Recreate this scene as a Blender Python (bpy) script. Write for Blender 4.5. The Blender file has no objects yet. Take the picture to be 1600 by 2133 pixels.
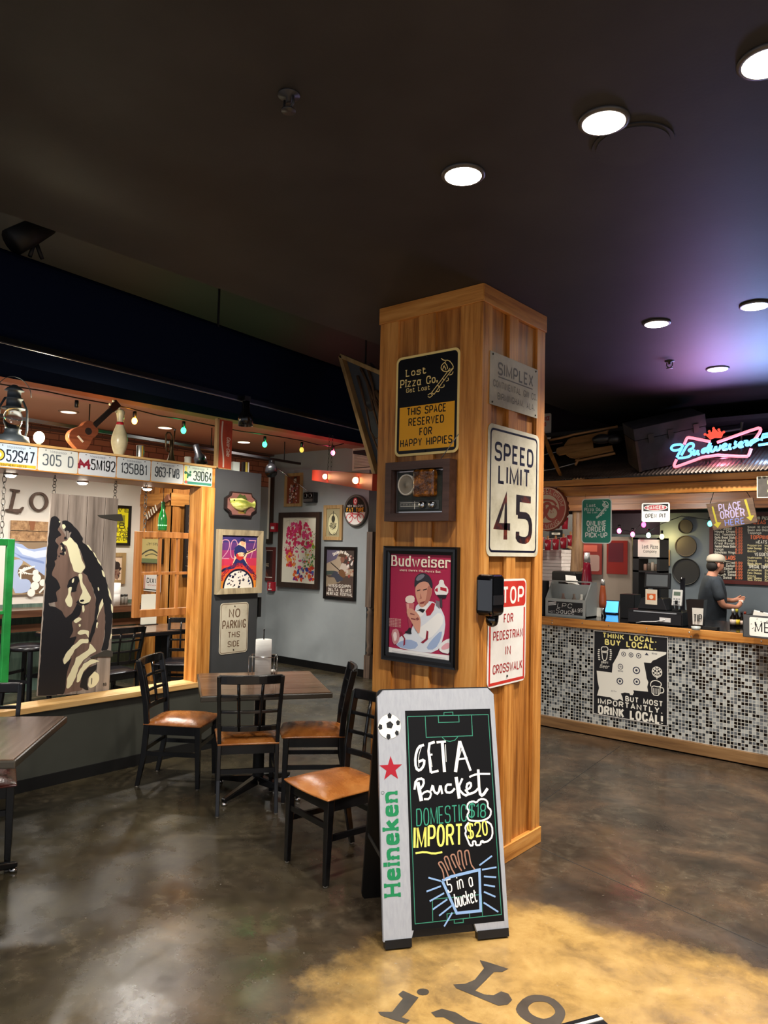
import bpy, bmesh, math, random
from math import sin, cos, pi, radians, sqrt, atan2
from mathutils import Vector, Matrix
random.seed(7)
SC = bpy.context.scene
COL = SC.collection

# ---------------------------------------------------------------- camera
F_PX, YAW, PIT, ROL, EYE = 1531.85, 0.697808, 0.0493507, 0.0231895, 1.73
_f = Vector((-sin(YAW)*cos(PIT), cos(YAW)*cos(PIT), sin(PIT)))
_r = Vector((cos(YAW), sin(YAW), 0)); _u = _r.cross(_f)
_R = _r*cos(ROL)+_u*sin(ROL); _U = _u*cos(ROL)-_r*sin(ROL)
CAMP = Vector((0, 0, EYE))
cam_d = bpy.data.cameras.new('camera'); cam = bpy.data.objects.new('camera', cam_d); COL.objects.link(cam)
cam_d.sensor_fit = 'VERTICAL'; cam_d.sensor_height = 36; cam_d.lens = F_PX*36/2133
cam_d.clip_start = 0.05; cam_d.clip_end = 60
_m = Matrix((_R, _U, -_f)).transposed().to_4x4(); _m.translation = CAMP
cam.matrix_world = _m
SC.camera = cam
def ray(x, y): return _f+_R*((x-800)/F_PX)-_U*((y-1066.5)/F_PX)
def HX(x, y, X): d = ray(x, y); return CAMP+d*(X/d.x)
def HY(x, y, Y): d = ray(x, y); return CAMP+d*(Y/d.y)
def HZ(x, y, Z): d = ray(x, y); return CAMP+d*((Z-EYE)/d.z)

# ---------------------------------------------------------------- world, exposure, lights
vs = SC.view_settings
vs.view_transform = 'Standard'; vs.look = 'None'; vs.gamma = 1; vs.use_curve_mapping = False
vs.exposure = 1.35
W = bpy.data.worlds.new('world'); SC.world = W; W.use_nodes = True
bg = W.node_tree.nodes['Background']; bg.inputs[0].default_value = (0.86, 0.9, 1.0, 1); bg.inputs[1].default_value = 0.30
CEIL = 3.185
def lamp(name, kind, loc, power, col=(1, .86, .7), size=.08, spot=110, blend=.6, target=None):
    d = bpy.data.lights.new(name, kind); d.energy = power; d.color = col
    if kind == 'SPOT': d.spot_size = radians(spot); d.spot_blend = blend; d.shadow_soft_size = size
    elif kind == 'POINT': d.shadow_soft_size = size
    elif kind == 'AREA': d.size = size
    o = bpy.data.objects.new(name, d); COL.objects.link(o); o.location = loc
    if target is not None: o.rotation_euler = (Vector(target)-Vector(loc)).to_track_quat('-Z', 'Y').to_euler()
    return o
DL = [(965, 362), (1258, 250), (1600, 125), (1368, 672), (1573, 635), (1495, 767)]
DLP = [HZ(x, y, CEIL) for x, y in DL]
WARM = (1, .93, .84)
# the recessed cans of the main ceiling (the ones in view and their neighbours behind the camera)
for i, p in enumerate(DLP):
    lamp('downlight_lamp', 'SPOT', (p.x, p.y, CEIL-.035), 60 if i < 3 else 100, WARM, .05, 125, .8)
for p in ((.1, .2), (-1.6, .3), (.6, 3.2), (-2.9, -.2)):
    lamp('downlight_lamp', 'SPOT', (p[0], p[1], CEIL-.035), 85, WARM, .05, 130, .8)
# kitchen ceiling lamps behind the counter
for p in ((-3.0, 8.7), (-1.6, 8.9), (-4.6, 9.0)):
    lamp('kitchen_lamp', 'SPOT', (p[0], p[1], 2.9), 75, (1, .92, .8), .15, 150, .8)
for x in (-3.4, -2.4, -1.3):  # added fill spots without fixtures, brightening the danger sign and kitchen front
    lamp('canopy_fill_spot', 'SPOT', (x, 7.0, 2.24), 14, (1, .93, .84), .06, 140, .9, (x, 8.6, 1.3))
# lamps of the back dining room
for p in ((-7.0, 3.2), (-7.0, 4.6), (-7.0, 5.9), (-7.6, 2.0)):
    lamp('dining_lamp', 'SPOT', (p[0], p[1], 3.09), 95, (1, .95, .88), .08, 150, .7)

# ---------------------------------------------------------------- materials
def lin(h):
    h = h.lstrip('#'); o = []
    for i in (0, 2, 4):
        c = int(h[i:i+2], 16)/255
        o.append(c/12.92 if c <= .04045 else ((c+.055)/1.055)**2.4)
    return (o[0], o[1], o[2], 1)
_mc = {}
def mat(hexc, rough=.55, metal=0, emit=0, spec=.5, alpha=None, trans=0, coat=0):
    k = (hexc, rough, metal, emit, spec, alpha, trans, coat)
    if k in _mc: return _mc[k]
    m = bpy.data.materials.new('paint_'+hexc.lstrip('#')); m.use_nodes = True
    b = m.node_tree.nodes['Principled BSDF']; c = lin(hexc)
    b.inputs['Base Color'].default_value = c; b.inputs['Roughness'].default_value = rough
    b.inputs['Metallic'].default_value = metal; b.inputs['Specular IOR Level'].default_value = spec
    b.inputs['Transmission Weight'].default_value = trans; b.inputs['Coat Weight'].default_value = coat
    if alpha is not None: b.inputs['Alpha'].default_value = alpha
    if emit: b.inputs['Emission Color'].default_value = c; b.inputs['Emission Strength'].default_value = emit
    _mc[k] = m; return m
def nmat(name, cols, scale=(1, 1, 1), nscale=4, detail=6, rough=(.5, .5), bump=0, bscale=None, metal=0, coords='Object', pos=None, dist=0, spec=.5, coat=0):
    """noise driven colour ramp; scale stretches it (wood grain)"""
    m = bpy.data.materials.new(name); m.use_nodes = True; N = m.node_tree.nodes; L = m.node_tree.links
    b = N['Principled BSDF']; tc = N.new('ShaderNodeTexCoord'); mp = N.new('ShaderNodeMapping')
    mp.inputs['Scale'].default_value = scale; L.new(tc.outputs[coords], mp.inputs[0])
    if coords == 'Object':   # shift the grain from object to object
        oi = N.new('ShaderNodeObjectInfo'); ml = N.new('ShaderNodeMath'); ml.operation = 'MULTIPLY'; ml.inputs[1].default_value = 37
        L.new(oi.outputs['Random'], ml.inputs[0]); cb = N.new('ShaderNodeCombineXYZ')
        L.new(ml.outputs[0], cb.inputs[0]); L.new(ml.outputs[0], cb.inputs[1]); L.new(cb.outputs[0], mp.inputs['Location'])
    nz = N.new('ShaderNodeTexNoise'); nz.inputs['Scale'].default_value = nscale; nz.inputs['Detail'].default_value = detail
    nz.inputs['Roughness'].default_value = .62; nz.inputs['Distortion'].default_value = dist
    L.new(mp.outputs[0], nz.inputs['Vector'])
    rp = N.new('ShaderNodeValToRGB'); e = rp.color_ramp.elements
    n = len(cols); pos = pos or [.3+.4*i/(n-1) for i in range(n)]
    e[0].position = pos[0]; e[0].color = lin(cols[0]); e[1].position = pos[-1]; e[1].color = lin(cols[-1])
    for i in range(1, n-1): q = e.new(pos[i]); q.color = lin(cols[i])
    L.new(nz.outputs['Fac'], rp.inputs[0]); L.new(rp.outputs[0], b.inputs['Base Color'])
    mr = N.new('ShaderNodeMapRange'); mr.inputs[3].default_value = rough[0]; mr.inputs[4].default_value = rough[1]
    L.new(nz.outputs['Fac'], mr.inputs[0]); L.new(mr.outputs[0], b.inputs['Roughness'])
    b.inputs['Metallic'].default_value = metal; b.inputs['Specular IOR Level'].default_value = spec; b.inputs['Coat Weight'].default_value = coat
    if bump:
        bp = N.new('ShaderNodeBump'); bp.inputs['Strength'].default_value = bump; bp.inputs['Distance'].default_value = .01
        src = nz
        if bscale:
            src = N.new('ShaderNodeTexNoise'); src.inputs['Scale'].default_value = bscale; L.new(mp.outputs[0], src.inputs['Vector'])
        L.new(src.outputs['Fac'], bp.inputs['Height']); L.new(bp.outputs[0], b.inputs['Normal'])
    return m
VG = (9, 9, .55)      # vertical grain
XG = (.55, 9, 9)
YG = (9, .55, 9)
WOODC = ['#7d4a1c', '#b0712e', '#c98a42', '#d79c55']
M_woodV = nmat('cedar_vertical', WOODC, VG, 2.6, 8, (.35, .55), .25)
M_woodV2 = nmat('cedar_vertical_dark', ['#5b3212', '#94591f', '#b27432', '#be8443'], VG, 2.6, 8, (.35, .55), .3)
M_woodX = nmat('cedar_along_x', WOODC, XG, 2.6, 8, (.35, .55), .25)
M_woodY = nmat('cedar_along_y', WOODC, YG, 2.6, 8, (.35, .55), .25)
M_woodXd = nmat('cedar_dark_x', ['#43260f', '#6d4220', '#84552c'], XG, 2.6, 8, (.4, .6), .25)
M_woodYr = nmat('redwood_y', ['#6b3a1e', '#8d5028', '#a5683c'], YG, 2.6, 8, (.35, .5), .2)
M_pale = nmat('pale_pine', ['#8b6a3c', '#b08f5e', '#c9ab7c'], VG, 2.6, 8, (.5, .6), .2)
M_paleY = nmat('pale_pine_y', ['#a87d45', '#cda266', '#e0bb82'], YG, 2.6, 8, (.4, .5), .2)
M_grey = nmat('weathered_grey', ['#5a5049', '#857970', '#9d9187'], VG, 2.2, 8, (.7, .8), .3)
M_grey2 = nmat('weathered_grey_light', ['#6c625a', '#8d8177', '#a3988d'], VG, 2.2, 8, (.7, .8), .3)
M_black = nmat('black_lacquer', ['#070707', '#101012', '#161618'], (1, 1, 1), 6, 4, (.16, .26), 0, spec=.6)
M_leather = nmat('tan_vinyl', ['#8a4f22', '#a7642d', '#bd7c40'], (1, 1, 1), 7, 6, (.2, .34), .12, 90, spec=.55)
M_leatherR = nmat('maroon_vinyl', ['#4a1c14', '#682a1e', '#7a3426'], (1, 1, 1), 7, 6, (.2, .3), .12, 90)
M_table = nmat('table_laminate', ['#54402f', '#6b5240', '#7a6250'], (.6, 9, 9), 3, 6, (.16, .28), 0, spec=.6)
M_edge = mat('#1a1714', .3)
M_chrome = mat('#c8c8c8', .18, 1)
M_steel = mat('#8e8f90', .35, 1)
M_iron = mat('#1a1a1b', .5, .6)
M_blk = mat('#0b0b0c', .35)
M_blkm = mat('#111112', .6)
M_white = mat('#e8e6df', .6)
M_paper = mat('#e9e6dc', .8)
M_cream = mat('#e9e2c4', .6)
M_red = mat('#c01c2a', .45)
M_ceil = nmat('ceiling_black_paint', ['#252426', '#2b2a2c', '#313032'], (1, 1, 1), 2.5, 3, (.55, .62), .03, 60, coords='Object', spec=.3)
M_ceil2 = mat('#101114', .7)
M_duct = mat('#10172a', .95, spec=0)
M_salmon = mat('#bd8568', .7)
M_salmonT = mat('#bd7c66', .6)
M_wallG = nmat('grey_wall_paint', ['#8a9092', '#92989a', '#999fa0'], (1, 1, 1), 1.2, 4, (.55, .65), 0)
M_wallW = mat('#d9d3c8', .7)
M_wallP = nmat('olive_wall_paint', ['#3c3d36', '#43443d', '#484942'], (1, 1, 1), 1.2, 4, (.5, .6), 0)
M_wallK = nmat('slate_wall_paint', ['#525b63', '#59626a', '#5f686f'], (1, 1, 1), 1.2, 4, (.5, .6), 0)
M_dark = mat('#17171b', .8)
def glass(hexc='#ffffff', rough=.03, name='glass'):
    m = bpy.data.materials.new(name); m.use_nodes = True; b = m.node_tree.nodes['Principled BSDF']
    b.inputs['Base Color'].default_value = lin(hexc); b.inputs['Roughness'].default_value = rough
    b.inputs['Transmission Weight'].default_value = 1; b.inputs['IOR'].default_value = 1.45
    return m
M_glass = glass()

# ---------------------------------------------------------------- object bookkeeping
def tag(o, label=None, cat=None, group=None, kind=None):
    if label: o['label'] = label
    if cat: o['category'] = cat
    if group: o['group'] = group
    if kind: o['kind'] = kind
    return o
def thing(name, label, cat, loc=(0, 0, 0), rz=0, group=None):
    o = bpy.data.objects.new(name, None); COL.objects.link(o); o.empty_display_size = .05
    o.location = loc; o.rotation_euler = (0, 0, rz)
    return tag(o, label, cat, group)
def rootmat(o): return Matrix.Translation(o.location) @ o.rotation_euler.to_matrix().to_4x4()
def copy_tree(o, parent=None):
    c = o.copy(); COL.objects.link(c)
    if parent is not None: c.parent = parent
    for ch in [x for x in bpy.data.objects if x.parent == o]: copy_tree(ch, c)
    return c
def rr(x0, z0, x1, z1, r, n=5):
    P = []
    for cx, cz, a in ((x1-r, z0+r, -90), (x1-r, z1-r, 0), (x0+r, z1-r, 90), (x0+r, z0+r, 180)):
        for i in range(n+1):
            t = radians(a+90*i/n); P.append((cx+r*cos(t), cz+r*sin(t)))
    return P
def circ(cx, cz, rx, rz=None, n=28, a0=0, a1=360):
    rz = rx if rz is None else rz
    full = abs(a1-a0) >= 360
    return [(cx+rx*cos(radians(a0+(a1-a0)*i/(n if full else n-1))), cz+rz*sin(radians(a0+(a1-a0)*i/(n if full else n-1)))) for i in range(n)]
def chaikin(P, it=2, closed=False):
    for _ in range(it):
        Q = []; n = len(P)
        if not closed: Q.append(P[0])
        for i in range(n if closed else n-1):
            a, b = P[i], P[(i+1) % n]
            Q.append((a[0]*.75+b[0]*.25, a[1]*.75+b[1]*.25)); Q.append((a[0]*.25+b[0]*.75, a[1]*.25+b[1]*.75))
        if not closed: Q.append(P[-1])
        P = Q
    return P

# stroke font: width|strokes, each stroke a run of x,y digit pairs (a=10, b=11, x,y,z = -1,-2,-3); ~ rounded, o closed and rounded
FONT = {
'A': '6|003a60|1353', 'B': '6|000a|~0a5a5505|~05656000', 'C': '6|~676a0a006063', 'D': '6|000a|~0a6a6000', 'E': '5|5a0a0050|0545', 'F': '5|5a0a00|0545',
'G': '6|~686a0a006064|6434', 'H': '6|000a|606a|0565', 'I': '0|000a', 'J': '5|~5a500003', 'K': '6|000a|6a04|2660', 'L': '5|0a0050', 'M': '8|000a418a80', 'N': '6|000a606a',
'O': '6|o0a6a6000', 'P': '6|000a|~0a6a6404', 'Q': '6|o0a6a6000|4361', 'R': '6|000a|~0a6a6505|3560', 'S': '6|~686a0a056560000 2', 'T': '6|0a6a|3a30', 'U': '6|~0a00606a',
'V': '6|0a306a', 'W': '8|0a2048608a', 'X': '6|006a|0a60', 'Y': '6|0a356a|3530', 'Z': '6|0a6a0060',
'a': '5|o07575000|5750', 'b': '5|0a00|o07575000', 'c': '5|~555707005052', 'd': '5|5a50|o07575000', 'e': '5|0454|~545707005051', 'f': '4|~4a1a10|0737',
'g': '5|o07575000|~575z0z', 'h': '5|0a00|~04075750', 'i': '0|0700|090a', 'j': '2|~272z0z|292a', 'k': '5|0a00|5703|2450', 'l': '0|0a00', 'm': '8|0700|~04074740|~44478780',
'n': '5|0700|~04075750', 'o': '5|o07575000', 'p': '5|070z|o07575000', 'q': '5|575z|o07575000', 'r': '4|0700|~04074746', 's': '5|~565707045450000 1',
't': '4|~19104041|0747', 'u': '5|~07005057|5750', 'v': '4|072047', 'w': '8|0720466087', 'x': '5|0750|0057', 'y': '4|0720|471z', 'z': '5|07570050',
'0': '5|o0a5a5000', '1': '2|082a20', '2': '6|~080a6a6500|0060', '3': '6|~080a6a6535|~3565600002', '4': '6|404a0363', '5': '6|6a0a06|~0666600002', '6': '6|~686a0a0003|o06666000',
'7': '6|0a6a20', '8': '6|o0a6a6505|o05656000', '9': '6|o0a6a6404|~6a600002', '.': '0|0002', ',': '1|1100', '-': '4|0545', '!': '0|0a03|0001', '$': '6|~686a0a0565600002|3b3x',
"'": '0|0a08', ':': '0|0102|0607', '/': '4|004a', '"': '2|0a08|2a28', '@': '6|o08686000'}
_yd = {'a': 10, 'b': 11, 'x': -1, 'y': -2, 'z': -3}
def glyph(ch):
    s = FONT.get(ch)
    if not s: return 4, []
    pr = s.split('|'); out = []
    for st in pr[1:]:
        st = st.replace(' ', ''); closed = st[0] == 'o'; cur = st[0] in 'o~'
        if cur: st = st[1:]
        P = [(float(_yd.get(st[i], st[i])), float(_yd.get(st[i+1], st[i+1]))) for i in range(0, len(st)-1, 2)]
        if cur: P = chaikin(P, 2, closed)
        out.append((P, closed))
    return float(pr[0]), out

class MB:
    """collects shapes (local x right, y away from the viewer, z up) into ONE mesh"""
    def __init__(s, m=None): s.v = []; s.f = []; s.mi = []; s.sm = []; s.mats = []; s.cur = 0; s.T = None; s.k = 0; s.use(m)
    def use(s, m):
        if m is None: return s
        if m not in s.mats: s.mats.append(m)
        s.cur = s.mats.index(m); return s
    def add(s, V, Fc, smooth=False):
        b = len(s.v)
        if s.T is not None: V = [s.T @ Vector(v) for v in V]
        s.v += [tuple(v) for v in V]
        for f in Fc: s.f.append(tuple(b+i for i in f)); s.mi.append(s.cur); s.sm.append(smooth)
        return s
    def box(s, c, d, rz=0, ry=0, rx=0):
        hx, hy, hz = d[0]/2, d[1]/2, d[2]/2; V = [Vector((x, y, z)) for z in (-hz, hz) for x, y in ((-hx, -hy), (hx, -hy), (hx, hy), (-hx, hy))]
        if rz or ry or rx:
            R = Matrix.Rotation(rz, 3, 'Z') @ Matrix.Rotation(ry, 3, 'Y') @ Matrix.Rotation(rx, 3, 'X'); V = [R @ v for v in V]
        c = Vector(c)
        return s.add([v+c for v in V], [(3, 2, 1, 0), (4, 5, 6, 7), (0, 1, 5, 4), (1, 2, 6, 5), (2, 3, 7, 6), (3, 0, 4, 7)])
    def bb(s, x0, y0, z0, x1, y1, z1): return s.box(((x0+x1)/2, (y0+y1)/2, (z0+z1)/2), (abs(x1-x0), abs(y1-y0), abs(z1-z0)))
    def bar(s, a, b, w, h, up=(0, 0, 1), w2=None, h2=None):
        a, b = Vector(a), Vector(b); d = (b-a).normalized(); up = Vector(up)
        if abs(d.dot(up)) > .98: up = Vector((0, 1, 0))
        x = d.cross(up).normalized(); y = x.cross(d).normalized(); w2 = w2 or w; h2 = h2 or h; V = []
        for p, W_, H_ in ((a, w, h), (b, w2, h2)):
            for i, j in ((-1, -1), (1, -1), (1, 1), (-1, 1)): V.append(p+x*(i*W_/2)+y*(j*H_/2))
        return s.add(V, [(3, 2, 1, 0), (4, 5, 6, 7), (0, 1, 5, 4), (1, 2, 6, 5), (2, 3, 7, 6), (3, 0, 4, 7)])
    def tube(s, P, r, n=8, closed=False, cap=True):
        P = [Vector(p) for p in P]; N = len(P); rs = r if isinstance(r, (list, tuple)) else [r]*N; V = []; up = None
        for i, p in enumerate(P):
            if closed: d = P[(i+1) % N]-P[i-1]
            else: d = P[min(i+1, N-1)]-P[max(i-1, 0)]
            d.normalize()
            if up is None: up = Vector((0, 0, 1)) if abs(d.z) < .9 else Vector((0, 1, 0))
            x = d.cross(up)
            if x.length < 1e-4: x = d.orthogonal()
            x.normalize(); y = x.cross(d).normalized(); up = y
            for k in range(n): a = 2*pi*k/n; V.append(p+x*(cos(a)*rs[i])+y*(sin(a)*rs[i]))
        Fc = []
        for i in range(N if closed else N-1):
            j = (i+1) % N
            for k in range(n): Fc.append((i*n+k, i*n+(k+1) % n, j*n+(k+1) % n, j*n+k))
        if cap and not closed: Fc += [tuple(range(n))[::-1], tuple((N-1)*n+k for k in range(n))]
        return s.add(V, Fc, True)
    def lathe(s, prof, c=(0, 0, 0), n=20, axis='z', sx=1, sy=1, cap=True):
        V = []; c = Vector(c)
        for r, h in prof:
            for k in range(n):
                a = 2*pi*k/n; p = (r*cos(a)*sx, r*sin(a)*sy, h)
                if axis == 'y': p = (p[0], h, p[1])
                elif axis == 'x': p = (h, p[0], p[1])
                V.append(Vector(p)+c)
        Fc = []
        for i in range(len(prof)-1):
            for k in range(n): Fc.append((i*n+k, i*n+(k+1) % n, (i+1)*n+(k+1) % n, (i+1)*n+k))
        if cap and prof[0][0] > 1.1e-4: Fc.append(tuple(range(n))[::-1])
        if cap and prof[-1][0] > 1.1e-4: Fc.append(tuple((len(prof)-1)*n+k for k in range(n)))
        return s.add(V, Fc, True)
    def ball(s, c, r, n=12, m=8):
        r = (r, r, r) if not isinstance(r, (tuple, list)) else r; c = Vector(c)
        V = [c+Vector((0, 0, -r[2]))]
        for i in range(1, m):
            t = -pi/2+pi*i/m
            for k in range(n): a = 2*pi*k/n; V.append(c+Vector((r[0]*cos(t)*cos(a), r[1]*cos(t)*sin(a), r[2]*sin(t))))
        V.append(c+Vector((0, 0, r[2]))); Fc = []
        for k in range(n):
            Fc.append((0, 1+(k+1) % n, 1+k)); Fc.append((len(V)-1, 1+(m-2)*n+k, 1+(m-2)*n+(k+1) % n))
        for i in range(m-2):
            for k in range(n): a = 1+i*n; Fc.append((a+k, a+(k+1) % n, a+n+(k+1) % n, a+n+k))
        return s.add(V, Fc, True)
    def prism(s, P, y0, y1, axis='y'):
        n = len(P)
        g = (lambda p, y: (p[0], y, p[1])) if axis == 'y' else ((lambda p, y: (p[0], p[1], y)) if axis == 'z' else (lambda p, y: (y, p[0], p[1])))
        V = [g(p, y0) for p in P]+[g(p, y1) for p in P]
        return s.add(V, [tuple(range(n)), tuple(range(n, 2*n))[::-1]]+[(i, n+i, n+(i+1) % n, (i+1) % n) for i in range(n)])
    def dy(s, y): s.k += 1; return y-(s.k % 9)*1.6e-5      # printed strokes never share a plane
    def flat(s, P, y):
        y = s.dy(y); return s.add([(p[0], y, p[1]) for p in P], [tuple(range(len(P)))])
    def rect(s, x0, z0, x1, z1, y): return s.flat([(x0, z0), (x1, z0), (x1, z1), (x0, z1)], y)
    def disc(s, cx, cz, rx, y, rz=None, n=24): return s.flat(circ(cx, cz, rx, rz, n), y)
    def ring(s, cx, cz, r0, r1, y, rz0=None, rz1=None, n=32, a0=0, a1=360):
        y = s.dy(y)
        A = circ(cx, cz, r0, rz0, n, a0, a1); B = circ(cx, cz, r1, rz1, n, a0, a1); full = abs(a1-a0) >= 360
        return s.add([(p[0], y, p[1]) for p in A+B], [(i, (i+1) % n, n+(i+1) % n, n+i) for i in range(n if full else n-1)])
    def line(s, P, w, y, closed=False, contrast=1.0):
        n = len(P); y = s.dy(y)
        if n < 2: return s
        L = []; R = []
        for i in range(n):
            a = P[i-1] if (i > 0 or closed) else None; b = P[(i+1) % n] if (i < n-1 or closed) else None; p = P[i]
            d1 = (p[0]-a[0], p[1]-a[1]) if a else None; d2 = (b[0]-p[0], b[1]-p[1]) if b else None
            def nm(d): l = sqrt(d[0]**2+d[1]**2) or 1; return (-d[1]/l, d[0]/l)
            if d1 and d2:
                n1, n2 = nm(d1), nm(d2); mx, mz = n1[0]+n2[0], n1[1]+n2[1]; l = sqrt(mx*mx+mz*mz)
                if l < .35: mx, mz = n2; k = 1
                else: mx, mz = mx/l, mz/l; k = min(1.7, 1/max(.35, mx*n2[0]+mz*n2[1]))
            else: mx, mz = nm(d1 or d2); k = 1
            h = w/2*k*(abs(mx)+contrast*abs(mz)) if contrast != 1 else w/2*k
            L.append((p[0]+mx*h, p[1]+mz*h)); R.append((p[0]-mx*h, p[1]-mz*h))
        V = [(q[0], y, q[1]) for q in L+R]
        return s.add(V, [(i, (i+1) % n, n+(i+1) % n, n+i) for i in range(n if closed else n-1)])
    def text(s, t, x, z, h, y, m=None, w=None, wt=.15, slab=0, al='c', it=0, con=1.0, rot=0, sp=2.4, jit=0, arc=None, maxs=9, mw=None):
        """stroke lettering: h cap height, w fitted width, wt stroke weight, slab serif length"""
        s.use(m); k = h/10; adv = []; X = 0
        for ch in t: g, st = glyph(ch); adv.append((X, st, g)); X += g+sp+wt*6
        X -= sp+wt*6
        kx = k if w is None else min((w-h*wt)/max(X, .1), k*maxs); kx = min(kx, mw/X) if mw else kx; W_ = X*kx
        ox = {'c': -W_/2, 'l': 0, 'r': -W_}[al]; ca, sa = cos(rot), sin(rot)
        def tr(px, pz):
            gx = ox+px*kx+it*pz*k; gz = pz*k
            if arc:   # on a circle of radius arc about (x, z); negative arc reads below
                R_ = abs(arc); q = gx/R_; rad = R_+gz if arc > 0 else R_-gz
                return (x+sin(q)*rad, z+(cos(q) if arc > 0 else -cos(q))*rad)
            return (x+gx*ca-gz*sa, z+gx*sa+gz*ca)
        for X0, st, g in adv:
            jx, jz = (random.uniform(-jit, jit), random.uniform(-jit, jit)) if jit else (0, 0)
            for P, cl in st:
                Q = [(a+X0+jx, b+jz) for a, b in P]
                # square the stroke ends out by half a stroke
                s.line([tr(a, b) for a, b in Q], h*wt, y, cl, con)
                if slab and not cl:
                    for e, o in ((Q[0], Q[1]), (Q[-1], Q[-2])):
                        if abs(e[1]-o[1]) > abs(e[0]-o[0])*1.1:
                            s.line([tr(e[0]-slab, e[1]), tr(e[0]+slab, e[1])], h*wt*(.62 if con == 1 else max(.35, con)), y-.00004)
        return s
    def frame(s, x0, z0, x1, z1, wd, y0, y1, lip=0):
        O = [(x0, z0), (x1, z0), (x1, z1), (x0, z1)]; I = [(x0+wd, z0+wd), (x1-wd, z0+wd), (x1-wd, z1-wd), (x0+wd, z1-wd)]
        V = [(p[0], y1, p[1]) for p in O]+[(p[0], y0, p[1]) for p in O]+[(p[0], y0+lip, p[1]) for p in I]+[(p[0], y1, p[1]) for p in I]; Fc = []
        for i in range(4):
            j = (i+1) % 4; Fc += [(i, j, 4+j, 4+i), (4+i, 4+j, 8+j, 8+i), (8+i, 8+j, 12+j, 12+i), (12+i, 12+j, j, i)]
        return s.add(V, Fc)
    def build(s, name, parent=None, world=False, bevel=0, seg=2, sub=0):
        me = bpy.data.meshes.new(name); V = s.v
        if world and parent is not None:
            I = rootmat(parent).inverted(); V = [tuple(I @ Vector(v)) for v in V]
        me.from_pydata(V, [], s.f)
        for m in s.mats: me.materials.append(m)
        me.polygons.foreach_set('material_index', s.mi); me.polygons.foreach_set('use_smooth', s.sm); me.update()
        o = bpy.data.objects.new(name, me); COL.objects.link(o)
        if parent is not None: o.parent = parent
        if bevel:
            b = o.modifiers.new('bevel', 'BEVEL'); b.width = bevel; b.segments = seg; b.limit_method = 'ANGLE'; b.angle_limit = radians(40)
        if sub: q = o.modifiers.new('sub', 'SUBSURF'); q.levels = sub; q.render_levels = sub
        return o
    def solo(s, name, label, cat, loc=None, group=None, world=True, **k):
        """one-mesh thing: verts given in world space are moved to the thing's own origin"""
        if world and loc is None:
            xs, ys, zs = zip(*s.v); loc = ((min(xs)+max(xs))/2, (min(ys)+max(ys))/2, min(zs))
        if world: s.v = [(a-loc[0], b-loc[1], c-loc[2]) for a, b, c in s.v]
        o = s.build(name, **k); o.location = loc or (0, 0, 0)
        return tag(o, label, cat, group)

class Bd:
    """a board on a wall: corners (tl, tr, bl, br) are where it sits on the plane x=val or y=val"""
    def __init__(s, pl, val, tl, tr, bl, br, name, label, cat, group=None, tilt=0):
        s.pl, s.val = pl, val
        H = (lambda q: HX(q[0], q[1], val)) if pl == 'x' else (lambda q: HY(q[0], q[1], val))
        A = [H(q) for q in (tl, tr, bl, br)]; g = [(p.y if pl == 'x' else p.x) for p in A]; z = [p.z for p in A]
        u0, u1 = (g[0]+g[2])/2, (g[1]+g[3])/2; v0, v1 = (z[2]+z[3])/2, (z[0]+z[1])/2
        s.w, s.h = u1-u0, v1-v0; s.cu, s.v0 = (u0+u1)/2, v0
        loc = (val, s.cu, v0) if pl == 'x' else (s.cu, val, v0); s.X = s.w/2
        s.root = thing(name, label, cat, loc, pi/2 if pl == 'x' else 0, group)
        if tilt: s.root.rotation_euler[1] = tilt
    def L(s, px, py):
        p = HX(px, py, s.val) if s.pl == 'x' else HY(px, py, s.val)
        return ((p.y if s.pl == 'x' else p.x)-s.cu, p.z-s.v0)
    def tracer(s, ox, oy, k): return lambda P: [s.L(ox+P[i]/k, oy+P[i+1]/k) for i in range(0, len(P), 2)]
    def uv(s, a, b): return (-s.X+a*s.w, b*s.h)      # fractions from the lower left
    def fp(s, *P): return [s.uv(P[i], P[i+1]) for i in range(0, len(P), 2)]
def structure(o): o['kind'] = 'structure'; return o
def solid(name, m, *boxes, bevel=0):
    b = MB(m)
    for q in boxes: b.bb(*q)
    return structure(b.build(name, bevel=bevel))
# ================================================================ SETTING
CX, CY = -2.137, 3.348          # near corner of the timber column
HWX = -5.173                    # half wall / header plane
FARX, GY = -8.59, 7.485         # far left wall, grey picture wall
BY, BT = 6.735, 1.087           # bar front, counter height
KY = 10.4                       # kitchen back wall

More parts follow.
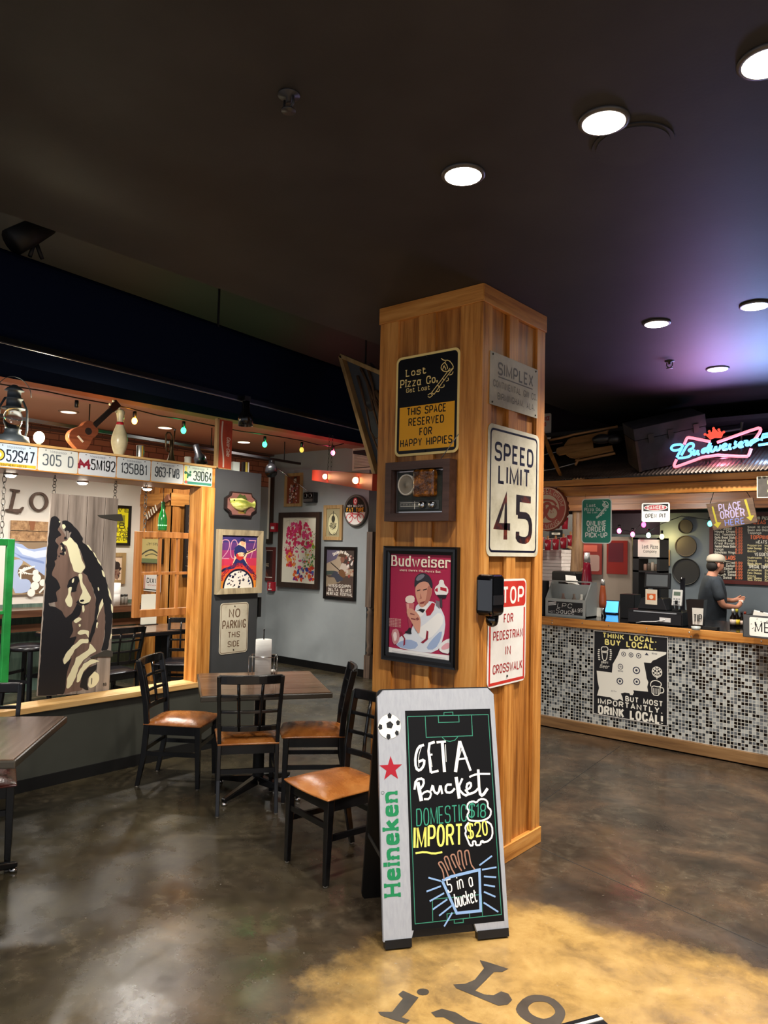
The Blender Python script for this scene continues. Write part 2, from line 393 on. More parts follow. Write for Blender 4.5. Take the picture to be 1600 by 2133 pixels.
def floor_mat():
    m = bpy.data.materials.new('stained_concrete'); m.use_nodes = True; N = m.node_tree.nodes; L = m.node_tree.links; b = N['Principled BSDF']
    tc = N.new('ShaderNodeTexCoord')
    def noise(sc, det=6, ro=.6, di=0, vec=None):
        n = N.new('ShaderNodeTexNoise'); n.inputs['Scale'].default_value = sc; n.inputs['Detail'].default_value = det; n.inputs['Roughness'].default_value = ro
        n.inputs['Distortion'].default_value = di; L.new(vec or tc.outputs['Object'], n.inputs['Vector']); return n.outputs['Fac']
    def ramp(src, *st):
        r = N.new('ShaderNodeValToRGB'); e = r.color_ramp.elements; e[0].position, e[0].color = st[0][0], lin(st[0][1]); e[1].position, e[1].color = st[-1][0], lin(st[-1][1])
        for p, c in st[1:-1]: q = e.new(p); q.color = lin(c)
        L.new(src, r.inputs[0]); return r.outputs[0]
    def mth(op, a, c=None, v=None):
        n = N.new('ShaderNodeMath'); n.operation = op; L.new(a, n.inputs[0])
        if c is not None: L.new(c, n.inputs[1])
        if v is not None: n.inputs[1].default_value = v
        n.use_clamp = False; return n.outputs[0]
    def mix(f, a, c):
        n = N.new('ShaderNodeMix'); n.data_type = 'RGBA'; L.new(f, n.inputs[0]); L.new(a, n.inputs[6]); L.new(c, n.inputs[7]); return n.outputs[2]
    sx = N.new('ShaderNodeSeparateXYZ'); L.new(tc.outputs['Object'], sx.inputs[0])
    left = ramp(noise(1.6, 8, .65, .4), (.3, '#1a1813'), (.45, '#302b20'), (.58, '#453e2d'), (.72, '#655840'))
    right = ramp(noise(1.9, 8, .68, .5), (.3, '#1b1612'), (.44, '#332920'), (.56, '#49392b'), (.7, '#66513b'))
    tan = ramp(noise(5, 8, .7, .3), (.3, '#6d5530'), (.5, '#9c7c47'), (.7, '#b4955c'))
    # brown stain takes over towards the bar (+x side); an acid stained tan field lies in front of the A-board
    s = mth('ADD', mth('MULTIPLY', sx.outputs[0], v=.9), mth('MULTIPLY', sx.outputs[1], v=.35))
    k = N.new('ShaderNodeMapRange'); k.inputs[1].default_value = -1.6; k.inputs[2].default_value = .3; L.new(mth('ADD', s, mth('MULTIPLY', noise(1.1, 4), v=1.2)), k.inputs[0])
    fine = ramp(noise(11, 8, .72, .2), (.3, '#14110e'), (.5, '#3b342a'), (.72, '#6d6250'))
    base = mix(k.outputs[0], left, right)
    hf = N.new('ShaderNodeMapRange'); hf.inputs[1].default_value = .4; hf.inputs[2].default_value = .65; hf.inputs[4].default_value = .55; L.new(noise(2.7, 5, .6), hf.inputs[0]); base = mix(hf.outputs[0], base, fine)
    # field edge: a line on the floor through two points, broken up by noise
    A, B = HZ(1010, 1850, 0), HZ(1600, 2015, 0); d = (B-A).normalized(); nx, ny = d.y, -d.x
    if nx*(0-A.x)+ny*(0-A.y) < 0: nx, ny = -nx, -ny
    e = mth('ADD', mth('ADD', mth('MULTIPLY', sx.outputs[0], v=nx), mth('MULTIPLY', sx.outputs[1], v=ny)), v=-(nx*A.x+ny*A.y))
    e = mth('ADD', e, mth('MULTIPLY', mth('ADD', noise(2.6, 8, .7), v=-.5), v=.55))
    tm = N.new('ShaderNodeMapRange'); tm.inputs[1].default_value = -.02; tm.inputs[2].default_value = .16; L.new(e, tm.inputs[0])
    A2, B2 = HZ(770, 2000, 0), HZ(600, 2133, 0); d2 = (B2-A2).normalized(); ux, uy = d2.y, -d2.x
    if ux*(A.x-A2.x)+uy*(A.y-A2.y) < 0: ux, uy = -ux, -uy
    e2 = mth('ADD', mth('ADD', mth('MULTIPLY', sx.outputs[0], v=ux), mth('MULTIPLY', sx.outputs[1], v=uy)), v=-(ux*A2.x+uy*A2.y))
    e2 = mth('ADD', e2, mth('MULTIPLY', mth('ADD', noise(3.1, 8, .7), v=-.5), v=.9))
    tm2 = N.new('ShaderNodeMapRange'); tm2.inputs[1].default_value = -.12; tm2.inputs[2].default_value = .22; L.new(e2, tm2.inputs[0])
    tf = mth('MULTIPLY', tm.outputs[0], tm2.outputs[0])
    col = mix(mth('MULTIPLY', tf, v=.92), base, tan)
    # pale flecks and worn paint specks
    fl = N.new('ShaderNodeMapRange'); fl.inputs[1].default_value = .72; fl.inputs[2].default_value = .78; L.new(noise(38, 2, .5), fl.inputs[0])
    gc = N.new('ShaderNodeRGB'); gc.outputs[0].default_value = lin('#9a9284')
    col = mix(mth('MULTIPLY', fl.outputs[0], v=.45), col, gc.outputs[0])
    L.new(col, b.inputs['Base Color'])
    rr_ = N.new('ShaderNodeMapRange'); rr_.inputs[1].default_value = .3; rr_.inputs[2].default_value = .7; rr_.inputs[3].default_value = .12; rr_.inputs[4].default_value = .4
    L.new(noise(2.4, 6, .65), rr_.inputs[0]); L.new(rr_.outputs[0], b.inputs['Roughness'])
    bp = N.new('ShaderNodeBump'); bp.inputs['Strength'].default_value = .12; bp.inputs['Distance'].default_value = .004; L.new(noise(26, 6, .6), bp.inputs['Height']); L.new(bp.outputs[0], b.inputs['Normal'])
    b.inputs['Specular IOR Level'].default_value = .5
    return m
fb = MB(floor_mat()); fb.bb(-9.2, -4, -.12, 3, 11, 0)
# saw cut joints
fb.use(mat('#15130f', .8))
for (a, b_) in (((1270, 1570), (1130, 1670)), ((1600, 1975), (1270, 1830))):
    A, B = HZ(*a, 0), HZ(*b_, 0); d = (B-A).normalized(); A = A-d*.3; B = B+d*.6; q = Vector((-d.y, d.x, 0))*.0025
    fb.add([(A-q)+Vector((0, 0, .0006)), (B-q)+Vector((0, 0, .0006)), (B+q)+Vector((0, 0, .0006)), (A+q)+Vector((0, 0, .0006))], [(0, 1, 2, 3)])
# lettering stained into the floor, read from the door
LQ = HZ(1000, 2040, 0); OQ = HZ(1132, 2092, 0); dv = (OQ-LQ).normalized()
fb.use(nmat('floor_letter_stain', ['#2f2a25', '#3b342d', '#453d34'], (1, 1, 1), 9, 6, (.3, .4)))
ang = atan2(dv.y, dv.x)
def floor_poly(pts):
    fb.add([HZ(x, y, 0)+Vector((0, 0, .0012)) for x, y in pts], [tuple(range(len(pts)))])
def zf(ox, oy, k, *P): return [(ox+P[i]/k, oy+P[i+1]/k) for i in range(0, len(P), 2)]
floor_poly(zf(560, 1700, 1.5385, 676, 462, 700, 468, 768, 490, 748, 500, 722, 500, 662, 560, 690, 572, 720, 575, 745, 562, 768, 570, 780, 590, 765, 605, 735, 608, 600, 552, 592, 540, 630, 538, 660, 525, 690, 488))
def floor_ring(c, O, I):
    n = len(O); V = [HZ(*p, 0)+Vector((0, 0, .0012)) for p in O+I]; fb.add(V, [(i, (i+1) % n, n+(i+1) % n, n+i) for i in range(n)])
O_ = chaikin(zf(1000, 2033, 5.333, 390, 350, 500, 230, 640, 205, 800, 240, 900, 320, 955, 400, 930, 500, 840, 590, 700, 580, 520, 510, 420, 430), 1, True)
I_ = chaikin(zf(1000, 2033, 5.333, 530, 345, 585, 295, 640, 285, 730, 288, 800, 330, 845, 400, 800, 455, 720, 480, 660, 470, 590, 440, 545, 400), 1, True)
floor_ring(None, O_, I_)
floor_poly(zf(560, 1700, 1.5385, *[c for p in circ(494, 564, 20, 11, 12) for c in p]))
floor_poly(zf(560, 1700, 1.5385, 430, 560, 480, 582, 440, 632, 425, 645, 452, 655, 440, 666, 360, 640, 350, 628, 395, 628, 430, 585, 415, 572))
floor_poly(zf(560, 1700, 1.5385, 520, 630, 555, 618, 600, 630, 640, 655, 690, 668, 700, 690, 560, 690, 600, 668, 560, 645, 535, 645))
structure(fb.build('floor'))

cb = MB(M_ceil); cb.bb(-3.39, -5, CEIL, 4, 11, CEIL+.08); cb.use(M_ceil2)
cb.bb(-3.39, -5, CEIL+.02, -3.36, 8.4, 4.0)                     # closed edge of the dropped ceiling
cb.bb(-6.66, -5, 3.96, -3.3, 11, 4.02)                          # open plenum above the duct
cb.use(M_salmon); cb.bb(-9, -5, 3.12, -6.66, GY, 3.16)
cb.use(M_salmonT); cb.bb(-6.9, -5, 3.10, -6.62, GY, 3.14)
structure(cb.build('ceiling'))
solid('wall_fascia', mat('#0f162a', .9, spec=0), (-6.66, -5, 3.14, -6.62, GY, 3.96))
solid('trim_1', mat('#5d4038', .6), (FARX, -5, 3.02, FARX+.06, GY, 3.045), (FARX, -5, 3.095, FARX+.1, GY, 3.12))

# far left wall: white lower part, brick above
def brick_mat():
    m = bpy.data.materials.new('salmon_brick'); m.use_nodes = True; N = m.node_tree.nodes; L = m.node_tree.links; b = N['Principled BSDF']
    tc = N.new('ShaderNodeTexCoord'); sp = N.new('ShaderNodeSeparateXYZ'); cbn = N.new('ShaderNodeCombineXYZ'); L.new(tc.outputs['Object'], sp.inputs[0])
    L.new(sp.outputs[1], cbn.inputs[0]); L.new(sp.outputs[2], cbn.inputs[1])
    br = N.new('ShaderNodeTexBrick'); br.inputs['Scale'].default_value = 1; br.inputs['Brick Width'].default_value = .22; br.inputs['Row Height'].default_value = .075; br.inputs['Mortar Size'].default_value = .006
    br.inputs['Color1'].default_value = lin('#a0644e'); br.inputs['Color2'].default_value = lin('#b57659'); br.inputs['Mortar'].default_value = lin('#6d4334')
    L.new(cbn.outputs[0], br.inputs['Vector']); L.new(br.outputs['Color'], b.inputs['Base Color']); b.inputs['Roughness'].default_value = .8
    return m
wb = MB(M_wallW); wb.bb(FARX-.1, -4, 1.0, FARX, 6.0, 2.62); wb.use(M_wallG); wb.bb(FARX-.1, 6.0, 0, FARX, GY, 2.62)
wb.use(brick_mat()); wb.bb(FARX-.1, -4, 2.62, FARX, GY, 3.12)
wb.use(nmat('sea_green_planks', ['#3c5148', '#54695d', '#6d8173'], (1, 9, .7), 2.6, 6, (.5, .6), .1)); wb.bb(FARX-.1, -4, 0, FARX, 6.0, 1.0)
structure(wb.build('wall_left'))
solid('wall_back', M_wallG, (-9, GY, 0, -6.55, GY+.1, 4.0))
solid('baseboard_back', M_blk, (-8.4, GY-.015, 0, -6.56, GY, .1))
solid('wall_hall', M_wallG, (-6.65, GY+.1, 0, -6.55, KY, 4.0))
solid('wall_kitchen', M_wallK, (-6.6, KY, 0, 2.5, KY+.1, 4.05))
solid('wall_upper', M_dark, (-6.55, 8.36, 2.2, 2.5, 8.4, 4.05))
solid('ceiling_kitchen', M_dark, (-6.6, 7.2, 2.98, 2.5, KY, 3.02))
solid('wall_right', M_dark, (2.6, 2.5, 0, 2.7, KY, 3.4))

# half wall with its pine cap
PY0, PY1 = 3.875, 4.412
hb = MB(M_wallP); hb.bb(HWX-.14, -2, 0, HWX, PY1, .535)
structure(hb.build('wall_half'))
solid('baseboard_half', mat('#141414', .5), (HWX, -2, 0, HWX+.012, PY1, .085))
solid('trim_2', M_paleY, (HWX-.17, -2, .535, HWX+.03, PY0-.02, .577), bevel=.004)
solid('wall_partition', nmat('partition_paint', ['#383a3a', '#404244', '#45474a'], (1, 1, 1), 1.1, 4, (.45, .55)), (HWX-.14, PY0+.02, .535, HWX, PY1, 2.385))
# cedar post and header with the lamps of the pass through
t = MB(M_woodV); t.bb(HWX-.16, PY0-.115, .57, HWX+.012, PY0+.02, 2.215); t.solo('timber_post', 'upright cedar post between the half wall and the license plate header', 'post', bevel=.004)
hdr = thing('header_beam', 'long boxed cedar header carrying the row of license plates', 'beam', (HWX-.23, 1.2, 2.215))
b = MB(M_woodYr); b.bb(HWX-.47, -2, 2.215, HWX-.005, PY0+.02, 2.245); b.build('soffit_board', hdr, True)
b = MB(M_woodY); b.bb(HWX-.03, -2, 2.215, HWX, PY0+.02, 2.385); b.bb(HWX-.47, -2, 2.245, HWX-.44, PY0+.02, 2.385); b.build('face_board', hdr, True)
b = MB(M_paleY); b.bb(HWX-.48, -2, 2.385, HWX+.015, PY0+.02, 2.402); b.build('top_board', hdr, True)
for px, py in ((22, 987), (172, 1003), (307, 1016)):
    p = HZ(px, py, 2.213); b = MB(M_chrome); b.lathe([(.052, 0), (.052, -.01), (.04, -.012), (.038, -.004)], (p.x, p.y, 2.214), 20)
    b.use(mat('#fff1dc', .5, emit=6)); b.lathe([(.0001, -.03), (.026, -.027), (.04, -.012)], (p.x, p.y, 2.214), 20); b.build('puck_light', hdr, True)
    lamp('puck_lamp', 'SPOT', (p.x, p.y, 2.17), 9, (1, .95, .85), .03, 140, .6)

# ---------------------------------------------------------------- duct and rail over the half wall
RZ = 2.83
A, B = HZ(0, 702, RZ), HZ(735, 886, RZ); rd = (B-A).normalized(); A0 = A-rd*2.5; B0 = B+rd*2.2
duct = thing('air_duct', 'big dark navy air duct hanging along the ceiling opening', 'duct', (A.x-.4, 2, RZ+.02))
b = MB(M_duct); off = Vector((-rd.y, rd.x, 0))
q0, q1 = A0+off*.32, B0+off*.32
P8 = []
b.bar(q0+Vector((0, 0, .26)), q1+Vector((0, 0, .26)), .62, .5); o = b.build('casing', duct, True, bevel=.06, seg=4)
for t_ in (.3, .52, .75):
    p = q0.lerp(q1, t_); b = MB(M_blkm); b.bb(p.x-.006+.3, p.y-.006, RZ+.45, p.x+.306, p.y+.006, 3.96); b.build('hanger_rod', duct, True)
b = MB(mat('#2a2c30', .3, .8)); b.bar(A0+Vector((0, 0, -.012)), B0+Vector((0, 0, -.012)), .035, .03); b.use(M_steel); b.bar(A0+Vector((.012, 0, -.03)), B0+Vector((.012, 0, -.03)), .008, .008)
rail = b.solo('track_rail', 'long metal lighting rail under the navy air duct', 'lighting rail')
def track_head(name, label, p, h, aim=None, lampw=0, mm=None):
    """bottle-shaped black lamp head hanging from p"""
    r = thing(name, label, 'spotlight', p, 0, None); s = h/.2; m_ = mm or mat('#0d0d0f', .22)
    b = MB(m_); b.lathe([(.03*s, 0), (.032*s, -.085*s), (.058*s, -.12*s), (.06*s, -.2*s), (.054*s, -.2*s), (.05*s, -.15*s)], (0, 0, -.01), 24); b.build('shade', r)
    b = MB(M_blk); b.bb(-.02*s, -.03*s, -.012, .02*s, .03*s, .03*s); b.build('mount', r)
    b = MB(mat('#fff3e0', .5, emit=4)); b.lathe([(.0001, -.16*s), (.048*s, -.16*s)], (0, 0, -.01), 20); b.build('bulb', r)
    return r
p = HZ(513, 833, RZ-.02); track_head('track_spotlight', 'black bottle-shaped spotlight under the rail above the partition', p, .185)
# added cool spots, not rail heads, make the bluish patches on the left floor
for px, py, e_, sp_ in ((120, 1740, 5, 24), (365, 2020, 9, 13), (300, 1650, 7, 22)):
    g = HZ(px, py, 0)
    lamp('rail_fill_spot', 'SPOT', (g.x-.9, g.y+.2, RZ-.12), e_, (.45, .65, 1), .04, sp_, .9, (g.x, g.y, 0))
for y_, ty, tz, e_ in ((.7, 1.9, 1.5, 70), (1.1, 2.6, 1.5, 70), (1.4, 3.3, 1.8, 60)):  # added fill spots for door and plates, along an unseen stretch of rail
    lamp('rail_fill_spot', 'SPOT', (-4.05, y_, RZ-.1), e_, (1, .93, .82), .04, 60, .9, (HWX-.1, ty, tz))
lamp('rail_fill_spot', 'SPOT', (p.x, p.y, RZ-.24), 62, (1, .93, .82), .04, 95, .9, (HWX+.1, 4.1, 1.5))  # added fill spots set at the one built head: partition, table, twig box
lamp('rail_fill_spot', 'SPOT', (p.x, p.y, RZ-.24), 45, (1, .93, .82), .04, 70, .9, (-4.0, 3.45, .7))
lamp('rail_fill_spot', 'SPOT', (p.x, p.y, RZ-.24), 80, (1, .93, .82), .04, 50, .9, (-3.0, 4.5, 2.3))
# dark spot fixture sitting on the duct at far left
r = thing('stage_spotlight', 'dark stage spotlight tilted on top of the navy duct', 'spotlight', HX(70, 545, -4.25))
b = MB(M_blkm); A, B = HX(25, 505, -4.25), HX(100, 467, -4.25); b.tube([A, A.lerp(B, .5), B], [.075, .07, .06], 14); b.build('barrel', r, True)
b = MB(M_blkm); b.bar(HX(100, 467, -4.25), HX(118, 470, -4.25), .15, .01); b.build('barn_flap', r, True)
b = MB(M_blkm); b.tube([HX(72, 505, -4.25), HX(62, 534, -4.25)], .012); b.tube([HX(75, 505, -4.25), HX(88, 540, -4.25)], .012); b.tube([HX(74, 450, -4.25), HX(73, 510, -4.25)], .01); b.build('yoke', r, True)

# ---------------------------------------------------------------- ceiling fittings
for i, p in enumerate(DLP):
    names = ['nearest the column top', 'beside the ceiling speaker ring', 'cut by the right photo edge', 'behind the column toward the bar', 'rightmost above the bar roof', 'farthest, closest to the bar roof']
    r = thing('recessed_downlight', 'round recessed ceiling downlight '+names[i], 'ceiling light', (p.x, p.y, CEIL), 0, 'recessed downlights in the black ceiling')
    b = MB(mat('#4a4644', .4)); b.lathe([(.085, 0), (.085, -.008), (.072, -.012), (.066, -.004)], n=28); b.build('trim_ring', r)
    b = MB(mat('#fff0da', .5, emit=16)); b.lathe([(.0001, -.014), (.04, -.0135), (.07, -.012)], n=28); b.build('lens', r)
for px, py, w in ((602, 197, 'over the dining table'), (1395, 752, 'near the bar roof')):
    p = HZ(px, py, CEIL); r = thing('fire_sprinkler', 'small dark fire sprinkler on the black ceiling '+w, 'sprinkler', p, 0, 'ceiling sprinklers')
    b = MB(mat('#2c2826', .5)); b.lathe([(.036, 0), (.036, -.005), (.01, -.01), (.01, -.026)], n=16); b.build('escutcheon', r)
    b = MB(mat('#2a2625', .5)); b.tube([(.02, 0, -.012), (.022, 0, -.035), (.004, 0, -.052)], .004); b.tube([(-.02, 0, -.012), (-.022, 0, -.035), (-.004, 0, -.052)], .004); b.lathe([(.024, -.052), (.024, -.056)], n=12); b.build('deflector', r)
p = HZ(1318, 300, CEIL); b = MB(M_ceil); b.T = Matrix.Translation(p); b.prism(circ(0, 0, .14, n=40), -.006, -.001, 'z'); b.prism(circ(0, 0, .125, n=40), -.009, -.005, 'z')
b.solo('ceiling_speaker', 'flat round speaker grille flush in the black ceiling', 'speaker', loc=tuple(p))
# small lamps set in the salmon ceiling
for px, py, w in ((143, 857, 'above the ukulele'), (344, 890, 'above the horn'), (508, 920, 'right of the red crate')):
    p = HZ(px, py, 3.12); r = thing('dining_downlight', 'small round downlight in the salmon ceiling '+w, 'ceiling light', p, 0, 'salmon ceiling downlights')
    b = MB(mat('#b08a72', .5)); b.lathe([(.105, 0), (.105, -.008), (.08, -.01)], n=24); b.build('trim_ring', r)
    b = MB(mat('#ffe2c0', .5, emit=.9 if px < 500 else 2.5)); b.lathe([(.0001, -.012), (.08, -.011)], n=24); b.build('lens', r)

# ---------------------------------------------------------------- timber column
CW, CD = .732, .715
col = thing('timber_column', 'square cedar board and batten column hung with signs', 'column', (CX-CW/2, CY+CD/2, 0))
def cbx(name, m, *q, bev=.002):
    b = MB(m)
    for z in q: b.bb(*z)
    return b.build(name, col, True, bevel=bev)
x0, x1, y0, y1 = CX-CW, CX, CY, CY+CD; T = .02
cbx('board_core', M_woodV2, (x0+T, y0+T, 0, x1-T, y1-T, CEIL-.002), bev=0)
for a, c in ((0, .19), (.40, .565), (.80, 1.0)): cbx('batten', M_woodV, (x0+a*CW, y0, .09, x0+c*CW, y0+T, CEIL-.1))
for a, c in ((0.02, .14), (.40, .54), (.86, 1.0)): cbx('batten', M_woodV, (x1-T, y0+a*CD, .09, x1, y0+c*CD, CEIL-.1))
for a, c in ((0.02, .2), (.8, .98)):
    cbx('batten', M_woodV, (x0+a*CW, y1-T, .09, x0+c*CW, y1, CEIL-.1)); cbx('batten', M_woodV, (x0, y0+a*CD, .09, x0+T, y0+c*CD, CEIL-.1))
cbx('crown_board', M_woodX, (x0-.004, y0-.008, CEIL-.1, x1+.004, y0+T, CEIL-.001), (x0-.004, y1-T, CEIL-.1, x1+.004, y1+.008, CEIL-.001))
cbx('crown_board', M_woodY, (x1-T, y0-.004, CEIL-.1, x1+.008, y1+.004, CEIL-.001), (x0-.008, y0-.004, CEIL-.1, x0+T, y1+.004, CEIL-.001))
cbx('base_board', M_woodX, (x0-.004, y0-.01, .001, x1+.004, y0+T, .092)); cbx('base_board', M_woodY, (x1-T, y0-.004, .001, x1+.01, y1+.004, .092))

# ---------------------------------------------------------------- bar counter
def mosaic():
    m = bpy.data.materials.new('glass_mosaic'); m.use_nodes = True; N = m.node_tree.nodes; L = m.node_tree.links; b = N['Principled BSDF']
    tc = N.new('ShaderNodeTexCoord'); sc = N.new('ShaderNodeVectorMath'); sc.operation = 'SCALE'; sc.inputs['Scale'].default_value = 1/.0285; L.new(tc.outputs['Object'], sc.inputs[0])
    fl = N.new('ShaderNodeVectorMath'); fl.operation = 'FLOOR'; L.new(sc.outputs[0], fl.inputs[0]); fr = N.new('ShaderNodeVectorMath'); fr.operation = 'FRACTION'; L.new(sc.outputs[0], fr.inputs[0])
    s1 = N.new('ShaderNodeSeparateXYZ'); L.new(fl.outputs[0], s1.inputs[0]); c1 = N.new('ShaderNodeCombineXYZ'); L.new(s1.outputs[0], c1.inputs[0]); L.new(s1.outputs[2], c1.inputs[1])
    wn = N.new('ShaderNodeTexWhiteNoise'); wn.noise_dimensions = '2D'; L.new(c1.outputs[0], wn.inputs['Vector'])
    r = N.new('ShaderNodeValToRGB'); r.color_ramp.interpolation = 'CONSTANT'; e = r.color_ramp.elements
    e[0].position, e[0].color = 0, lin('#0b0c0e'); e[1].position, e[1].color = .3, lin('#33383d')
    for p_, c_ in ((.45, '#5d6368'), (.62, '#83898c'), (.8, '#a9adab')): q = e.new(p_); q.color = lin(c_)
    L.new(wn.outputs['Value'], r.inputs[0])
    s2 = N.new('ShaderNodeSeparateXYZ'); L.new(fr.outputs[0], s2.inputs[0])
    def edge(o):
        a = N.new('ShaderNodeMath'); a.operation = 'SUBTRACT'; a.inputs[1].default_value = .5; L.new(o, a.inputs[0]); c = N.new('ShaderNodeMath'); c.operation = 'ABSOLUTE'; L.new(a.outputs[0], c.inputs[0]); return c.outputs[0]
    mx = N.new('ShaderNodeMath'); mx.operation = 'MAXIMUM'; L.new(edge(s2.outputs[0]), mx.inputs[0]); L.new(edge(s2.outputs[2]), mx.inputs[1])
    gt = N.new('ShaderNodeMath'); gt.operation = 'GREATER_THAN'; gt.inputs[1].default_value = .42; L.new(mx.outputs[0], gt.inputs[0])
    mi = N.new('ShaderNodeMix'); mi.data_type = 'RGBA'; L.new(gt.outputs[0], mi.inputs[0]); L.new(r.outputs[0], mi.inputs[6]); mi.inputs[7].default_value = lin('#c3c1b8'); L.new(mi.outputs[2], b.inputs['Base Color'])
    ro = N.new('ShaderNodeMapRange'); ro.inputs[3].default_value = .12; ro.inputs[4].default_value = .7; L.new(gt.outputs[0], ro.inputs[0]); L.new(ro.outputs[0], b.inputs['Roughness'])
    return m
bx0, bx1 = -4.2, .6
zk = HY(1360, 1530, BY).z
zb0 = HY(1125.3, 1299.8, BY).z
bar = thing('bar_counter', 'long order counter faced in black and grey mosaic tile', 'counter', ((bx0+bx1)/2, BY+.4, 0))
b = MB(mosaic()); b.bb(bx0, BY, zk, bx1, BY+.06, zb0); b.build('tile_front', bar, True)
b = MB(M_woodX); b.bb(bx0, BY-.022, zb0, bx1, BY+.03, BT-.002); b.build('edge_board', bar, True, bevel=.004)
b = MB(mat('#121214', .12, spec=.6)); b.bb(bx0, BY+.02, BT-.04, bx1, BY+1.08, BT); b.build('worktop', bar, True, bevel=.002)
b = MB(nmat('kick_board_wood', ['#5f4327', '#7d5c38', '#937047'], XG, 2.6, 8, (.4, .6), .2)); b.bb(bx0, BY-.03, .012, bx1, BY+.02, zk); b.build('kick_board', bar, True, bevel=.004)
b = MB(M_dark); b.bb(bx0, BY+.06, .01, bx1, BY+1.05, BT-.045); b.build('carcass', bar, True)
for px, py in ((1150, 1292), (1150, 1298), (1213, 1298), (1268, 1303), (1347, 1309), (1347, 1315), (1436, 1317), (1440, 1326), (1586, 1336)):
    p = HY(px, py, BY-.022); b = MB(M_chrome); b.ball(p, (.007, .004, .007), 8, 6); b.build('screw_head', bar, True)

# timber beam of the bar canopy
zl = HY(1178, 1034, BY).z
bm = thing('canopy_beam', 'long cedar beam at the front of the bar canopy', 'beam', (-1.8, BY+.05, zl))
b = MB(M_woodX); b.bb(HY(1160, 1034, BY).x, BY, zl, bx1, BY+.1, zl+.092); b.build('lower_plank', bm, True, bevel=.003)
b = MB(M_woodX); b.bb(HY(1131, 1020, BY).x-.5, BY-.035, zl+.1, bx1, BY+.1, zl+.158); b.build('upper_plank', bm, True, bevel=.003)
b = MB(M_woodXd); b.bb(-4.1, BY+1.0, HY(1400, 1061, BY+1).z, bx1, BY+1.06, HY(1400, 1022, BY+1).z); b.build('rear_plank', bm, True, bevel=.003)
b = MB(M_woodXd); b.bb(-4.1, BY+.96, HY(1400, 1061, BY+1).z, bx1, BY+1.0, HY(1400, 1048, BY+1).z); b.build('rear_ledge', bm, True, bevel=.003)
# corrugated tin roof
RY0, RZ0, RY1, RZ1 = BY-.12, zl+.165, 8.32, CEIL-.004
rs = MB(nmat('rusty_tin', ['#3a302b', '#554840', '#6d5f54'], (1, 2, 1), 3, 6, (.35, .5), .05, metal=.55)); V = []; nwv = 1300; th = .004
for i in range(nwv+1):
    x = -4.4+5.2*i/nwv; z = .007*sin(2*pi*x/.034)
    V += [(x, RY0, RZ0+z), (x, RY1, RZ1+z-.01)]
rs.add(V, [(2*i, 2*i+2, 2*i+3, 2*i+1) for i in range(nwv)], True)
o = rs.solo('corrugated_roof', 'sloping corrugated tin roof over the order counter', 'roof'); s_ = o.modifiers.new('thick', 'SOLIDIFY'); s_.thickness = .003
def roofz(y): return RZ0+(RZ1-RZ0)*(y-RY0)/(RY1-RY0)+.008
# ================================================================ BOARDS AND PRINTS
def bt(B, b, t, fx, fz, fh, fw, m, y, **k):
    x, z = B.uv(fx, fz); b.text(t, x, z, fh*B.h, y, m, fw*B.w if fw else None, **k)
def sign_panel(B, m, r=.03, th=.003, name='panel', edge=None):
    b = MB(m); b.prism(rr(-B.X, 0, B.X, B.h, r), -th, 0); return b.build(name, B.root)
def logo_hand(b, T, w, y, m):
    """guitar neck with a curled hand, the sign shop's emblem"""
    b.use(m)
    for P in ((668, 915, 690, 900, 700, 915), (668, 925, 684, 934, 704, 915), (690, 905, 775, 795, 830, 720), (712, 912, 790, 800, 855, 718), (775, 795, 790, 808), (740, 845, 760, 862), (700, 900, 715, 912),
              (765, 650, 785, 665, 820, 662, 845, 690, 856, 716, 830, 735, 815, 745), (800, 672, 770, 695, 762, 725, 785, 745, 812, 745), (790, 680, 808, 700, 812, 725), (780, 705, 795, 715, 800, 735), (775, 730, 790, 700),
              (825, 770, 845, 765, 852, 745), (800, 815, 820, 808, 815, 790), (765, 862, 788, 855, 785, 838), (730, 890, 750, 890, 755, 870)):
        b.line(chaikin(T(P), 1), w, y)
SG = 'signs on the front face of the cedar column'
# --- reserved parking sign
B = Bd('y', CY-.001, (828, 748), (959, 721), (822, 953), (956, 941), 'parking_sign', 'black and yellow metal sign reserving the space for happy hippies', 'sign')
CRM = mat('#f3d689', .4); YEL = mat('#f0ab1e', .35); SBK = mat('#0b0c10', .3)
sign_panel(B, CRM, .035)
b = MB(SBK); b.flat(rr(-B.X+.014, .014, B.X-.014, B.h-.014, .026), -.0034); b.build('black_field', B.root)
b = MB(YEL); q0 = B.uv(.07, .055); q1 = B.uv(.935, .49); b.rect(q0[0], q0[1], q1[0], q1[1], -.0038); b.build('yellow_field', B.root)
b = MB(SBK)
for t, z, w in (('THIS SPACE', .405, .62), ('RESERVED', .30, .56), ('FOR', .195, .2), ('HAPPY HIPPIES', .095, .82)): bt(B, b, t, .5, z, .068, w, SBK, -.0042, wt=.17)
b.build('lettering', B.root)
b = MB(CRM)
for t, x, z, h, w in (('Lost', .32, .8, .062, .32), ('Pizza Co.', .37, .695, .07, .6), ('Get Lost', .36, .635, .04, .38)): bt(B, b, t, x, z, h, w, CRM, -.0042, wt=.16, slab=1.5)
logo_hand(b, B.tracer(700, 560, 3.478), .005, -.0042, CRM); b.build('shop_logo', B.root)
for z in (.965, .035): b = MB(M_iron); x_, z_ = B.uv(.5, z); b.lathe([(.006, -.0034), (.006, -.007)], (x_, 0, z_), 12, 'y'); b.build('bolt', B.root)
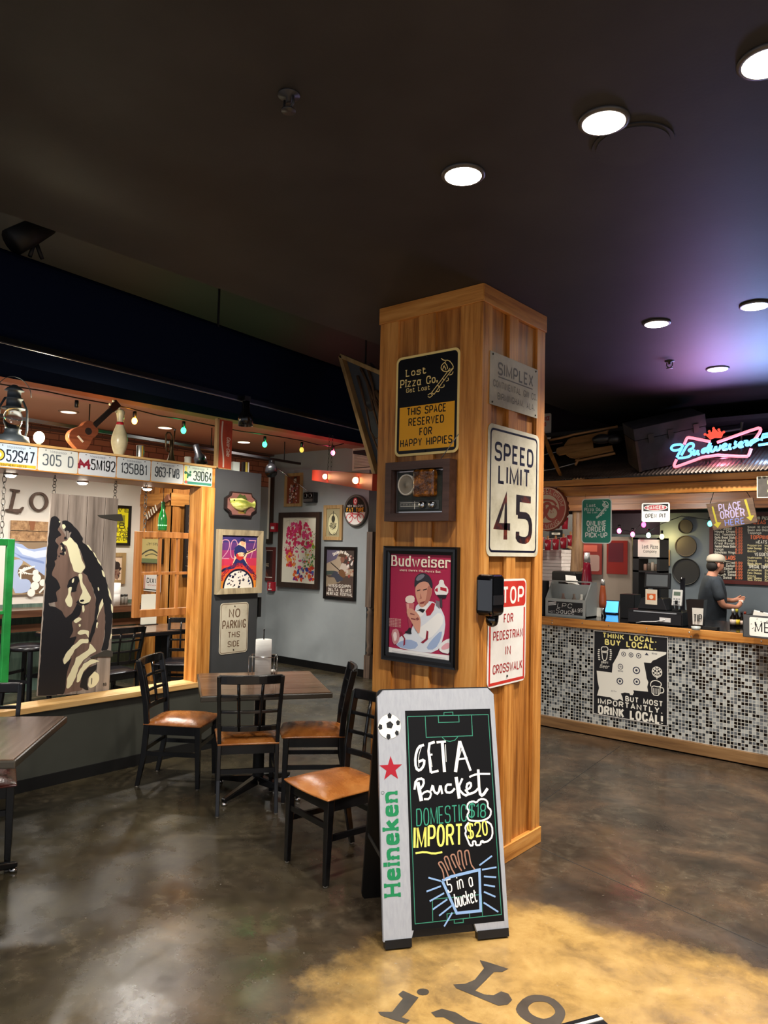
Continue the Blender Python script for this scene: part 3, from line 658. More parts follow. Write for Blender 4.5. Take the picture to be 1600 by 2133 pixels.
# --- radio in a shadow box
B = Bd('y', CY-.001, (817.5, 967), (951, 957.5), (817.5, 1087), (951, 1086), 'shadow_box_radio', 'old transistor radio mounted in a dark wooden shadow box on the cedar column', 'radio')
b = MB(nmat('walnut_frame', ['#33211a', '#45302a', '#513a33'], XG, 2.6, 6, (.4, .5), .1)); b.frame(-B.X, 0, B.X, B.h, .045, -.07, 0); b.build('frame', B.root)
b = MB(M_blkm); b.bb(-B.X+.02, -.012, .02, B.X-.02, 0, B.h-.02); b.build('back_panel', B.root)
b = MB(M_chrome); b.frame(-B.X+.055, .05, B.X-.05, B.h-.05, .008, -.03, -.012); b.build('chrome_edge', B.root)
b = MB(nmat('radio_face', ['#23261f', '#2c2f28', '#33362f'], (1, 1, 1), 30, 3, (.5, .6))); b.bb(-B.X+.062, -.03, .057, B.X-.057, -.012, B.h-.057); fc = b.build('radio_body', B.root)
x_, z_ = B.uv(.29, .62); b = MB(mat('#d8d2c4', .4)); b.lathe([(.062, -.03), (.062, -.04), (.054, -.043), (.054, -.036)], (x_, 0, z_), 28, 'y', cap=False); b.use(mat('#8b8272', .6)); b.lathe([(.054, -.037), (.018, -.032), (.016, -.036), (.0001, -.039)], (x_, 0, z_), 28, 'y', cap=False); b.build('speaker_cone', B.root)
x_, z_ = B.uv(.61, .62); b = MB(nmat('amber_glass', ['#120a04', '#5a3208', '#b06a16'], (1, 1, 1), 24, 5, (.08, .12), .4, spec=.8)); b.bb(x_-.075, -.075, z_-.075, x_+.075, -.03, z_+.08); b.build('amber_block', B.root, bevel=.014, seg=3)
q0 = B.uv(.18, .2); q1 = B.uv(.8, .345); b = MB(mat('#3d3f3d', .35)); b.bb(q0[0], -.036, q0[1], q1[0], -.03, q1[1]); b.use(mat('#c8c5b8', .5))
for f in (.31, .25): b.rect(*B.uv(.2, f), *B.uv(.53, f+.008), -.0366)
for i in range(14): x = .2+i*.024; b.rect(*B.uv(x, .27), *B.uv(x+.004, .295), -.0366)
b.use(mat('#e8e4d4', .4)); b.rect(*B.uv(.425, .205), *B.uv(.435, .34), -.037); b.build('tuning_dial', B.root)
for f in (.57, .72): x_, z_ = B.uv(f, .27); b = MB(M_chrome); b.lathe([(.021, -.036), (.02, -.06), (.016, -.064)], (x_, 0, z_), 18, 'y'); b.build('knob', B.root)
b = MB(M_blk); q0 = B.uv(.25, .08); q1 = B.uv(.7, .14); b.bb(q0[0], -.06, q0[1], q1[0], -.03, q1[1]); b.build('handle', B.root, bevel=.006)
b = MB(M_steel); q = B.uv(.72, .83); e = B.L(966, 907); b.tube([(q[0], -.05, q[1]), (e[0], -.052, e[1])], .0025, 6); b.ball((q[0], -.045, q[1]), .009, 8, 6); b.build('antenna', B.root)
# --- framed beer poster with the bartender
B = Bd('y', CY-.001, (806, 1137.5), (959, 1140), (801, 1371.8), (955.5, 1395), 'framed_beer_poster', 'vintage red beer poster in a black frame low on the cedar column', 'poster')
b = MB(mat('#0c0c0d', .25)); b.frame(-B.X, 0, B.X, B.h, .045, -.032, 0, .008); b.frame(-B.X+.012, .012, B.X-.012, B.h-.012, .014, -.036, -.03); b.build('frame', B.root)
b = MB(mat('#a81f48', .5)); b.bb(-B.X+.03, -.014, .03, B.X-.03, -.004, B.h-.03)
T = B.tracer(760, 940, 4); y = -.0146
def fill(c, P, dy, r=0): b.use(c if not isinstance(c, str) else mat(c, .5)); b.flat(chaikin(T(P), r, True) if r else T(P), y-dy*.0003)
PW = '#ece9e6'
fill(PW, (210, 1628, 330, 1650, 440, 1665, 560, 1682, 735, 1700, 730, 1755, 208, 1685), 1)
fill('#dfe3ea', (330, 1530, 420, 1480, 430, 1300, 470, 1260, 560, 1240, 640, 1290, 690, 1400, 670, 1560, 610, 1680, 440, 1668, 270, 1628, 290, 1560), 2, 1)
fill('#9fb2d4', (560, 1580, 660, 1480, 650, 1560, 600, 1650, 520, 1650), 3, 1); fill('#9fb2d4', (290, 1590, 380, 1560, 470, 1600, 420, 1655, 280, 1625), 3, 1)
fill('#f4f2ee', (440, 1480, 500, 1450, 560, 1400, 640, 1330, 680, 1410, 620, 1500, 560, 1560, 480, 1560), 4, 1)
fill('#8d1c32', (480, 1590, 520, 1560, 530, 1490, 545, 1500, 540, 1565, 500, 1600), 5); fill('#8d1c32', (300, 1500, 340, 1560, 335, 1620, 350, 1610, 352, 1560, 318, 1500), 5)
fill('#b41f33', (530, 1370, 520, 1330, 575, 1260, 600, 1270, 590, 1320, 560, 1365), 5)
fill('#f4f2ee', (455, 1320, 500, 1280, 560, 1260, 525, 1330, 480, 1390, 440, 1360), 5, 1)
SK = '#d79a82'
fill(SK, (432, 1130, 470, 1080, 560, 1090, 578, 1150, 560, 1240, 500, 1305, 470, 1290, 440, 1220), 6, 2)
fill('#b87462', (540, 1110, 575, 1140, 560, 1240, 500, 1305, 530, 1210), 7, 1)
fill('#2c2a33', (428, 1100, 436, 1040, 490, 1008, 550, 1030, 580, 1090, 580, 1150, 560, 1130, 545, 1090, 500, 1082, 460, 1100, 430, 1140), 8, 2); fill('#767884', (440, 1060, 470, 1025, 520, 1025, 500, 1060, 450, 1085), 9, 1)
for P in ((450, 1158, 478, 1150, 478, 1158, 452, 1166), (500, 1152, 534, 1142, 534, 1150, 502, 1160)): fill('#2b1d1c', P, 9)
fill('#8c3f38', (468, 1262, 520, 1245, 505, 1268, 480, 1272), 9); fill('#b87462', (478, 1180, 492, 1225, 470, 1230, 476, 1222), 9); fill('#17171c', (445, 1330, 480, 1310, 520, 1318, 500, 1345, 465, 1325), 9)
fill('#f2ded2', (352, 1215, 395, 1196, 432, 1210, 428, 1265, 356, 1262), 9, 1); fill('#cc6f72', (356, 1262, 428, 1265, 418, 1380, 372, 1378), 9); fill('#e7a9a0', (366, 1270, 382, 1270, 384, 1370, 374, 1370), 10); fill('#a83a50', (372, 1378, 418, 1380, 400, 1470, 385, 1470), 9); fill('#1c1a22', (340, 1510, 372, 1490, 385, 1465, 408, 1475, 400, 1500, 410, 1525), 10, 1)
fill(SK, (360, 1330, 390, 1300, 440, 1330, 478, 1380, 482, 1440, 470, 1530, 430, 1470, 400, 1410, 380, 1380), 11, 1); fill('#8d4a44', (395, 1345, 430, 1355, 432, 1365, 395, 1356), 12); fill('#8d4a44', (400, 1385, 440, 1395, 440, 1405, 402, 1398), 12); fill('#8d4a44', (440, 1390, 460, 1380, 470, 1400, 450, 1410), 12)
fill(PW, (632, 1110, 636, 1070, 672, 1070, 676, 1110, 712, 1140, 710, 1190, 660, 1215, 610, 1200, 594, 1160, 605, 1125), 9, 1); fill('#b41f33', (600, 1150, 622, 1135, 625, 1170, 602, 1165), 10); fill('#b41f33', (645, 1130, 695, 1140, 698, 1170, 645, 1155), 10); fill('#221b22', (615, 1195, 700, 1195, 690, 1225, 640, 1225), 10); fill('#443840', (640, 1225, 660, 1225, 662, 1300, 645, 1300), 10); fill('#7c6f78', (605, 1240, 640, 1250, 640, 1310, 610, 1280), 10)
fill(PW, (632, 1620, 680, 1570, 735, 1555, 732, 1690, 640, 1670), 11, 1); fill('#e0a0a8', (650, 1630, 700, 1590, 730, 1600, 725, 1640, 660, 1655), 12, 1); fill('#c98f90', (235, 1490, 290, 1470, 310, 1540, 290, 1600, 250, 1610), 11, 1); fill('#f0dcd8', (250, 1510, 280, 1500, 285, 1560, 262, 1590), 12, 1)
b.build('printed_poster', B.root)
b = MB(M_paper); LW = mat('#f1e7d2', .5)
bt(B, b, 'Budweiser', .5, .83, .085, .8, LW, y-.0042, wt=.2, slab=1.2, con=.5)
bt(B, b, "where there's life...there's Bud.", .5, .785, .016, .56, LW, y-.0042, wt=.2)
for i in range(6): bt(B, b, 'brewed and aged as ever', .17, .36-.013*i, .008, .17, LW, y-.0042, wt=.14)
b.use(mat('#7d7d80', .6))
for k_ in (.06, .048): b.rect(*B.uv(.14, k_+.022), *B.uv(.86, k_+.024), y-.0042)
b.build('lettering', B.root)
# --- right face of the column: three metal signs
def zx(ox, oy, k): return lambda x, y_: (ox+x/k, oy+y_/k)
z5 = zx(700, 560, 3.478); z6 = zx(760, 940, 4)
B = Bd('x', CX+.001, z5(1118, 590), z5(1460, 735), z5(1107, 978), z5(1456, 1083), 'gin_company_sign', 'grey weathered metal sign for a cotton gin maker near the column top', 'sign')
GRM = nmat('galvanized_plate', ['#8d8778', '#a39c8a', '#b2ab98'], (1, 1, 1), 5, 6, (.4, .6), 0)
b = MB(GRM); b.prism(rr(-B.X, 0, B.X, B.h, .006), -.003, 0); b.build('panel', B.root)
GL = mat('#5b574f', .6); b = MB(GL); bt(B, b, 'SIMPLEX', .52, .62, .21, .74, GL, -.0036, wt=.19); x0_, z_ = B.uv(.16, .55); x1_, _ = B.uv(.88, .55); b.rect(x0_, z_, x1_, z_+.007, -.0036)
bt(B, b, 'CONTINENTAL GIN CO.', .52, .36, .115, .92, GL, -.0036, wt=.15); bt(B, b, 'BIRMINGHAM, ALA.', .54, .14, .115, .78, GL, -.0036, wt=.15); b.build('lettering', B.root)
for u in ((.05, .95), (.95, .95), (.05, .05), (.95, .05)): b = MB(M_iron); x_, z_ = B.uv(*u); b.lathe([(.006, -.003), (.004, -.007)], (x_, 0, z_), 10, 'y'); b.build('nail', B.root)
B = Bd('x', CX+.001, (1019, 881), (1124.5, 908.5), z6(1000, 868), z6(1430, 884), 'speed_limit_sign', 'weathered white speed limit 45 sign on the right face of the column', 'sign')
CRW = nmat('old_sign_white', ['#98917b', '#bdb69f', '#cbc5b0', '#d3cdba'], (1, 1, 1), 4.5, 8, (.4, .6), 0)
sign_panel(B, CRW, .04); SB2 = nmat('old_sign_black', ['#0c0d1a', '#14142a', '#1c1826'], (1, 1, 1), 6, 5, (.25, .4)); SBR = nmat('rust_black', ['#0f0c14', '#1c1016', '#5a1f12', '#8c3c1c'], (1, 1, 1), 7, 5, (.35, .5), pos=[.35, .5, .58, .68])
b = MB(SB2); n = 6
O = rr(-B.X+.022, .022, B.X-.022, B.h-.022, .032, n); I = rr(-B.X+.034, .034, B.X-.034, B.h-.034, .024, n); N_ = len(O)
b.add([(p[0], -.0034, p[1]) for p in O+I], [(i, (i+1) % N_, N_+(i+1) % N_, N_+i) for i in range(N_)]); b.build('border', B.root)
b = MB(SB2); bt(B, b, 'SPEED', .5, .735, .125, .76, SB2, -.0034, wt=.19); bt(B, b, 'LIMIT', .5, .565, .125, .62, SB2, -.0034, wt=.19); bt(B, b, '45', .5, .13, .33, .74, SBR, -.0034, wt=.17); b.build('lettering', B.root)
B = Bd('x', CX+.001, (1017, 1206), z6(1338, 1064), z6(1016, 1977), z6(1337, 1906), 'stop_sign', 'red and white stop for pedestrian sign beside the dispenser on the column', 'sign')
WHS = nmat('chipped_white', ['#a9a098', '#d4cfc8', '#e3dfda'], (1, 1, 1), 5, 7, (.4, .5), 0, pos=[.22, .36, .7]); RDS = nmat('chipped_red', ['#d9c9c0', '#b3261d', '#c43327'], (1, 1, 1), 9, 8, (.4, .5), 0, pos=[.3, .37, .7])
sign_panel(B, WHS, .035); b = MB(RDS); q = B.uv(.04, .735); b.flat(rr(-B.X+.01, q[1], B.X-.01, B.h-.012, .025), -.0034); b.build('red_field', B.root)
b = MB(RDS); x0_, z0_ = B.uv(.05, .03); x1_, z1_ = B.uv(.95, .72); b.line([(x0_, z1_), (x0_, z0_), (x1_, z0_), (x1_, z1_)], .016, -.0034); b.build('border', B.root)
b = MB(WHS); bt(B, b, 'STOP', .53, .775, .14, .8, mat('#e6e0da', .5), -.0038, wt=.2); R2 = mat('#9a1b1e', .5)
for t, z, w in (('FOR', .59, .25), ('PEDESTRIAN', .435, .78), ('IN', .285, .14), ('CROSSWALK', .125, .78)): bt(B, b, t, .52, z, .075, w, R2, -.0038, wt=.16)
b.build('lettering', B.root)
b = MB(M_iron); x_, z_ = B.uv(.5, .08); b.lathe([(.007, -.0034), (.005, -.008)], (x_, 0, z_), 10, 'y'); b.build('bolt', B.root)
# --- soap dispenser
p0 = HX(1020, 1290, CX); r = thing('sanitizer_dispenser', 'glossy black hand sanitizer dispenser mounted on the column corner', 'dispenser', (CX, CY+.03, HX(1020, 1302, CX).z), pi/2)
gb = mat('#08080a', .08, spec=.7, coat=.6)
zt = HX(1018, 1195, CX).z-r.location.z
b = MB(gb); b.prism(rr(-.068, .06, .068, zt, .03), -.105, -.002); b.build('housing', r, bevel=.018, seg=3)
b = MB(gb); b.lathe([(.036, .065), (.034, .03), (.028, .012), (.012, 0)], (.014, -.06, 0), 20); b.build('nozzle', r)
b = MB(mat('#1d1d20', .2)); b.bb(-.05, -.109, .12, .052, -.104, .17); b.build('window_strip', r)

# ================================================================ A-FRAME BOARD
FL = HZ(797, 1976, 0); FR = HZ(1057, 1948, 0); wv = FR-FL; WID = wv.length; rz = atan2(wv.y, wv.x); mid = (FL+FR)/2
HT = 1.06; LEAN = radians(12.5)
sb = thing('sidewalk_board', 'white sandwich board with chalk lettering for beer buckets in front of the column', 'sandwich board', (mid.x, mid.y, 0), rz)
Q = Matrix.Rotation(-LEAN, 4, 'X')
SH = HT/cos(LEAN); hw = WID/2
def sbuild(b, name): b.v = [tuple(Q @ Vector(v)) for v in b.v]; return b.build(name, sb)
alu = nmat('brushed_panel', ['#989ca5', '#9fa3ab', '#a5a9b0'], (30, 30, .4), 3, 5, (.35, .45), 0)
sl = SH
b = MB(alu)
P = [(-hw, .03), (-hw+.125, .03), (-hw+.14, .075), (hw-.165, .075), (hw-.15, .03), (hw, .03)]+[(hw, sl-.03), (hw-.03, sl), (-hw+.03, sl), (-hw, sl-.03)]
b.prism(P, -.022, 0); sbuild(b, 'front_panel')
b = MB(M_blk); b.bb(-hw+.006, -.026, 0.002, -hw+.125, .01, .036); sbuild(b, 'rubber_foot'); b = MB(M_blk); b.bb(hw-.15, -.026, 0.002, hw-.002, .01, .036); sbuild(b, 'rubber_foot')
b = MB(mat('#050506', .4)); b.prism(rr(-hw+.002, .03, hw-.002, sl+.006, .03), .001, .02); sbuild(b, 'front_backing')
# rear leg panel, hinged at the top
dep = 2*HT*math.tan(LEAN)
b = MB(mat('#0a0a0b', .4)); b.prism(rr(-hw+.003, .0, hw-.003, sl-.005, .03), -.012, .008); M2 = Matrix.Translation((0, dep, 0)) @ Matrix.Rotation(LEAN, 4, 'X'); b.v = [tuple(M2 @ Vector(v)) for v in b.v]; b.build('rear_panel', sb)
b = MB(M_steel); b.bar((-hw+.012, .085, .34), (-hw+.012, dep-.08, .34), .004, .02); b.build('stay_bar', sb)
# print on the front; zoom traces (740,1440) scale 3.809
TLp, TRp, BLp, BRp = (145, 88), (1105, 85), (192, 2035), (1212, 1925)
def hom(src, dst):
    import numpy as np
    A_ = []; B_ = []
    for (x, y_), (u, v) in zip(src, dst): A_ += [[x, y_, 1, 0, 0, 0, -u*x, -u*y_], [0, 0, 0, x, y_, 1, -v*x, -v*y_]]; B_ += [u, v]
    h = list(np.linalg.solve(np.array(A_, float), np.array(B_, float)))+[1]
    return lambda x, y_: ((h[0]*x+h[1]*y_+h[2])/(h[6]*x+h[7]*y_+1), (h[3]*x+h[4]*y_+h[5])/(h[6]*x+h[7]*y_+1))
def pl_pt(px, py):
    """photo point to the leaning panel's own coordinates"""
    n = Vector((0, -cos(LEAN), sin(LEAN))); Rz = Matrix.Rotation(rz, 3, 'Z'); nw = Rz @ n; o = Vector((mid.x, mid.y, 0))+nw*.022
    d = ray(px, py); t = (o-CAMP).dot(nw)/d.dot(nw); loc = Rz.transposed() @ (CAMP+d*t-Vector((mid.x, mid.y, 0)))
    q = Q.inverted() @ loc; return (q.x, q.z)
def TA(P): return [pl_pt(740+P[i]/3.809, 1440+P[i+1]/3.809) for i in range(0, len(P), 2)]
yb = -.0226
b = MB(mat('#0a0b0e', .5, spec=.2)); b.flat(TA((395, 155, 1070, 138, 1183, 1820, 450, 1898)), yb); sbuild(b, 'chalkboard')
grn = mat('#2f7f68', .6); b = MB(grn)
for P, cl in (((415, 200, 1055, 184, 1160, 1770, 475, 1845), 1), ((555, 200, 563, 366, 930, 352, 922, 188), 0), ((658, 196, 662, 248, 824, 243, 820, 190), 0), ((703, 192, 704, 168, 774, 165, 775, 188), 0), ((615, 1822, 612, 1650, 800, 1632, 1000, 1612, 1010, 1785), 0), ((730, 1815, 728, 1765, 905, 1745, 908, 1795), 0), ((785, 1815, 786, 1840, 858, 1833, 856, 1806), 0), ((690, 365, 715, 390, 750, 398, 790, 388, 815, 360), 0)): b.line(TA(P), .0035, yb-.0004, bool(cl))
sbuild(b, 'pitch_lines')
chw = mat('#eeeeea', .8); b = MB(chw)
def chalk(P, w, it=1, m=None): b.use(m); b.line(chaikin(TA(P), it), w, yb-.0008)
for P, w in (((545, 425, 500, 440, 475, 520, 480, 610, 510, 632, 545, 590, 548, 540, 500, 560), .016), ((630, 402, 575, 420, 600, 645), .016), ((575, 510, 612, 500), .012), ((600, 645, 660, 630), .014), ((645, 405, 718, 398), .014), ((690, 405, 708, 640), .02), ((830, 395, 795, 640), .022), ((830, 395, 915, 630), .016), ((815, 540, 890, 530), .012),
             ((525, 440, 500, 520, 505, 600), .004), ((715, 420, 722, 560), .004), ((850, 440, 800, 600), .004), ((590, 480, 610, 600), .004),
             ((470, 780, 480, 700, 540, 690, 545, 740, 500, 790), .014), ((495, 720, 525, 870), .024), ((515, 830, 560, 790, 605, 800, 590, 855, 545, 855), .012), ((600, 790, 615, 740, 625, 800, 660, 815, 675, 735, 690, 815), .014), ((765, 740, 720, 740, 715, 800, 760, 805, 790, 770), .014), ((800, 680, 825, 850), .022), ((850, 690, 815, 770, 870, 830, 900, 815), .014), ((870, 790, 920, 760, 915, 720, 880, 740, 890, 820, 950, 800, 975, 770), .014), ((975, 620, 985, 810, 1010, 830, 1050, 770), .018), ((905, 680, 960, 655, 1070, 655), .012)): chalk(P, w*.72)
for P in ((900, 1020, 885, 985, 905, 950, 885, 925, 895, 885, 935, 870, 960, 885, 985, 855, 1030, 855, 1052, 880, 1050, 920, 1078, 940, 1072, 990, 1040, 1015, 990, 1030, 930, 1028, 900, 1020), (900, 1040, 870, 1075, 880, 1110, 870, 1130, 890, 1175, 910, 1225, 935, 1222, 930, 1190, 955, 1188, 955, 1222, 995, 1218, 995, 1190, 1015, 1185, 1010, 1200, 1055, 1190, 1090, 1150, 1085, 1060, 1040, 1030)): chalk(P, .008, 1)
sbuild(b, 'chalk_heading')
def chtext(t, x0, x1, yy0, yy1, m, wt, h_px, it=.05, jit=.25):
    L0, L1 = TA((x0, yy0))[0], TA((x1, yy1))[0]; w = sqrt((L1[0]-L0[0])**2+(L1[1]-L0[1])**2); hh = h_px/3.809*.00205
    b.text(t, (L0[0]+L1[0])/2, (L0[1]+L1[1])/2, hh, yb-.0008, m, w, wt=wt, rot=atan2(L1[1]-L0[1], L1[0]-L0[0]), it=it, jit=jit)
g2 = mat('#2f8f74', .8); yl = mat('#e9e36a', .8)
b = MB(g2); chtext('DOMESTIC', 485, 885, 1065, 1025, g2, .07, 130); chtext('$18', 900, 1035, 1000, 995, g2, .1, 105)
chtext('IMPORT', 460, 855, 1240, 1210, yl, .12, 155); chtext('$20', 895, 1055, 1165, 1135, yl, .12, 110); chalk((478, 1285, 550, 1272, 620, 1290, 690, 1275), .008, 1, yl)
sbuild(b, 'chalk_prices')
bl = mat('#86a9d6', .8); br_ = mat('#9c7360', .8); b = MB(bl); chalk((690, 1502, 760, 1470, 985, 1415, 995, 1740, 805, 1760, 690, 1502), .012, 0, bl)
for P in ((580, 1478, 680, 1505), (565, 1588, 680, 1545), (590, 1665, 705, 1600), (615, 1730, 730, 1650), (665, 1780, 765, 1700), (705, 1865, 770, 1755), (985, 1380, 1085, 1305), (1005, 1415, 1120, 1395), (1020, 1468, 1118, 1475), (1020, 1535, 1108, 1548), (1020, 1590, 1112, 1630), (1018, 1675, 1135, 1750)): chalk(P, .007, 0, bl)
for P in ((705, 1490, 695, 1420, 660, 1370, 665, 1355, 688, 1352, 720, 1415, 740, 1470), (745, 1420, 705, 1330, 712, 1310, 735, 1312, 760, 1400, 790, 1450), (800, 1400, 755, 1310, 768, 1292, 790, 1296, 810, 1370, 845, 1425), (830, 1380, 810, 1280, 822, 1262, 842, 1268, 850, 1360, 870, 1410), (885, 1380, 865, 1275, 880, 1260, 900, 1264, 915, 1370, 950, 1415)): chalk(P, .006, 1, br_)
chtext('5 in a', 735, 935, 1595, 1540, chw, .1, 95, jit=.3); chtext('bucket', 795, 970, 1715, 1665, chw, .1, 100, jit=.3); sbuild(b, 'chalk_bucket')
# brand strip
hg = mat('#0c7a4a', .45); b = MB(hg); L0, L1 = TA((352, 1628))[0], TA((335, 790))[0]; w = L1[1]-L0[1]
b.text('Heineken', L0[0], (L0[1]+L1[1])/2, .064, yb-.0004, hg, w, wt=.24, slab=1.3, rot=pi/2, con=.72); c_ = TA((218, 805))[0]; b.use(mat('#3a4a44', .5)); b.ring(c_[0], c_[1], .006, .0075, yb-.0004, n=16); sbuild(b, 'brand_name')
c_ = TA((283, 615))[0]; P = [(c_[0]+(.056 if i % 2 == 0 else .0225)*sin(i*pi/5), c_[1]+(.056 if i % 2 == 0 else .0225)*cos(i*pi/5)) for i in range(10)]; b = MB(mat('#9c0d22', .45)); b.flat(P, yb-.0004); sbuild(b, 'red_star')
c_ = TA((272, 278))[0]; b = MB(mat('#ebe8de', .5)); b.disc(c_[0], c_[1], .055, yb-.0004, n=32); b.use(mat('#14161a', .5))
for a, d, rr_ in ((80, .006, .018), (88, .047, .014), (20, .044, .013), (182, .044, .014), (262, .046, .014), (318, .046, .013)):
    q = (c_[0]+d*cos(radians(a)), c_[1]+d*sin(radians(a))); b.flat([(q[0]+rr_*cos(2*pi*i/5+radians(a))*(.8 if d > .03 else 1), q[1]+rr_*sin(2*pi*i/5+radians(a))) for i in range(5)], yb-.0008)
b.use(mat('#8a8a86', .6)); b.ring(c_[0], c_[1], .0545, .0556, yb-.0006, n=32); sbuild(b, 'football_print')

# ================================================================ FURNITURE
def make_chair(loc, rz, label, leath=None, group='black lattice back dining chairs'):
    """front of the seat faces local -y"""
    r = thing('dining_chair', label, 'chair', loc, rz, group); lt = leath or M_leather
    b = MB(lt); sw, sd, n = .215, .215, 9; V = []; Fc = []
    for top in (0, 1):
        for j in range(n):
            for i in range(n):
                u, v = -1+2*i/(n-1), -1+2*j/(n-1); wv_ = sw*(1-.08*(v+1)/2)
                bow = .018*(1-u*u) if v < 0 else 0
                z = .437+(.035*(1-abs(u)**4)*(1-abs(v)**4)+.012 if top else 0)
                V.append((u*wv_, v*sd-bow*(abs(v)), z))
    g = lambda t, i, j: t*n*n+j*n+i
    for j in range(n-1):
        for i in range(n-1): Fc.append((g(1, i, j), g(1, i+1, j), g(1, i+1, j+1), g(1, i, j+1))); Fc.append((g(0, i, j+1), g(0, i+1, j+1), g(0, i+1, j), g(0, i, j)))
    for i in range(n-1):
        Fc += [(g(0, i, 0), g(0, i+1, 0), g(1, i+1, 0), g(1, i, 0)), (g(0, i+1, n-1), g(0, i, n-1), g(1, i, n-1), g(1, i+1, n-1)), (g(0, 0, i+1), g(0, 0, i), g(1, 0, i), g(1, 0, i+1)), (g(0, n-1, i), g(0, n-1, i+1), g(1, n-1, i+1), g(1, n-1, i))]
    b.add(V, Fc, True); b.build('seat', r, bevel=.006, seg=2)
    b = MB(M_black); b.bb(-.195, -.19, .375, .195, -.165, .438); b.bb(-.195, .165, .375, .195, .19, .438); b.bb(-.195, -.19, .375, -.17, .19, .438); b.bb(.17, -.19, .375, .195, .19, .438); b.build('seat_frame', r)
    legs = []
    for s in (-1, 1):
        b = MB(M_black); b.bar((s*.185, -.185, .438), (s*.185, -.195, .008), .042, .042, (0, 1, 0), .028, .028); legs.append(b.build('leg', r, bevel=.004))
    sp = [(.245, .008), (.205, .22), (.19, .44), (.2, .58), (.23, .75), (.262, .89)]
    for s in (-1, 1):
        b = MB(M_black); V = []; Fc = []
        for y_, z in sp:
            x = s*(.185+(.02 if z > .5 else 0)*(z-.44)/.5); w = .03 if z < .1 else .04
            for i, j in ((-1, -1), (1, -1), (1, 1), (-1, 1)): V.append((x+i*.0125, y_+j*w/2, z))
        for k in range(len(sp)-1):
            for i in range(4): Fc.append((k*4+i, k*4+(i+1) % 4, k*4+4+(i+1) % 4, k*4+4+i))
        m_ = len(V); Fc += [(3, 2, 1, 0), (m_-4, m_-3, m_-2, m_-1)]; b.add(V, Fc); legs.append(b.build('leg', r, bevel=.004))
    def yz(z):
        for (a, za), (c, zc) in zip(sp, sp[1:]):
            if za <= z <= zc: return a+(c-a)*(z-za)/(zc-za)
        return sp[-1][0]
    b = MB(M_black)
    def curved(z, hgt, th, dip=.03):
        y_ = yz(z); x = .185+(.02*(z-.44)/.5 if z > .5 else 0); P = []; N_ = 9; V = []; Fc = []
        for i in range(N_):
            u = -1+2*i/(N_-1); yy = y_+dip*(1-u*u)
            for a, c in ((-1, -1), (1, -1), (1, 1), (-1, 1)): V.append((u*x, yy+a*th/2, z+c*hgt/2))
        for k in range(N_-1):
            for i in range(4): Fc.append((k*4+i, k*4+4+i, k*4+4+(i+1) % 4, k*4+(i+1) % 4))
        Fc += [(0, 1, 2, 3), (N_*4-1, N_*4-2, N_*4-3, N_*4-4)]; b.add(V, Fc)
    curved(.868, .058, .024); b.build('top_rail', r, bevel=.005)
    for z, h_ in ((.76, .02), (.655, .02), (.545, .034)): b = MB(M_black); curved(z, h_, .016); b.build('back_slat', r, bevel=.003)
    for x in (-.065, .065):
        b = MB(M_black); zz = [.53, .62, .7, .78, .85]; b.tube([(x*(1+.05*i), yz(z)+.027, z) for i, z in enumerate(zz)], .0105, 6); b.build('back_spindle', r)
    for s in (-1, 1): b = MB(M_black); b.bar((s*.186, -.19, .24), (s*.186, .2, .24), .016, .03); b.build('stretcher', r)
    b = MB(M_black); b.bar((-.185, .2, .27), (.185, .2, .27), .03, .018, (0, 1, 0)); b.build('stretcher', r)
    b = MB(M_black); b.bar((-.185, -.19, .3), (.185, -.19, .3), .016, .03); b.build('stretcher', r)
    for (x, y_), lg in zip(((-.185, -.195), (.185, -.195), (-.185, .245), (.185, .245)), legs): b = MB(mat('#8c8478', .4)); b.lathe([(.012, 0), (.013, .012)], (x, y_, .0005), 8); b.build('glide', lg)
    return r
def chair_at(front, facing, label, **k):
    """front: floor point of the seat centre, facing: direction the sitter looks (degrees from +x)"""
    a = radians(facing); return make_chair((front[0], front[1], 0), a+pi/2, label, **k)
# dining table
TB = HZ(545, 1640, 0); td = radians(55.6); t0 = [HZ(*q, .76) for q in ((405, 1456), (686, 1447), (655, 1395), (420, 1398))]
tc_ = sum(t0, Vector())/4
tb = thing('dining_table', 'square pedestal dining table with a brown laminate top beside the half wall', 'table', (tc_.x, tc_.y, 0), td)
tw, tdp = .86, .87
b = MB(M_table); b.bb(-tw/2+.012, -tdp/2+.012, .735, tw/2-.012, tdp/2-.012, .761); b.build('tabletop', tb)
b = MB(mat('#3d3830', .3)); b.bb(-tw/2, -tdp/2, .722, tw/2, tdp/2, .757); b.build('top_edge', tb, bevel=.006)
b = MB(M_blkm); b.lathe([(.045, .09), (.04, .12), (.038, .7), (.12, .722)], n=20); b.build('pedestal', tb)
for a in range(4):
    b = MB(M_black); d = Vector((cos(a*pi/2+pi/4), sin(a*pi/2+pi/4), 0)); b.bar(d*.03+Vector((0, 0, .085)), d*.36+Vector((0, 0, .035)), .05, .06, w2=.035, h2=.025); ft = b.build('base_foot', tb, bevel=.006)
    b = MB(M_chrome); b.lathe([(.02, 0.001), (.022, .014), (.01, .024)], d*.345, 12); b.build('glide', ft)
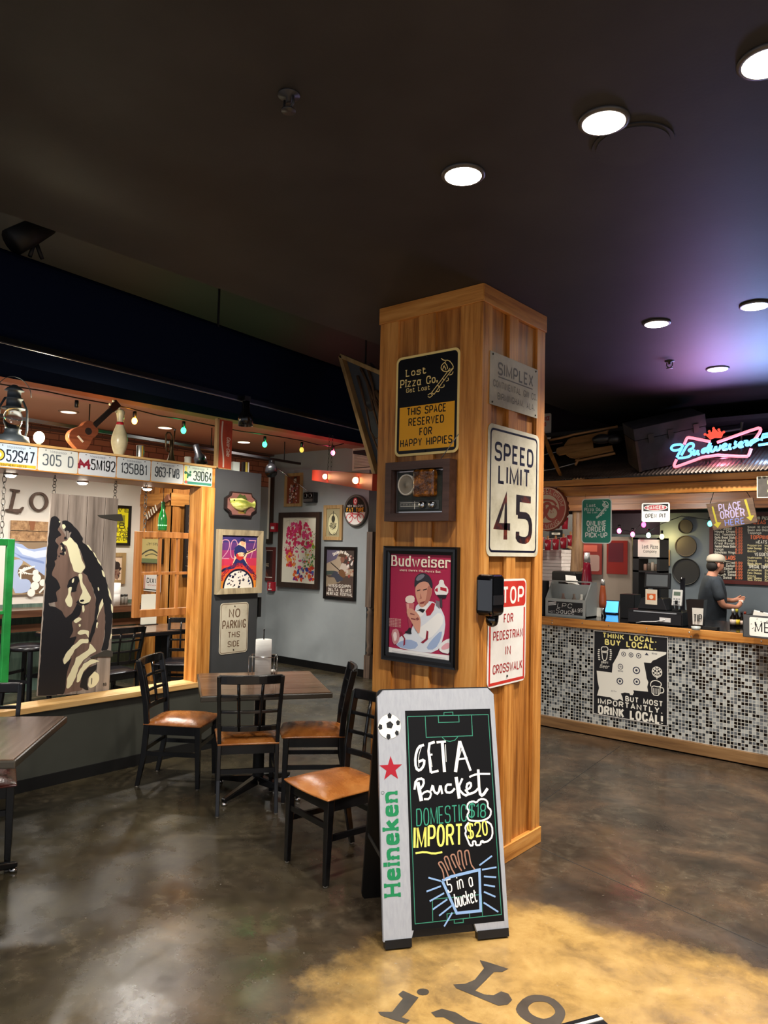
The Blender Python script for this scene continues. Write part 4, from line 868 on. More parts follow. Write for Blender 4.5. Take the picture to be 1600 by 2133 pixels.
# ---------------------------------------------------------------- seats and table things
chair_at((-4.62, 3.26), 35, 'black lattice back chair with tan seat between half wall and table', group='black lattice back dining chairs')
chair_at((-3.92, 3.29), 143, 'black lattice back chair with tan seat, its back turned to the camera')
chair_at((-3.72, 3.72), 226, 'black lattice back chair on the far side of the table, seen side on')
chair_at((-2.80, 3.0), 259, 'black lattice back chair with bright tan seat right behind the sandwich board')
chair_at((-4.26, 1.69), 335, 'black chair with maroon seat tucked under the table at the left edge', leath=M_leatherR)
tb2 = copy_tree(tb); tb2.location = (-3.95, 1.45, 0); tb2.rotation_euler = (0, 0, radians(-41)); tb2['label'] = 'dining table cut by the left photo edge, only one corner showing'
TZ = .7612
def towel(name, loc, label, h=.28, r=.058):
    b = MB(nmat('paper_roll', ['#dcd9d2', '#e8e6e0', '#efede8'], (1, 1, 14), 3, 4, (.8, .9), .12)); b.lathe([(.02, 0), (r, .0), (r, h*.48), (r-.002, h*.5), (r, h*.52), (r-.001, h), (.02, h)], n=28); b.use(mat('#8a7458', .8)); b.lathe([(.02, .002), (.02, h-.001)], n=20)
    return b.solo(name, label, 'paper towel', loc=tuple(loc), world=False)
p = HZ(547, 1417, TZ)
towel('paper_towel_roll', (p.x, p.y, TZ+.012), 'white paper towel roll standing in a wire holder on the dining table')
r = thing('towel_holder', 'chrome wire paper towel holder on the dining table', 'holder', (p.x, p.y, TZ), radians(40))
b = MB(M_blk); b.tube([(0, 0, .014), (0, 0, .36)], .005, 8); b.ball((0, 0, .362), .007, 8, 6); b.build('spindle', r)
b = MB(M_chrome); b.tube([(.1*cos(t*pi/12), .085*sin(t*pi/12), .004) for t in range(24)], .004, 6, True); b.bar((-.1, 0, .004), (.1, 0, .004), .006, .004); b.build('base_ring', r)
b = MB(M_chrome); b.tube([(-.09, -.075, .175), (.09, -.075, .175), (.09, .075, .175), (-.09, .075, .175)], .0035, 6, True); b.build('guard_rail', r)
for x, y_ in ((.09, -.075), (.09, .075), (-.09, .075), (-.09, -.075)): b = MB(M_chrome); b.tube([(x, y_, .002), (x, y_, .175)], .003, 6); b.build('upright', r)
for px, py, w, c in ((568, 1413, 'brown pepper shaker with a white lid beside the paper towel roll', '#3b2a1e'), (567, 1420, 'little white salt shaker in front of the paper towel roll', '#e6e2da')):
    q = HZ(px, py, TZ); r = thing('table_shaker', w, 'shaker', (q.x, q.y, TZ))
    b = MB(mat(c, .3)); b.lathe([(.019, 0), (.021, .01), (.018, .045 if c[1] == '3' else .03)], n=16); b.build('body', r)
    b = MB(mat('#efece6', .35)); z = .045 if c[1] == '3' else .03; b.lathe([(.019, z), (.019, z+.014), (.01, z+.02)], n=16); b.build('lid', r)

# ================================================================ PASS THROUGH: plates, hung things, header top
def plate(x0, x1, bgc, num, numc, head, label, foot=None, extra=None):
    u0, u1 = HX(x0, 950, HWX+.002).y, HX(x1, 950, HWX+.002).y; cy = (u0+u1)/2; w = u1-u0-.004; z0, z1 = 2.222, 2.382
    r = thing('license_plate', label, 'license plate', (HWX+.001, cy, z0), pi/2, 'license plates along the header'); h = z1-z0
    b = MB(mat(bgc, .35)); b.prism(rr(-w/2, 0, w/2, h, .012), -.0015, 0); b.build('plate', r)
    b = MB(mat(numc, .4)); nx = 0
    if extra in ('seal',): nx = .03
    if extra in ('M', 'splat'): nx = .045
    b.text(num, nx, h*.27, h*.46, -.002, None, w*(.78 if not nx else .66), wt=.13); b.text(head, 0, h*.83, h*.1, -.002, mat('#5a6270', .5), w*.42, wt=.13)
    b.build('lettering', r)
    if foot: b = MB(mat(foot[0], .4)); b.rect(-w/2+.006, .006, w/2-.006, h*.17, -.002); b.text(foot[1], -w*.05, h*.045, h*.085, -.0024, mat(foot[2], .5), w*.6, wt=.2); b.build('motto_band', r)
    if extra == 'seal':
        b = MB(mat('#171b22', .5)); b.disc(-w*.4, h*.5, .042, -.0022); b.use(mat('#d8ae3c', .5)); b.disc(-w*.4, h*.5, .034, -.0026); b.use(mat('#e9e4d6', .5)); b.disc(-w*.4, h*.5, .018, -.003); b.build('seal', r)
    if extra == 'M':
        b = MB(mat('#7d1a2c', .5)); s = .038; cx_ = -w*.36; cz_ = h*.45
        b.line([(cx_-s, cz_-s*.8), (cx_-s*.8, cz_+s*.8), (cx_, cz_-s*.2), (cx_+s*.8, cz_+s*.8), (cx_+s, cz_-s*.8)], .02, -.0024); b.rect(cx_-s*1.3, cz_-.006, cx_+s*1.3, cz_+.008, -.0026); b.build('emblem', r)
    if extra == 'splat':
        b = MB(mat('#2f6b4b', .5))
        for i in range(7): b.disc(-w*.37+random.uniform(-.025, .025), h*.52+random.uniform(-.035, .035), random.uniform(.008, .016), -.0022-.0001*i, n=9)
        b.use(mat('#e2d26a', .5)); b.rect(-w/2+.006, h*.2, -w/2+.03, h*.95, -.0021); b.use(mat('#b8574a', .5)); b.rect(-w/2+.01, .008, -w/2+.035, h*.2, -.0026); b.build('emblem', r)
    for x in (-w*.32, w*.32): b = MB(M_iron); b.lathe([(.004, -.0015), (.003, -.004)], (x, 0, h*.92), 8, 'y'); b.build('screw', r)
plate(-13, 78, '#b9c9d6', '52S47', '#1c2230', 'Mississippi', 'license plate 52S47 with a gold band, leftmost on the header', ('#d5a52d', 'SOUTHERN MOTTO', '#171717'), 'seal')
plate(79, 163, '#c4c6c0', '305 D', '#4e565c', 'Mississippi', 'washed out license plate ending in 05 D below the glowing bulb')
plate(164, 243, '#c3c7cc', '5M192', '#15171b', 'Mississippi', 'license plate 5M192 with a maroon M emblem', None, 'M')
plate(244, 315, '#bcc2c4', '135BB1', '#33393f', 'Mississippi', 'license plate 135BB1 on the header')
plate(316, 383, '#bcc0be', '963-FWB', '#3b4247', 'Tennessee', 'license plate 963-FWB on the header')
plate(384, 444, '#c2d0bd', '39D64', '#22302c', 'Mississippi', 'license plate 39D64 with green emblem, rightmost on the header', ('#3c7f6c', 'STATE', '#3c7f6c'), 'splat')

GX = HWX-.2
# --- painted barn door on chains
Z2 = lambda *P: [(P[i]/3.8095, 980+P[i+1]/3.8095) for i in range(0, len(P), 2)]
cor = Z2(397, 180, 932, 225, 285, 1790, 858, 1755)
B = Bd('x', GX, *cor, 'barn_door_panel', 'old plank door hung on chains, painted with a hand-on-face portrait in black and cream', 'painted door')
T = B.tracer(0, 980, 3.8095)
top = [T((397, 180))[0], T((540, 192))[0], T((690, 204))[0], T((830, 216))[0], T((932, 225))[0]]; bot = [T((285, 1790))[0], T((440, 1782))[0], T((600, 1772))[0], T((745, 1763))[0], T((858, 1755))[0]]
for i in range(4):
    b = MB([M_grey, M_grey, M_grey, M_grey2][i]); e = .0025
    b.prism([(bot[i][0]+e, bot[i][1]), (bot[i+1][0]-e, bot[i+1][1]), (top[i+1][0]-e, top[i+1][1]), (top[i][0]+e, top[i][1])], -.02, 0); b.build('plank', B.root, bevel=.002)
b = MB(M_grey2); b.box((0, .014, B.h*.2), (B.w*.9, .02, .1)); b.box((0, .014, B.h*.85), (B.w*.9, .02, .1)); b.build('cross_brace', B.root)
def CT(P):
    Q_ = []; W_ = T(P); n_ = len(W_)
    for i in range(n_):
        a, c = W_[i], W_[(i+1) % n_]; L_ = sqrt((a[0]-c[0])**2+(a[1]-c[1])**2); m_ = max(1, int(L_/.022)); Q_.append(a)
        for k in range(1, m_): Q_.append((a[0]+(c[0]-a[0])*k/m_+random.uniform(-.004, .004), a[1]+(c[1]-a[1])*k/m_+random.uniform(-.004, .004)))
    return chaikin(Q_, 1, True)
y = -.0206; PB = mat('#17181d', .55); PC = mat('#ddd8b4', .6); b = MB(nmat('brown_face_paint', ['#54423a', '#685248', '#735c51'], VG, 2.2, 8, (.7, .8), .2)); b.flat(CT((450, 420, 520, 540, 600, 580, 650, 700, 670, 780, 720, 920, 750, 1020, 800, 1010, 830, 1100, 820, 1300, 790, 1440, 740, 1480, 640, 1740, 500, 1770, 500, 1500, 540, 1300, 430, 1100, 400, 800)), y+.0004); b.use(PB)
b.flat(CT((395, 372, 430, 358, 460, 385, 472, 425, 445, 470, 480, 515, 440, 530, 425, 560, 458, 598, 440, 640, 448, 680, 420, 715, 430, 745, 405, 800, 400, 832, 440, 862, 470, 935, 432, 962, 445, 1040, 372, 1050, 382, 1075, 432, 1082, 480, 1112, 512, 1170, 560, 1132, 600, 1052, 642, 1080, 620, 1150, 560, 1200, 572, 1262, 540, 1330, 600, 1312, 562, 1400, 482, 1500, 500, 1540, 560, 1482, 522, 1600, 512, 1720, 492, 1775, 290, 1786, 330, 1200, 370, 560)), y)
b.flat(CT((500, 400, 542, 410, 602, 468, 650, 540, 640, 568, 690, 600, 760, 700, 800, 770, 832, 870, 870, 1000, 886, 1130, 870, 1280, 842, 1420, 792, 1430, 822, 1300, 826, 1150, 802, 1010, 776, 1060, 770, 1150, 742, 1280, 702, 1370, 690, 1340, 740, 1180, 752, 1010, 720, 920, 680, 830, 642, 810, 670, 770, 642, 680, 600, 580, 540, 520, 560, 490, 520, 450)), y)
b.flat(CT((535, 870, 590, 835, 640, 850, 605, 900, 590, 960, 545, 965, 520, 920)), y); b.flat(CT((590, 1050, 630, 1010, 700, 1050, 650, 1075)), y-.0002)
b.flat(CT((622, 1720, 640, 1620, 690, 1560, 762, 1532, 752, 1580, 690, 1640, 680, 1700, 692, 1742)), y); b.flat(CT((480, 400, 520, 395, 600, 465, 560, 490, 500, 470)), y)
random.seed(11)
for i in range(16):
    c_ = T((random.uniform(420, 560), random.uniform(440, 700)))[0]; r_ = random.uniform(.006, .016); b.flat([(c_[0]+r_*random.uniform(.5, 1.4)*cos(k), c_[1]+r_*random.uniform(.5, 1.4)*sin(k)) for k in (0, 1, 2.1, 3.1, 4.2, 5.2)], y-.0001)
b.use(PC)
for P in ((520, 560, 540, 525, 600, 580, 632, 680, 666, 770, 632, 815, 575, 800, 547, 720, 530, 640, 520, 600, 482, 572, 500, 560), (610, 820, 640, 815, 645, 890, 680, 950, 712, 1010, 700, 1042, 650, 1060, 612, 1042, 625, 1000, 646, 960, 625, 900), (530, 930, 560, 920, 547, 980, 566, 1040, 555, 1086, 525, 1075, 503, 1030, 530, 980),
          (560, 865, 580, 850, 575, 885, 560, 895), (570, 1192, 620, 1160, 640, 1180, 610, 1200, 590, 1212), (610, 1215, 635, 1220, 620, 1246), (600, 1290, 622, 1265, 696, 1270, 692, 1330, 672, 1292, 620, 1302), (490, 1510, 512, 1450, 562, 1390, 622, 1338, 692, 1332, 690, 1370, 640, 1370, 580, 1420, 540, 1500, 500, 1540),
          (515, 1722, 520, 1650, 575, 1540, 590, 1482, 660, 1440, 690, 1420, 702, 1368, 756, 1430, 702, 1460, 652, 1500, 612, 1560, 590, 1640, 560, 1700, 530, 1730), (595, 1682, 600, 1620, 650, 1530, 720, 1490, 782, 1512, 702, 1540, 652, 1590, 622, 1672), (685, 1702, 702, 1630, 740, 1590, 772, 1612, 776, 1660, 740, 1712, 702, 1726),
          (672, 588, 690, 590, 722, 640, 705, 630), (724, 640, 745, 660, 760, 700, 742, 680), (755, 690, 790, 740, 794, 760, 765, 725), (795, 785, 812, 800, 824, 850, 805, 835), (838, 895, 858, 950, 880, 1040, 862, 1010, 845, 945), (868, 1050, 886, 1080, 884, 1135, 872, 1110), (765, 920, 778, 935, 775, 960, 764, 945), (790, 1040, 805, 1010, 812, 1060, 770, 1140, 756, 1190, 775, 1080), (755, 1200, 770, 1205, 762, 1255, 750, 1240), (640, 1070, 655, 1065, 662, 1110, 645, 1130), (480, 565, 500, 570, 495, 590), (478, 430, 500, 425, 515, 450, 490, 470), (470, 600, 485, 610, 478, 640), (500, 640, 512, 650, 505, 672), (455, 400, 470, 405, 462, 418), (870, 1290, 880, 1300, 870, 1340, 862, 1330)): b.flat(CT(P), y-.0005)
b.use(M_grey); b.flat(CT((650, 1510, 705, 1470, 740, 1475, 690, 1500, 655, 1530)), y-.0007)
b.use(PB); b.text('BB', *T((820, 1705))[0], .02, y-.0003, PB, .03, wt=.2)
for P in ((560, 935, 570, 950, 600, 945, 590, 960, 560, 962), (620, 1030, 650, 1020, 660, 1035, 630, 1045), (710, 1700, 715, 1640, 722, 1645, 718, 1690)): b.flat(CT(P), y-.0008)
b.build('painted_portrait', B.root)
for P in ((762, 355, 950, 345, 965, 400, 940, 405, 780, 372), (700, 1480, 830, 1420, 880, 1430, 880, 1475, 760, 1475, 710, 1490)):
    b = MB(mat('#4a4843', .6, .5)); b.prism(T(P), -.028, -.0212); b.build('strap_hinge', B.root)
def chain(name, parent, a, c, n, rr_=.013, th=.0028, m=None):
    b = MB(m or mat('#6d6862', .4, .8)); a, c = Vector(a), Vector(c); L_ = (c-a).length/n
    for i in range(n):
        p = a.lerp(c, (i+.5)/n); d = (c-a).normalized(); s = Vector((1, 0, 0)) if i % 2 else Vector((0, 1, 0)); s = (s-d*s.dot(d)).normalized()
        b.tube([p+d*(L_*.62*cos(t*pi/5))+s*(rr_*sin(t*pi/5)) for t in range(10)], th, 5, True)
    return b.build(name, parent, True)
for px in (112, 239):
    q = HX(px, 1028+(px-104)*.085, GX); chain('chain', B.root, (GX, q.y, q.z+.002), (GX, q.y+.004, 2.213), 6)
# --- six pane sash
def sash(corn, m, name, label, cols, rows, stile, rail, glassy=True, chains=(), dep=.035):
    B = Bd('x', GX, *corn, name, label, 'window sash'); X, H = B.X, B.h
    for x0_, x1_ in ((-X, -X+stile), (X-stile, X)): b = MB(m); b.bb(x0_, -dep, 0, x1_, 0, H); b.build('stile', B.root, bevel=.003)
    for z0_, z1_ in ((0, rail*1.25), (H-rail, H)): b = MB(m); b.bb(-X+stile, -dep, z0_, X-stile, 0, z1_); b.build('rail', B.root, bevel=.003)
    for i in range(1, cols): x = -X+stile+(2*X-2*stile)*i/cols; b = MB(m); b.bb(x-.011, -dep*.8, rail*1.25, x+.011, -.004, H-rail); b.build('muntin', B.root)
    for i in range(1, rows): z = rail*1.25+(H-rail*2.25)*i/rows; b = MB(m); b.bb(-X+stile, -dep*.85, z-.011, X-stile, -.003, z+.011); b.build('muntin', B.root)
    for px, py in chains: q = HX(px, py, GX); chain('chain', B.root, (GX, q.y, B.root.location.z+H), (GX, q.y, 2.213), 12)
    return B
sash(Z2(1065, 480, 1590, 500, 1040, 1165, 1560, 1140), nmat('sash_wood', ['#6f4420', '#965f2e', '#ab7440'], VG, 2.6, 8, (.35, .5), .15), 'window_sash', 'old wooden six pane window sash hung on chains in the pass through', 3, 2, .055, .05, True, ((301, 1100), (395, 1105)))
sash(((-95, 1117), (26, 1124.5), (-100, 1448), (13.5, 1431)), nmat('green_paint', ['#1d6f33', '#258a40', '#2c9a4a'], (1, 1, 1), 5, 4, (.3, .4), 0), 'green_window_sash', 'bright green painted window sash hung at the left photo edge', 2, 2, .05, .05, True, ((3, 1120),))

# --- things along the top of the header
HTOP = 2.4022
def on_header(px, x=GX): return Vector((x, HX(px, 940, x).y, HTOP))
k_ = (on_header(200)-CAMP).dot(_f)/F_PX        # metres per photo pixel along the header
# lantern
p = on_header(24); r = thing('storm_lantern', 'grey metal storm lantern at the left end of the header', 'lantern', p); gm = mat('#5a646c', .5, .25)
s = .4/.42
b = MB(gm); b.lathe([(.11, 0), (.115, .02), (.105, .06), (.06, .075), (.05, .1), (.06, .11)], n=24); b.build('fuel_tank', r)
b = MB(glass('#dfe8ea', .05, 'lantern_glass')); b.lathe([(.045, .11), (.062, .16), (.062, .21), (.045, .255)], n=24); b.build('globe', r)
b = MB(gm); b.lathe([(.075, .255), (.078, .265), (.05, .275), (.05, .32), (.06, .325), (.06, .335), (.045, .34), (.045, .385), (.065, .388), (.05, .405), (.015, .43)], n=24); b.build('chimney_cap', r)
for sg in (-1, 1): b = MB(gm); b.tube([(0, sg*.09, .06), (0, sg*.1, .12), (0, sg*.095, .26), (0, sg*.06, .33)], .008, 8); b.build('side_tube', r)
b = MB(gm); b.tube([(0, .12*sin(t*pi/10), .4+.13*cos(t*pi/10)-.04) for t in range(-5, 6)], .003, 6); b.build('bail_handle', r)
# bare bulb behind the plates
p = on_header(80, GX-.05); r = thing('bare_bulb_lamp', 'glowing bare bulb lamp between lantern and ukulele', 'lamp', p); b = MB(M_blk); b.lathe([(.035, 0), (.035, .012), (.02, .02), (.018, .05)], n=16); b.build('socket', r)
b = MB(mat('#fff0c0', .4, emit=14)); b.ball((0, 0, .085), (.038, .038, .045), 16, 12); b.build('bulb', r)
lamp('bare_bulb_light', 'POINT', (p.x+.03, p.y, p.z+.15), 6, (1, .88, .6), .04)
# ukulele: body outline traced as a figure of eight, neck and head leaning to the right
B0_, Hd = HX(172, 905, GX), HX(229, 852, GX); ax = (Hd-B0_).normalized(); base = on_header(165); ang = atan2(ax.z, ax.y)
r = thing('ukulele', 'small brown ukulele leaning on the header beside the bowling pin', 'ukulele', (GX, B0_.y, B0_.z), pi/2)
UM = nmat('mahogany', ['#5a2c1c', '#76402a', '#8a5036'], XG, 3, 6, (.3, .4), .05)
def ur(x, z): return (x*cos(ang)-z*sin(ang), x*sin(ang)+z*cos(ang))
Lb = (HX(214, 868, GX)-HX(140, 925, GX)).length*.95
P = chaikin([(-.48, 0), (-.47, .22), (-.3, .34), (-.08, .3), (.08, .22), (.22, .25), (.38, .2), (.42, 0), (.38, -.2), (.22, -.25), (.08, -.22), (-.08, -.3), (-.3, -.34), (-.47, -.22)], 2, True)
q = Lb*.78
b = MB(UM); b.prism([ur(x*q, z*q) for x, z in P], -.045, .015); b.build('body', r, bevel=.004)
b = MB(mat('#1a0c08', .7)); c_ = ur(.12*q, 0); b.disc(c_[0], c_[1], .028, -.0456); b.build('sound_hole', r)
c_ = ur(-.22*q, 0); b = MB(mat('#d8cdb8', .5)); b.T = Matrix.Translation((c_[0], -.05, c_[1])) @ Matrix.Rotation(-ang, 4, 'Y'); b.bb(-.006, -.004, -.03, .006, .004, .03); b.build('bridge', r)
a, c = ur(.36*q, 0), ur(.36*q+.2, 0); b = MB(mat('#231c1a', .4)); b.bar((a[0], -.04, a[1]), (c[0], -.04, c[1]), .038, .022, (0, 1, 0)); b.build('neck', r)
a, c = ur(.36*q+.2, 0), ur(.36*q+.29, 0); b = MB(mat('#3a1d14', .4)); b.bar((a[0], -.038, a[1]), (c[0], -.03, c[1]), .05, .02, (0, 1, 0), .062, .02); b.build('headstock', r)
for x in (.225, .265):
    for s in (-1, 1): c_ = ur(.36*q+x, s*.036); b = MB(mat('#d9cfa8', .4)); b.ball((c_[0], -.036, c_[1]), .011, 8, 6); b.build('tuning_peg', r)
# bowling pin
p = on_header(248); r = thing('bowling_pin', 'cream bowling pin with a red neck stripe on the header', 'bowling pin', p)
b = MB(nmat('pin_cream', ['#b7ab88', '#cfc49f', '#ddd3b2'], (1, 1, 1), 6, 4, (.25, .35))); pr = [(.026, 0), (.034, .02), (.05, .07), (.06, .12), (.058, .16), (.045, .21), (.028, .26), (.0235, .29), (.025, .315), (.031, .35), (.03, .37), (.02, .385), (.0001, .39)]
b.lathe([(a*1.06, c) for a, c in pr], n=28); b.build('pin_body', r)
b = MB(M_red); b.lathe([(.0286*1.07, .262), (.0238*1.1, .285)], n=28); b.build('neck_stripe', r)
# striped can, horn, mug
p = on_header(292); b = MB(mat('#c9c7bd', .3, .7)); b.lathe([(.03, 0), (.031, .003), (.031, .118), (.029, .121), (.0001, .121)], p, 24); b.use(mat('#2a2c2a', .4)); 
for a in range(5): t = a*1.25; b.bar((p.x+.0315*cos(t), p.y+.0315*sin(t), p.z+.006), (p.x+.0315*cos(t), p.y+.0315*sin(t), p.z+.115), .008, .002, (cos(t), sin(t), 0))
b.use(mat('#c9a13a', .4)); b.bar((p.x+.032, p.y, p.z+.006), (p.x+.032, p.y, p.z+.115), .012, .002, (1, 0, 0)); b.solo('striped_can', 'tall silver can with dark stripes between pin and horn', 'can', loc=tuple(p))
p = on_header(357); r = thing('brass_horn', 'dark old brass horn standing on its bell on the header', 'horn', p); HMt = mat('#5b4a34', .35, .8)
b = MB(HMt); b.lathe([(.05, 0), (.044, .012), (.03, .04), (.02, .08), (.012, .14), (.01, .2)], n=24); b.build('bell', r)
b = MB(HMt); b.tube(chaikin([(0, 0, ), (0, 0)], 1) and [(0, 0, .19), (0, .0, .235), (0, -.02, .262), (0, -.045, .262), (0, -.058, .24), (0, -.055, .14), (0, -.042, .105), (0, -.022, .1), (0, -.012, .12), (0, -.012, .2)], .0075, 8); b.tube([(0, .008, .1), (0, .02, .2), (0, .026, .285)], .006, 8); b.build('tubing', r)
b = MB(M_steel); b.lathe([(.006, .285), (.013, .3)], (0, .026, 0), 12); b.build('mouthpiece', r)
p = on_header(392); b = MB(mat('#c9c5b4', .5)); b.lathe([(.026, 0), (.03, .01), (.028, .05), (.03, .075), (.024, .08), (.022, .01)], p, 20); b.solo('cream_mug', 'small cream mug behind the rightmost license plate', 'mug', loc=tuple(p))
# red soda crate on the partition
p0, p1 = HX(452, 975, HWX-.03), HX(483, 975, HWX-.03); zt = HX(468, 873, HWX-.03).z; zb = 2.386; w = (p1.y-p0.y)
r = thing('soda_crate', 'tall red soda crate with white wave standing on the grey partition', 'crate', (HWX-.06, (p0.y+p1.y)/2, zb), pi/2)
h = zt-zb; b = MB(nmat('worn_red', ['#8d3018', '#a94024', '#b84c30'], (1, 1, 1), 8, 6, (.5, .6))); b.bb(-w/2+.015, -.02, .01, w/2, .012, h-.004); b.build('face_board', r)
b = MB(M_pale); b.bb(-w/2-.004, -.024, 0, -w/2+.016, .015, h); b.bb(-w/2, -.024, 0, w/2+.002, .015, .012); b.bb(-w/2, -.024, h-.008, w/2, .015, h); b.build('side_slat', r)
b = MB(mat('#d8c3b0', .6)); P = [(-.028, h-.02), (-.036, h*.75), (-.034, h*.55), (-.018, h*.38), (-.008, h*.22), (-.006, .02)]; b.line(chaikin(P), .016, -.0212); b.text('Coca-Cola', .024, h*.47, .036, -.0212, None, h*.38, wt=.16, rot=-pi/2, it=.25); b.build('wave_lettering', r)
b = MB(mat('#cfd8cf', .6)); q = HX(490, 968, HWX-.07); b.bb(HWX-.12, q.y-.035, 2.386, HWX-.05, q.y+.035, 2.386+.085); b.solo('white_carton', 'small white carton right of the red crate on the partition', 'carton')
b = MB(mat('#17171a', .5)); q = HX(512, 972, HWX-.1); b.bb(HWX-.12, q.y-.035, 2.386, HWX-.09, q.y-.012, 2.386+.1); b.bb(HWX-.12, q.y+.012, 2.386, HWX-.09, q.y+.018, 2.386+.1); b.use(mat('#d2bd4d', .5)); b.bb(HWX-.12, q.y-.012, 2.386, HWX-.09, q.y+.012, 2.386+.1); b.use(mat('#e6e2d6', .5)); b.bb(HWX-.12, q.y+.018, 2.386, HWX-.09, q.y+.03, 2.386+.1); b.solo('striped_tin', 'yellow and black striped tin on the end of the partition', 'tin')

# --- rear rail with heads, string lights
RR = 2.86; A, C_ = HZ(0, 865, RR), HZ(625, 966, RR)
b = MB(M_blk); d = (C_-A).normalized(); b.bar(A-d*1.5, C_, .035, .03); b.solo('dining_track_rail', 'black lighting rail hanging under the salmon ceiling', 'lighting rail')
for px in (185, 440, 592):
    t_ = (px-0)/625; q = A.lerp(C_, 1/(1+(1-t_)/t_*(C_-CAMP).dot(_f)/(A-CAMP).dot(_f)) if t_ > 0 else 0); b = MB(M_blk); b.tube([q+Vector((0, 0, .01)), (q.x, q.y, 3.12)], .006, 6); b.solo('rail_hanger', 'thin black rod holding the dining rail '+{185: 'above the ukulele', 440: 'left of the red crate', 592: 'near the end by the framed pictures'}[px], 'rod')
def small_head(px, py, s, label, tiltd):
    q = HZ(px, py, RR-.02); r = thing('track_spotlight', label, 'spotlight', q); dv_ = Vector(tiltd).normalized(); b = MB(M_blk); b.tube([(0, 0, -.002), (0, 0, -.05*s)], .012*s, 8); b.build('stem', r)
    b = MB(mat('#0d0d0f', .25)); o = Vector((0, 0, -.05*s)); b.tube([o-dv_*.06*s, o+dv_*.03*s, o+dv_*.07*s, o+dv_*.15*s], [.03*s, .034*s, .06*s, .062*s], 18); b.build('shade', r)
    return r
small_head(412, 928, 1.15, 'black bell-shaped track head behind the rightmost plates', (.2, .25, -1)); small_head(566, 958, 1.25, 'round black track head by the framed pictures', (.55, -.5, -.6))
SX = -6.35
wire = thing('string_light', 'black cord of coloured party bulbs strung under the salmon ceiling', 'string lights', HX(383, 880, SX))
pts = [HX(x, y_, SX) for x, y_ in ((-60, 790), (0, 800), (30, 805), (95, 815), (160, 829), (220, 840), (280, 853), (332, 866), (383, 874), (450, 888), (500, 898), (552, 905), (590, 911), (629, 918), (660, 926), (694, 930), (716, 924))]
b = MB(M_blk); b.tube(pts, .006, 6); b.build('cord', wire, True)
for px, py, c, e in ((160, 834, '#2a2620', 0), (281, 857, '#ff9a30', 12), (383, 878, '#20d070', 7), (552, 909, '#20d070', 7), (629, 921, '#c9b44a', .6), (694, 928, '#ff4a70', 8)):
    q = HX(px, py, SX); b = MB(M_blk); b.lathe([(.016, 0), (.018, -.02), (.018, -.06), (.012, -.065)], q, 12); so_ = b.build('bulb_socket', wire, True)
    if e or px == 629: b = MB(mat(c, .3, emit=e)); b.ball(q+Vector((0, 0, -.092)), (.026, .026, .033), 14, 10); b.build('bulb', wire, True).parent = so_
    if e > 2: lamp('party_bulb_light', 'POINT', q+Vector((.06, 0, -.1)), 1.6, lin(c)[:3], .03)
# ================================================================ ON THE GREY PARTITION
PX = HWX+.001
z7 = zx(440, 960, 7.108)
B = Bd('x', PX, z7(185, 450), z7(640, 480), z7(185, 820), z7(640, 830), 'fish_plaque', 'mounted bass on an octagonal wooden plaque on the grey partition', 'wall trophy')
X, H = B.X, B.h; c = .06
P = [(-X+c, 0), (X-c, 0), (X-c*.8, c*.5), (X, c), (X, H-c), (X-c*.8, H-c*.5), (X-c, H), (-X+c, H), (-X+c*.8, H-c*.5), (-X, H-c), (-X, c), (-X+c*.8, c*.5)]
b = MB(mat('#1c1210', .4)); b.prism(P, -.03, 0); b.build('plaque_edge', B.root); b = MB(nmat('plaque_wood', ['#5c3a34', '#744d45', '#83584f'], XG, 3, 6, (.35, .5), .05)); b.prism([(x*.9, H/2+(z-H/2)*.88) for x, z in P], -.036, -.03); b.build('plaque_face', B.root)
def fishbody(xs, m, y0, flat=.5):
    V = []; Fc = []; n = 12
    for x, z, r in xs:
        for k in range(n): a = 2*pi*k/n; V.append((x, y0-abs(r)*flat*sin(a) if sin(a) > 0 else y0, z+r*cos(a)))
    for i in range(len(xs)-1):
        for k in range(n): Fc.append((i*n+k, i*n+(k+1) % n, (i+1)*n+(k+1) % n, (i+1)*n+k))
    return V, Fc
zc = H*.5; L = X*.8
b = MB(nmat('bass_skin', ['#2f4a24', '#8a8f3c', '#cfc67e', '#ddd8a8'], (1, 1, 5), 4, 5, (.2, .35), 0, pos=[.25, .42, .55, .7]))
V, Fc = fishbody([(-L, zc+.03, .012), (-L*.8, zc+.012, .035), (-L*.5, zc, .052), (-L*.15, zc-.002, .062), (L*.2, zc-.004, .052), (L*.55, zc, .03), (L*.78, zc+.002, .02), (L*.98, zc+.004, .034)], None, -.036, .75); b.add(V, Fc, True); b.build('bass_body', B.root)
b = MB(mat('#39451f', .4)); b.prism([(-L*.5, zc+.05), (-L*.25, zc+.09), (0, zc+.075), (L*.12, zc+.085), (L*.35, zc+.045), (0, zc+.052)], -.05, -.045); b.prism([(L*.05, zc-.05), (L*.2, zc-.08), (L*.32, zc-.045)], -.05, -.045); b.prism([(L*.85, zc), (L*1.05, zc+.05), (L*1.0, zc), (L*1.05, zc-.045)], -.05, -.04); b.build('fin', B.root)
b = MB(mat('#0c0c08', .1)); b.ball((-L*.78, -.062, zc+.03), .007, 8, 6); b.build('eye', B.root)
b = MB(mat('#c3a34d', .3, .8)); b.rect(-.04, H*.12, .04, H*.2, -.0366); b.build('name_plate', B.root)
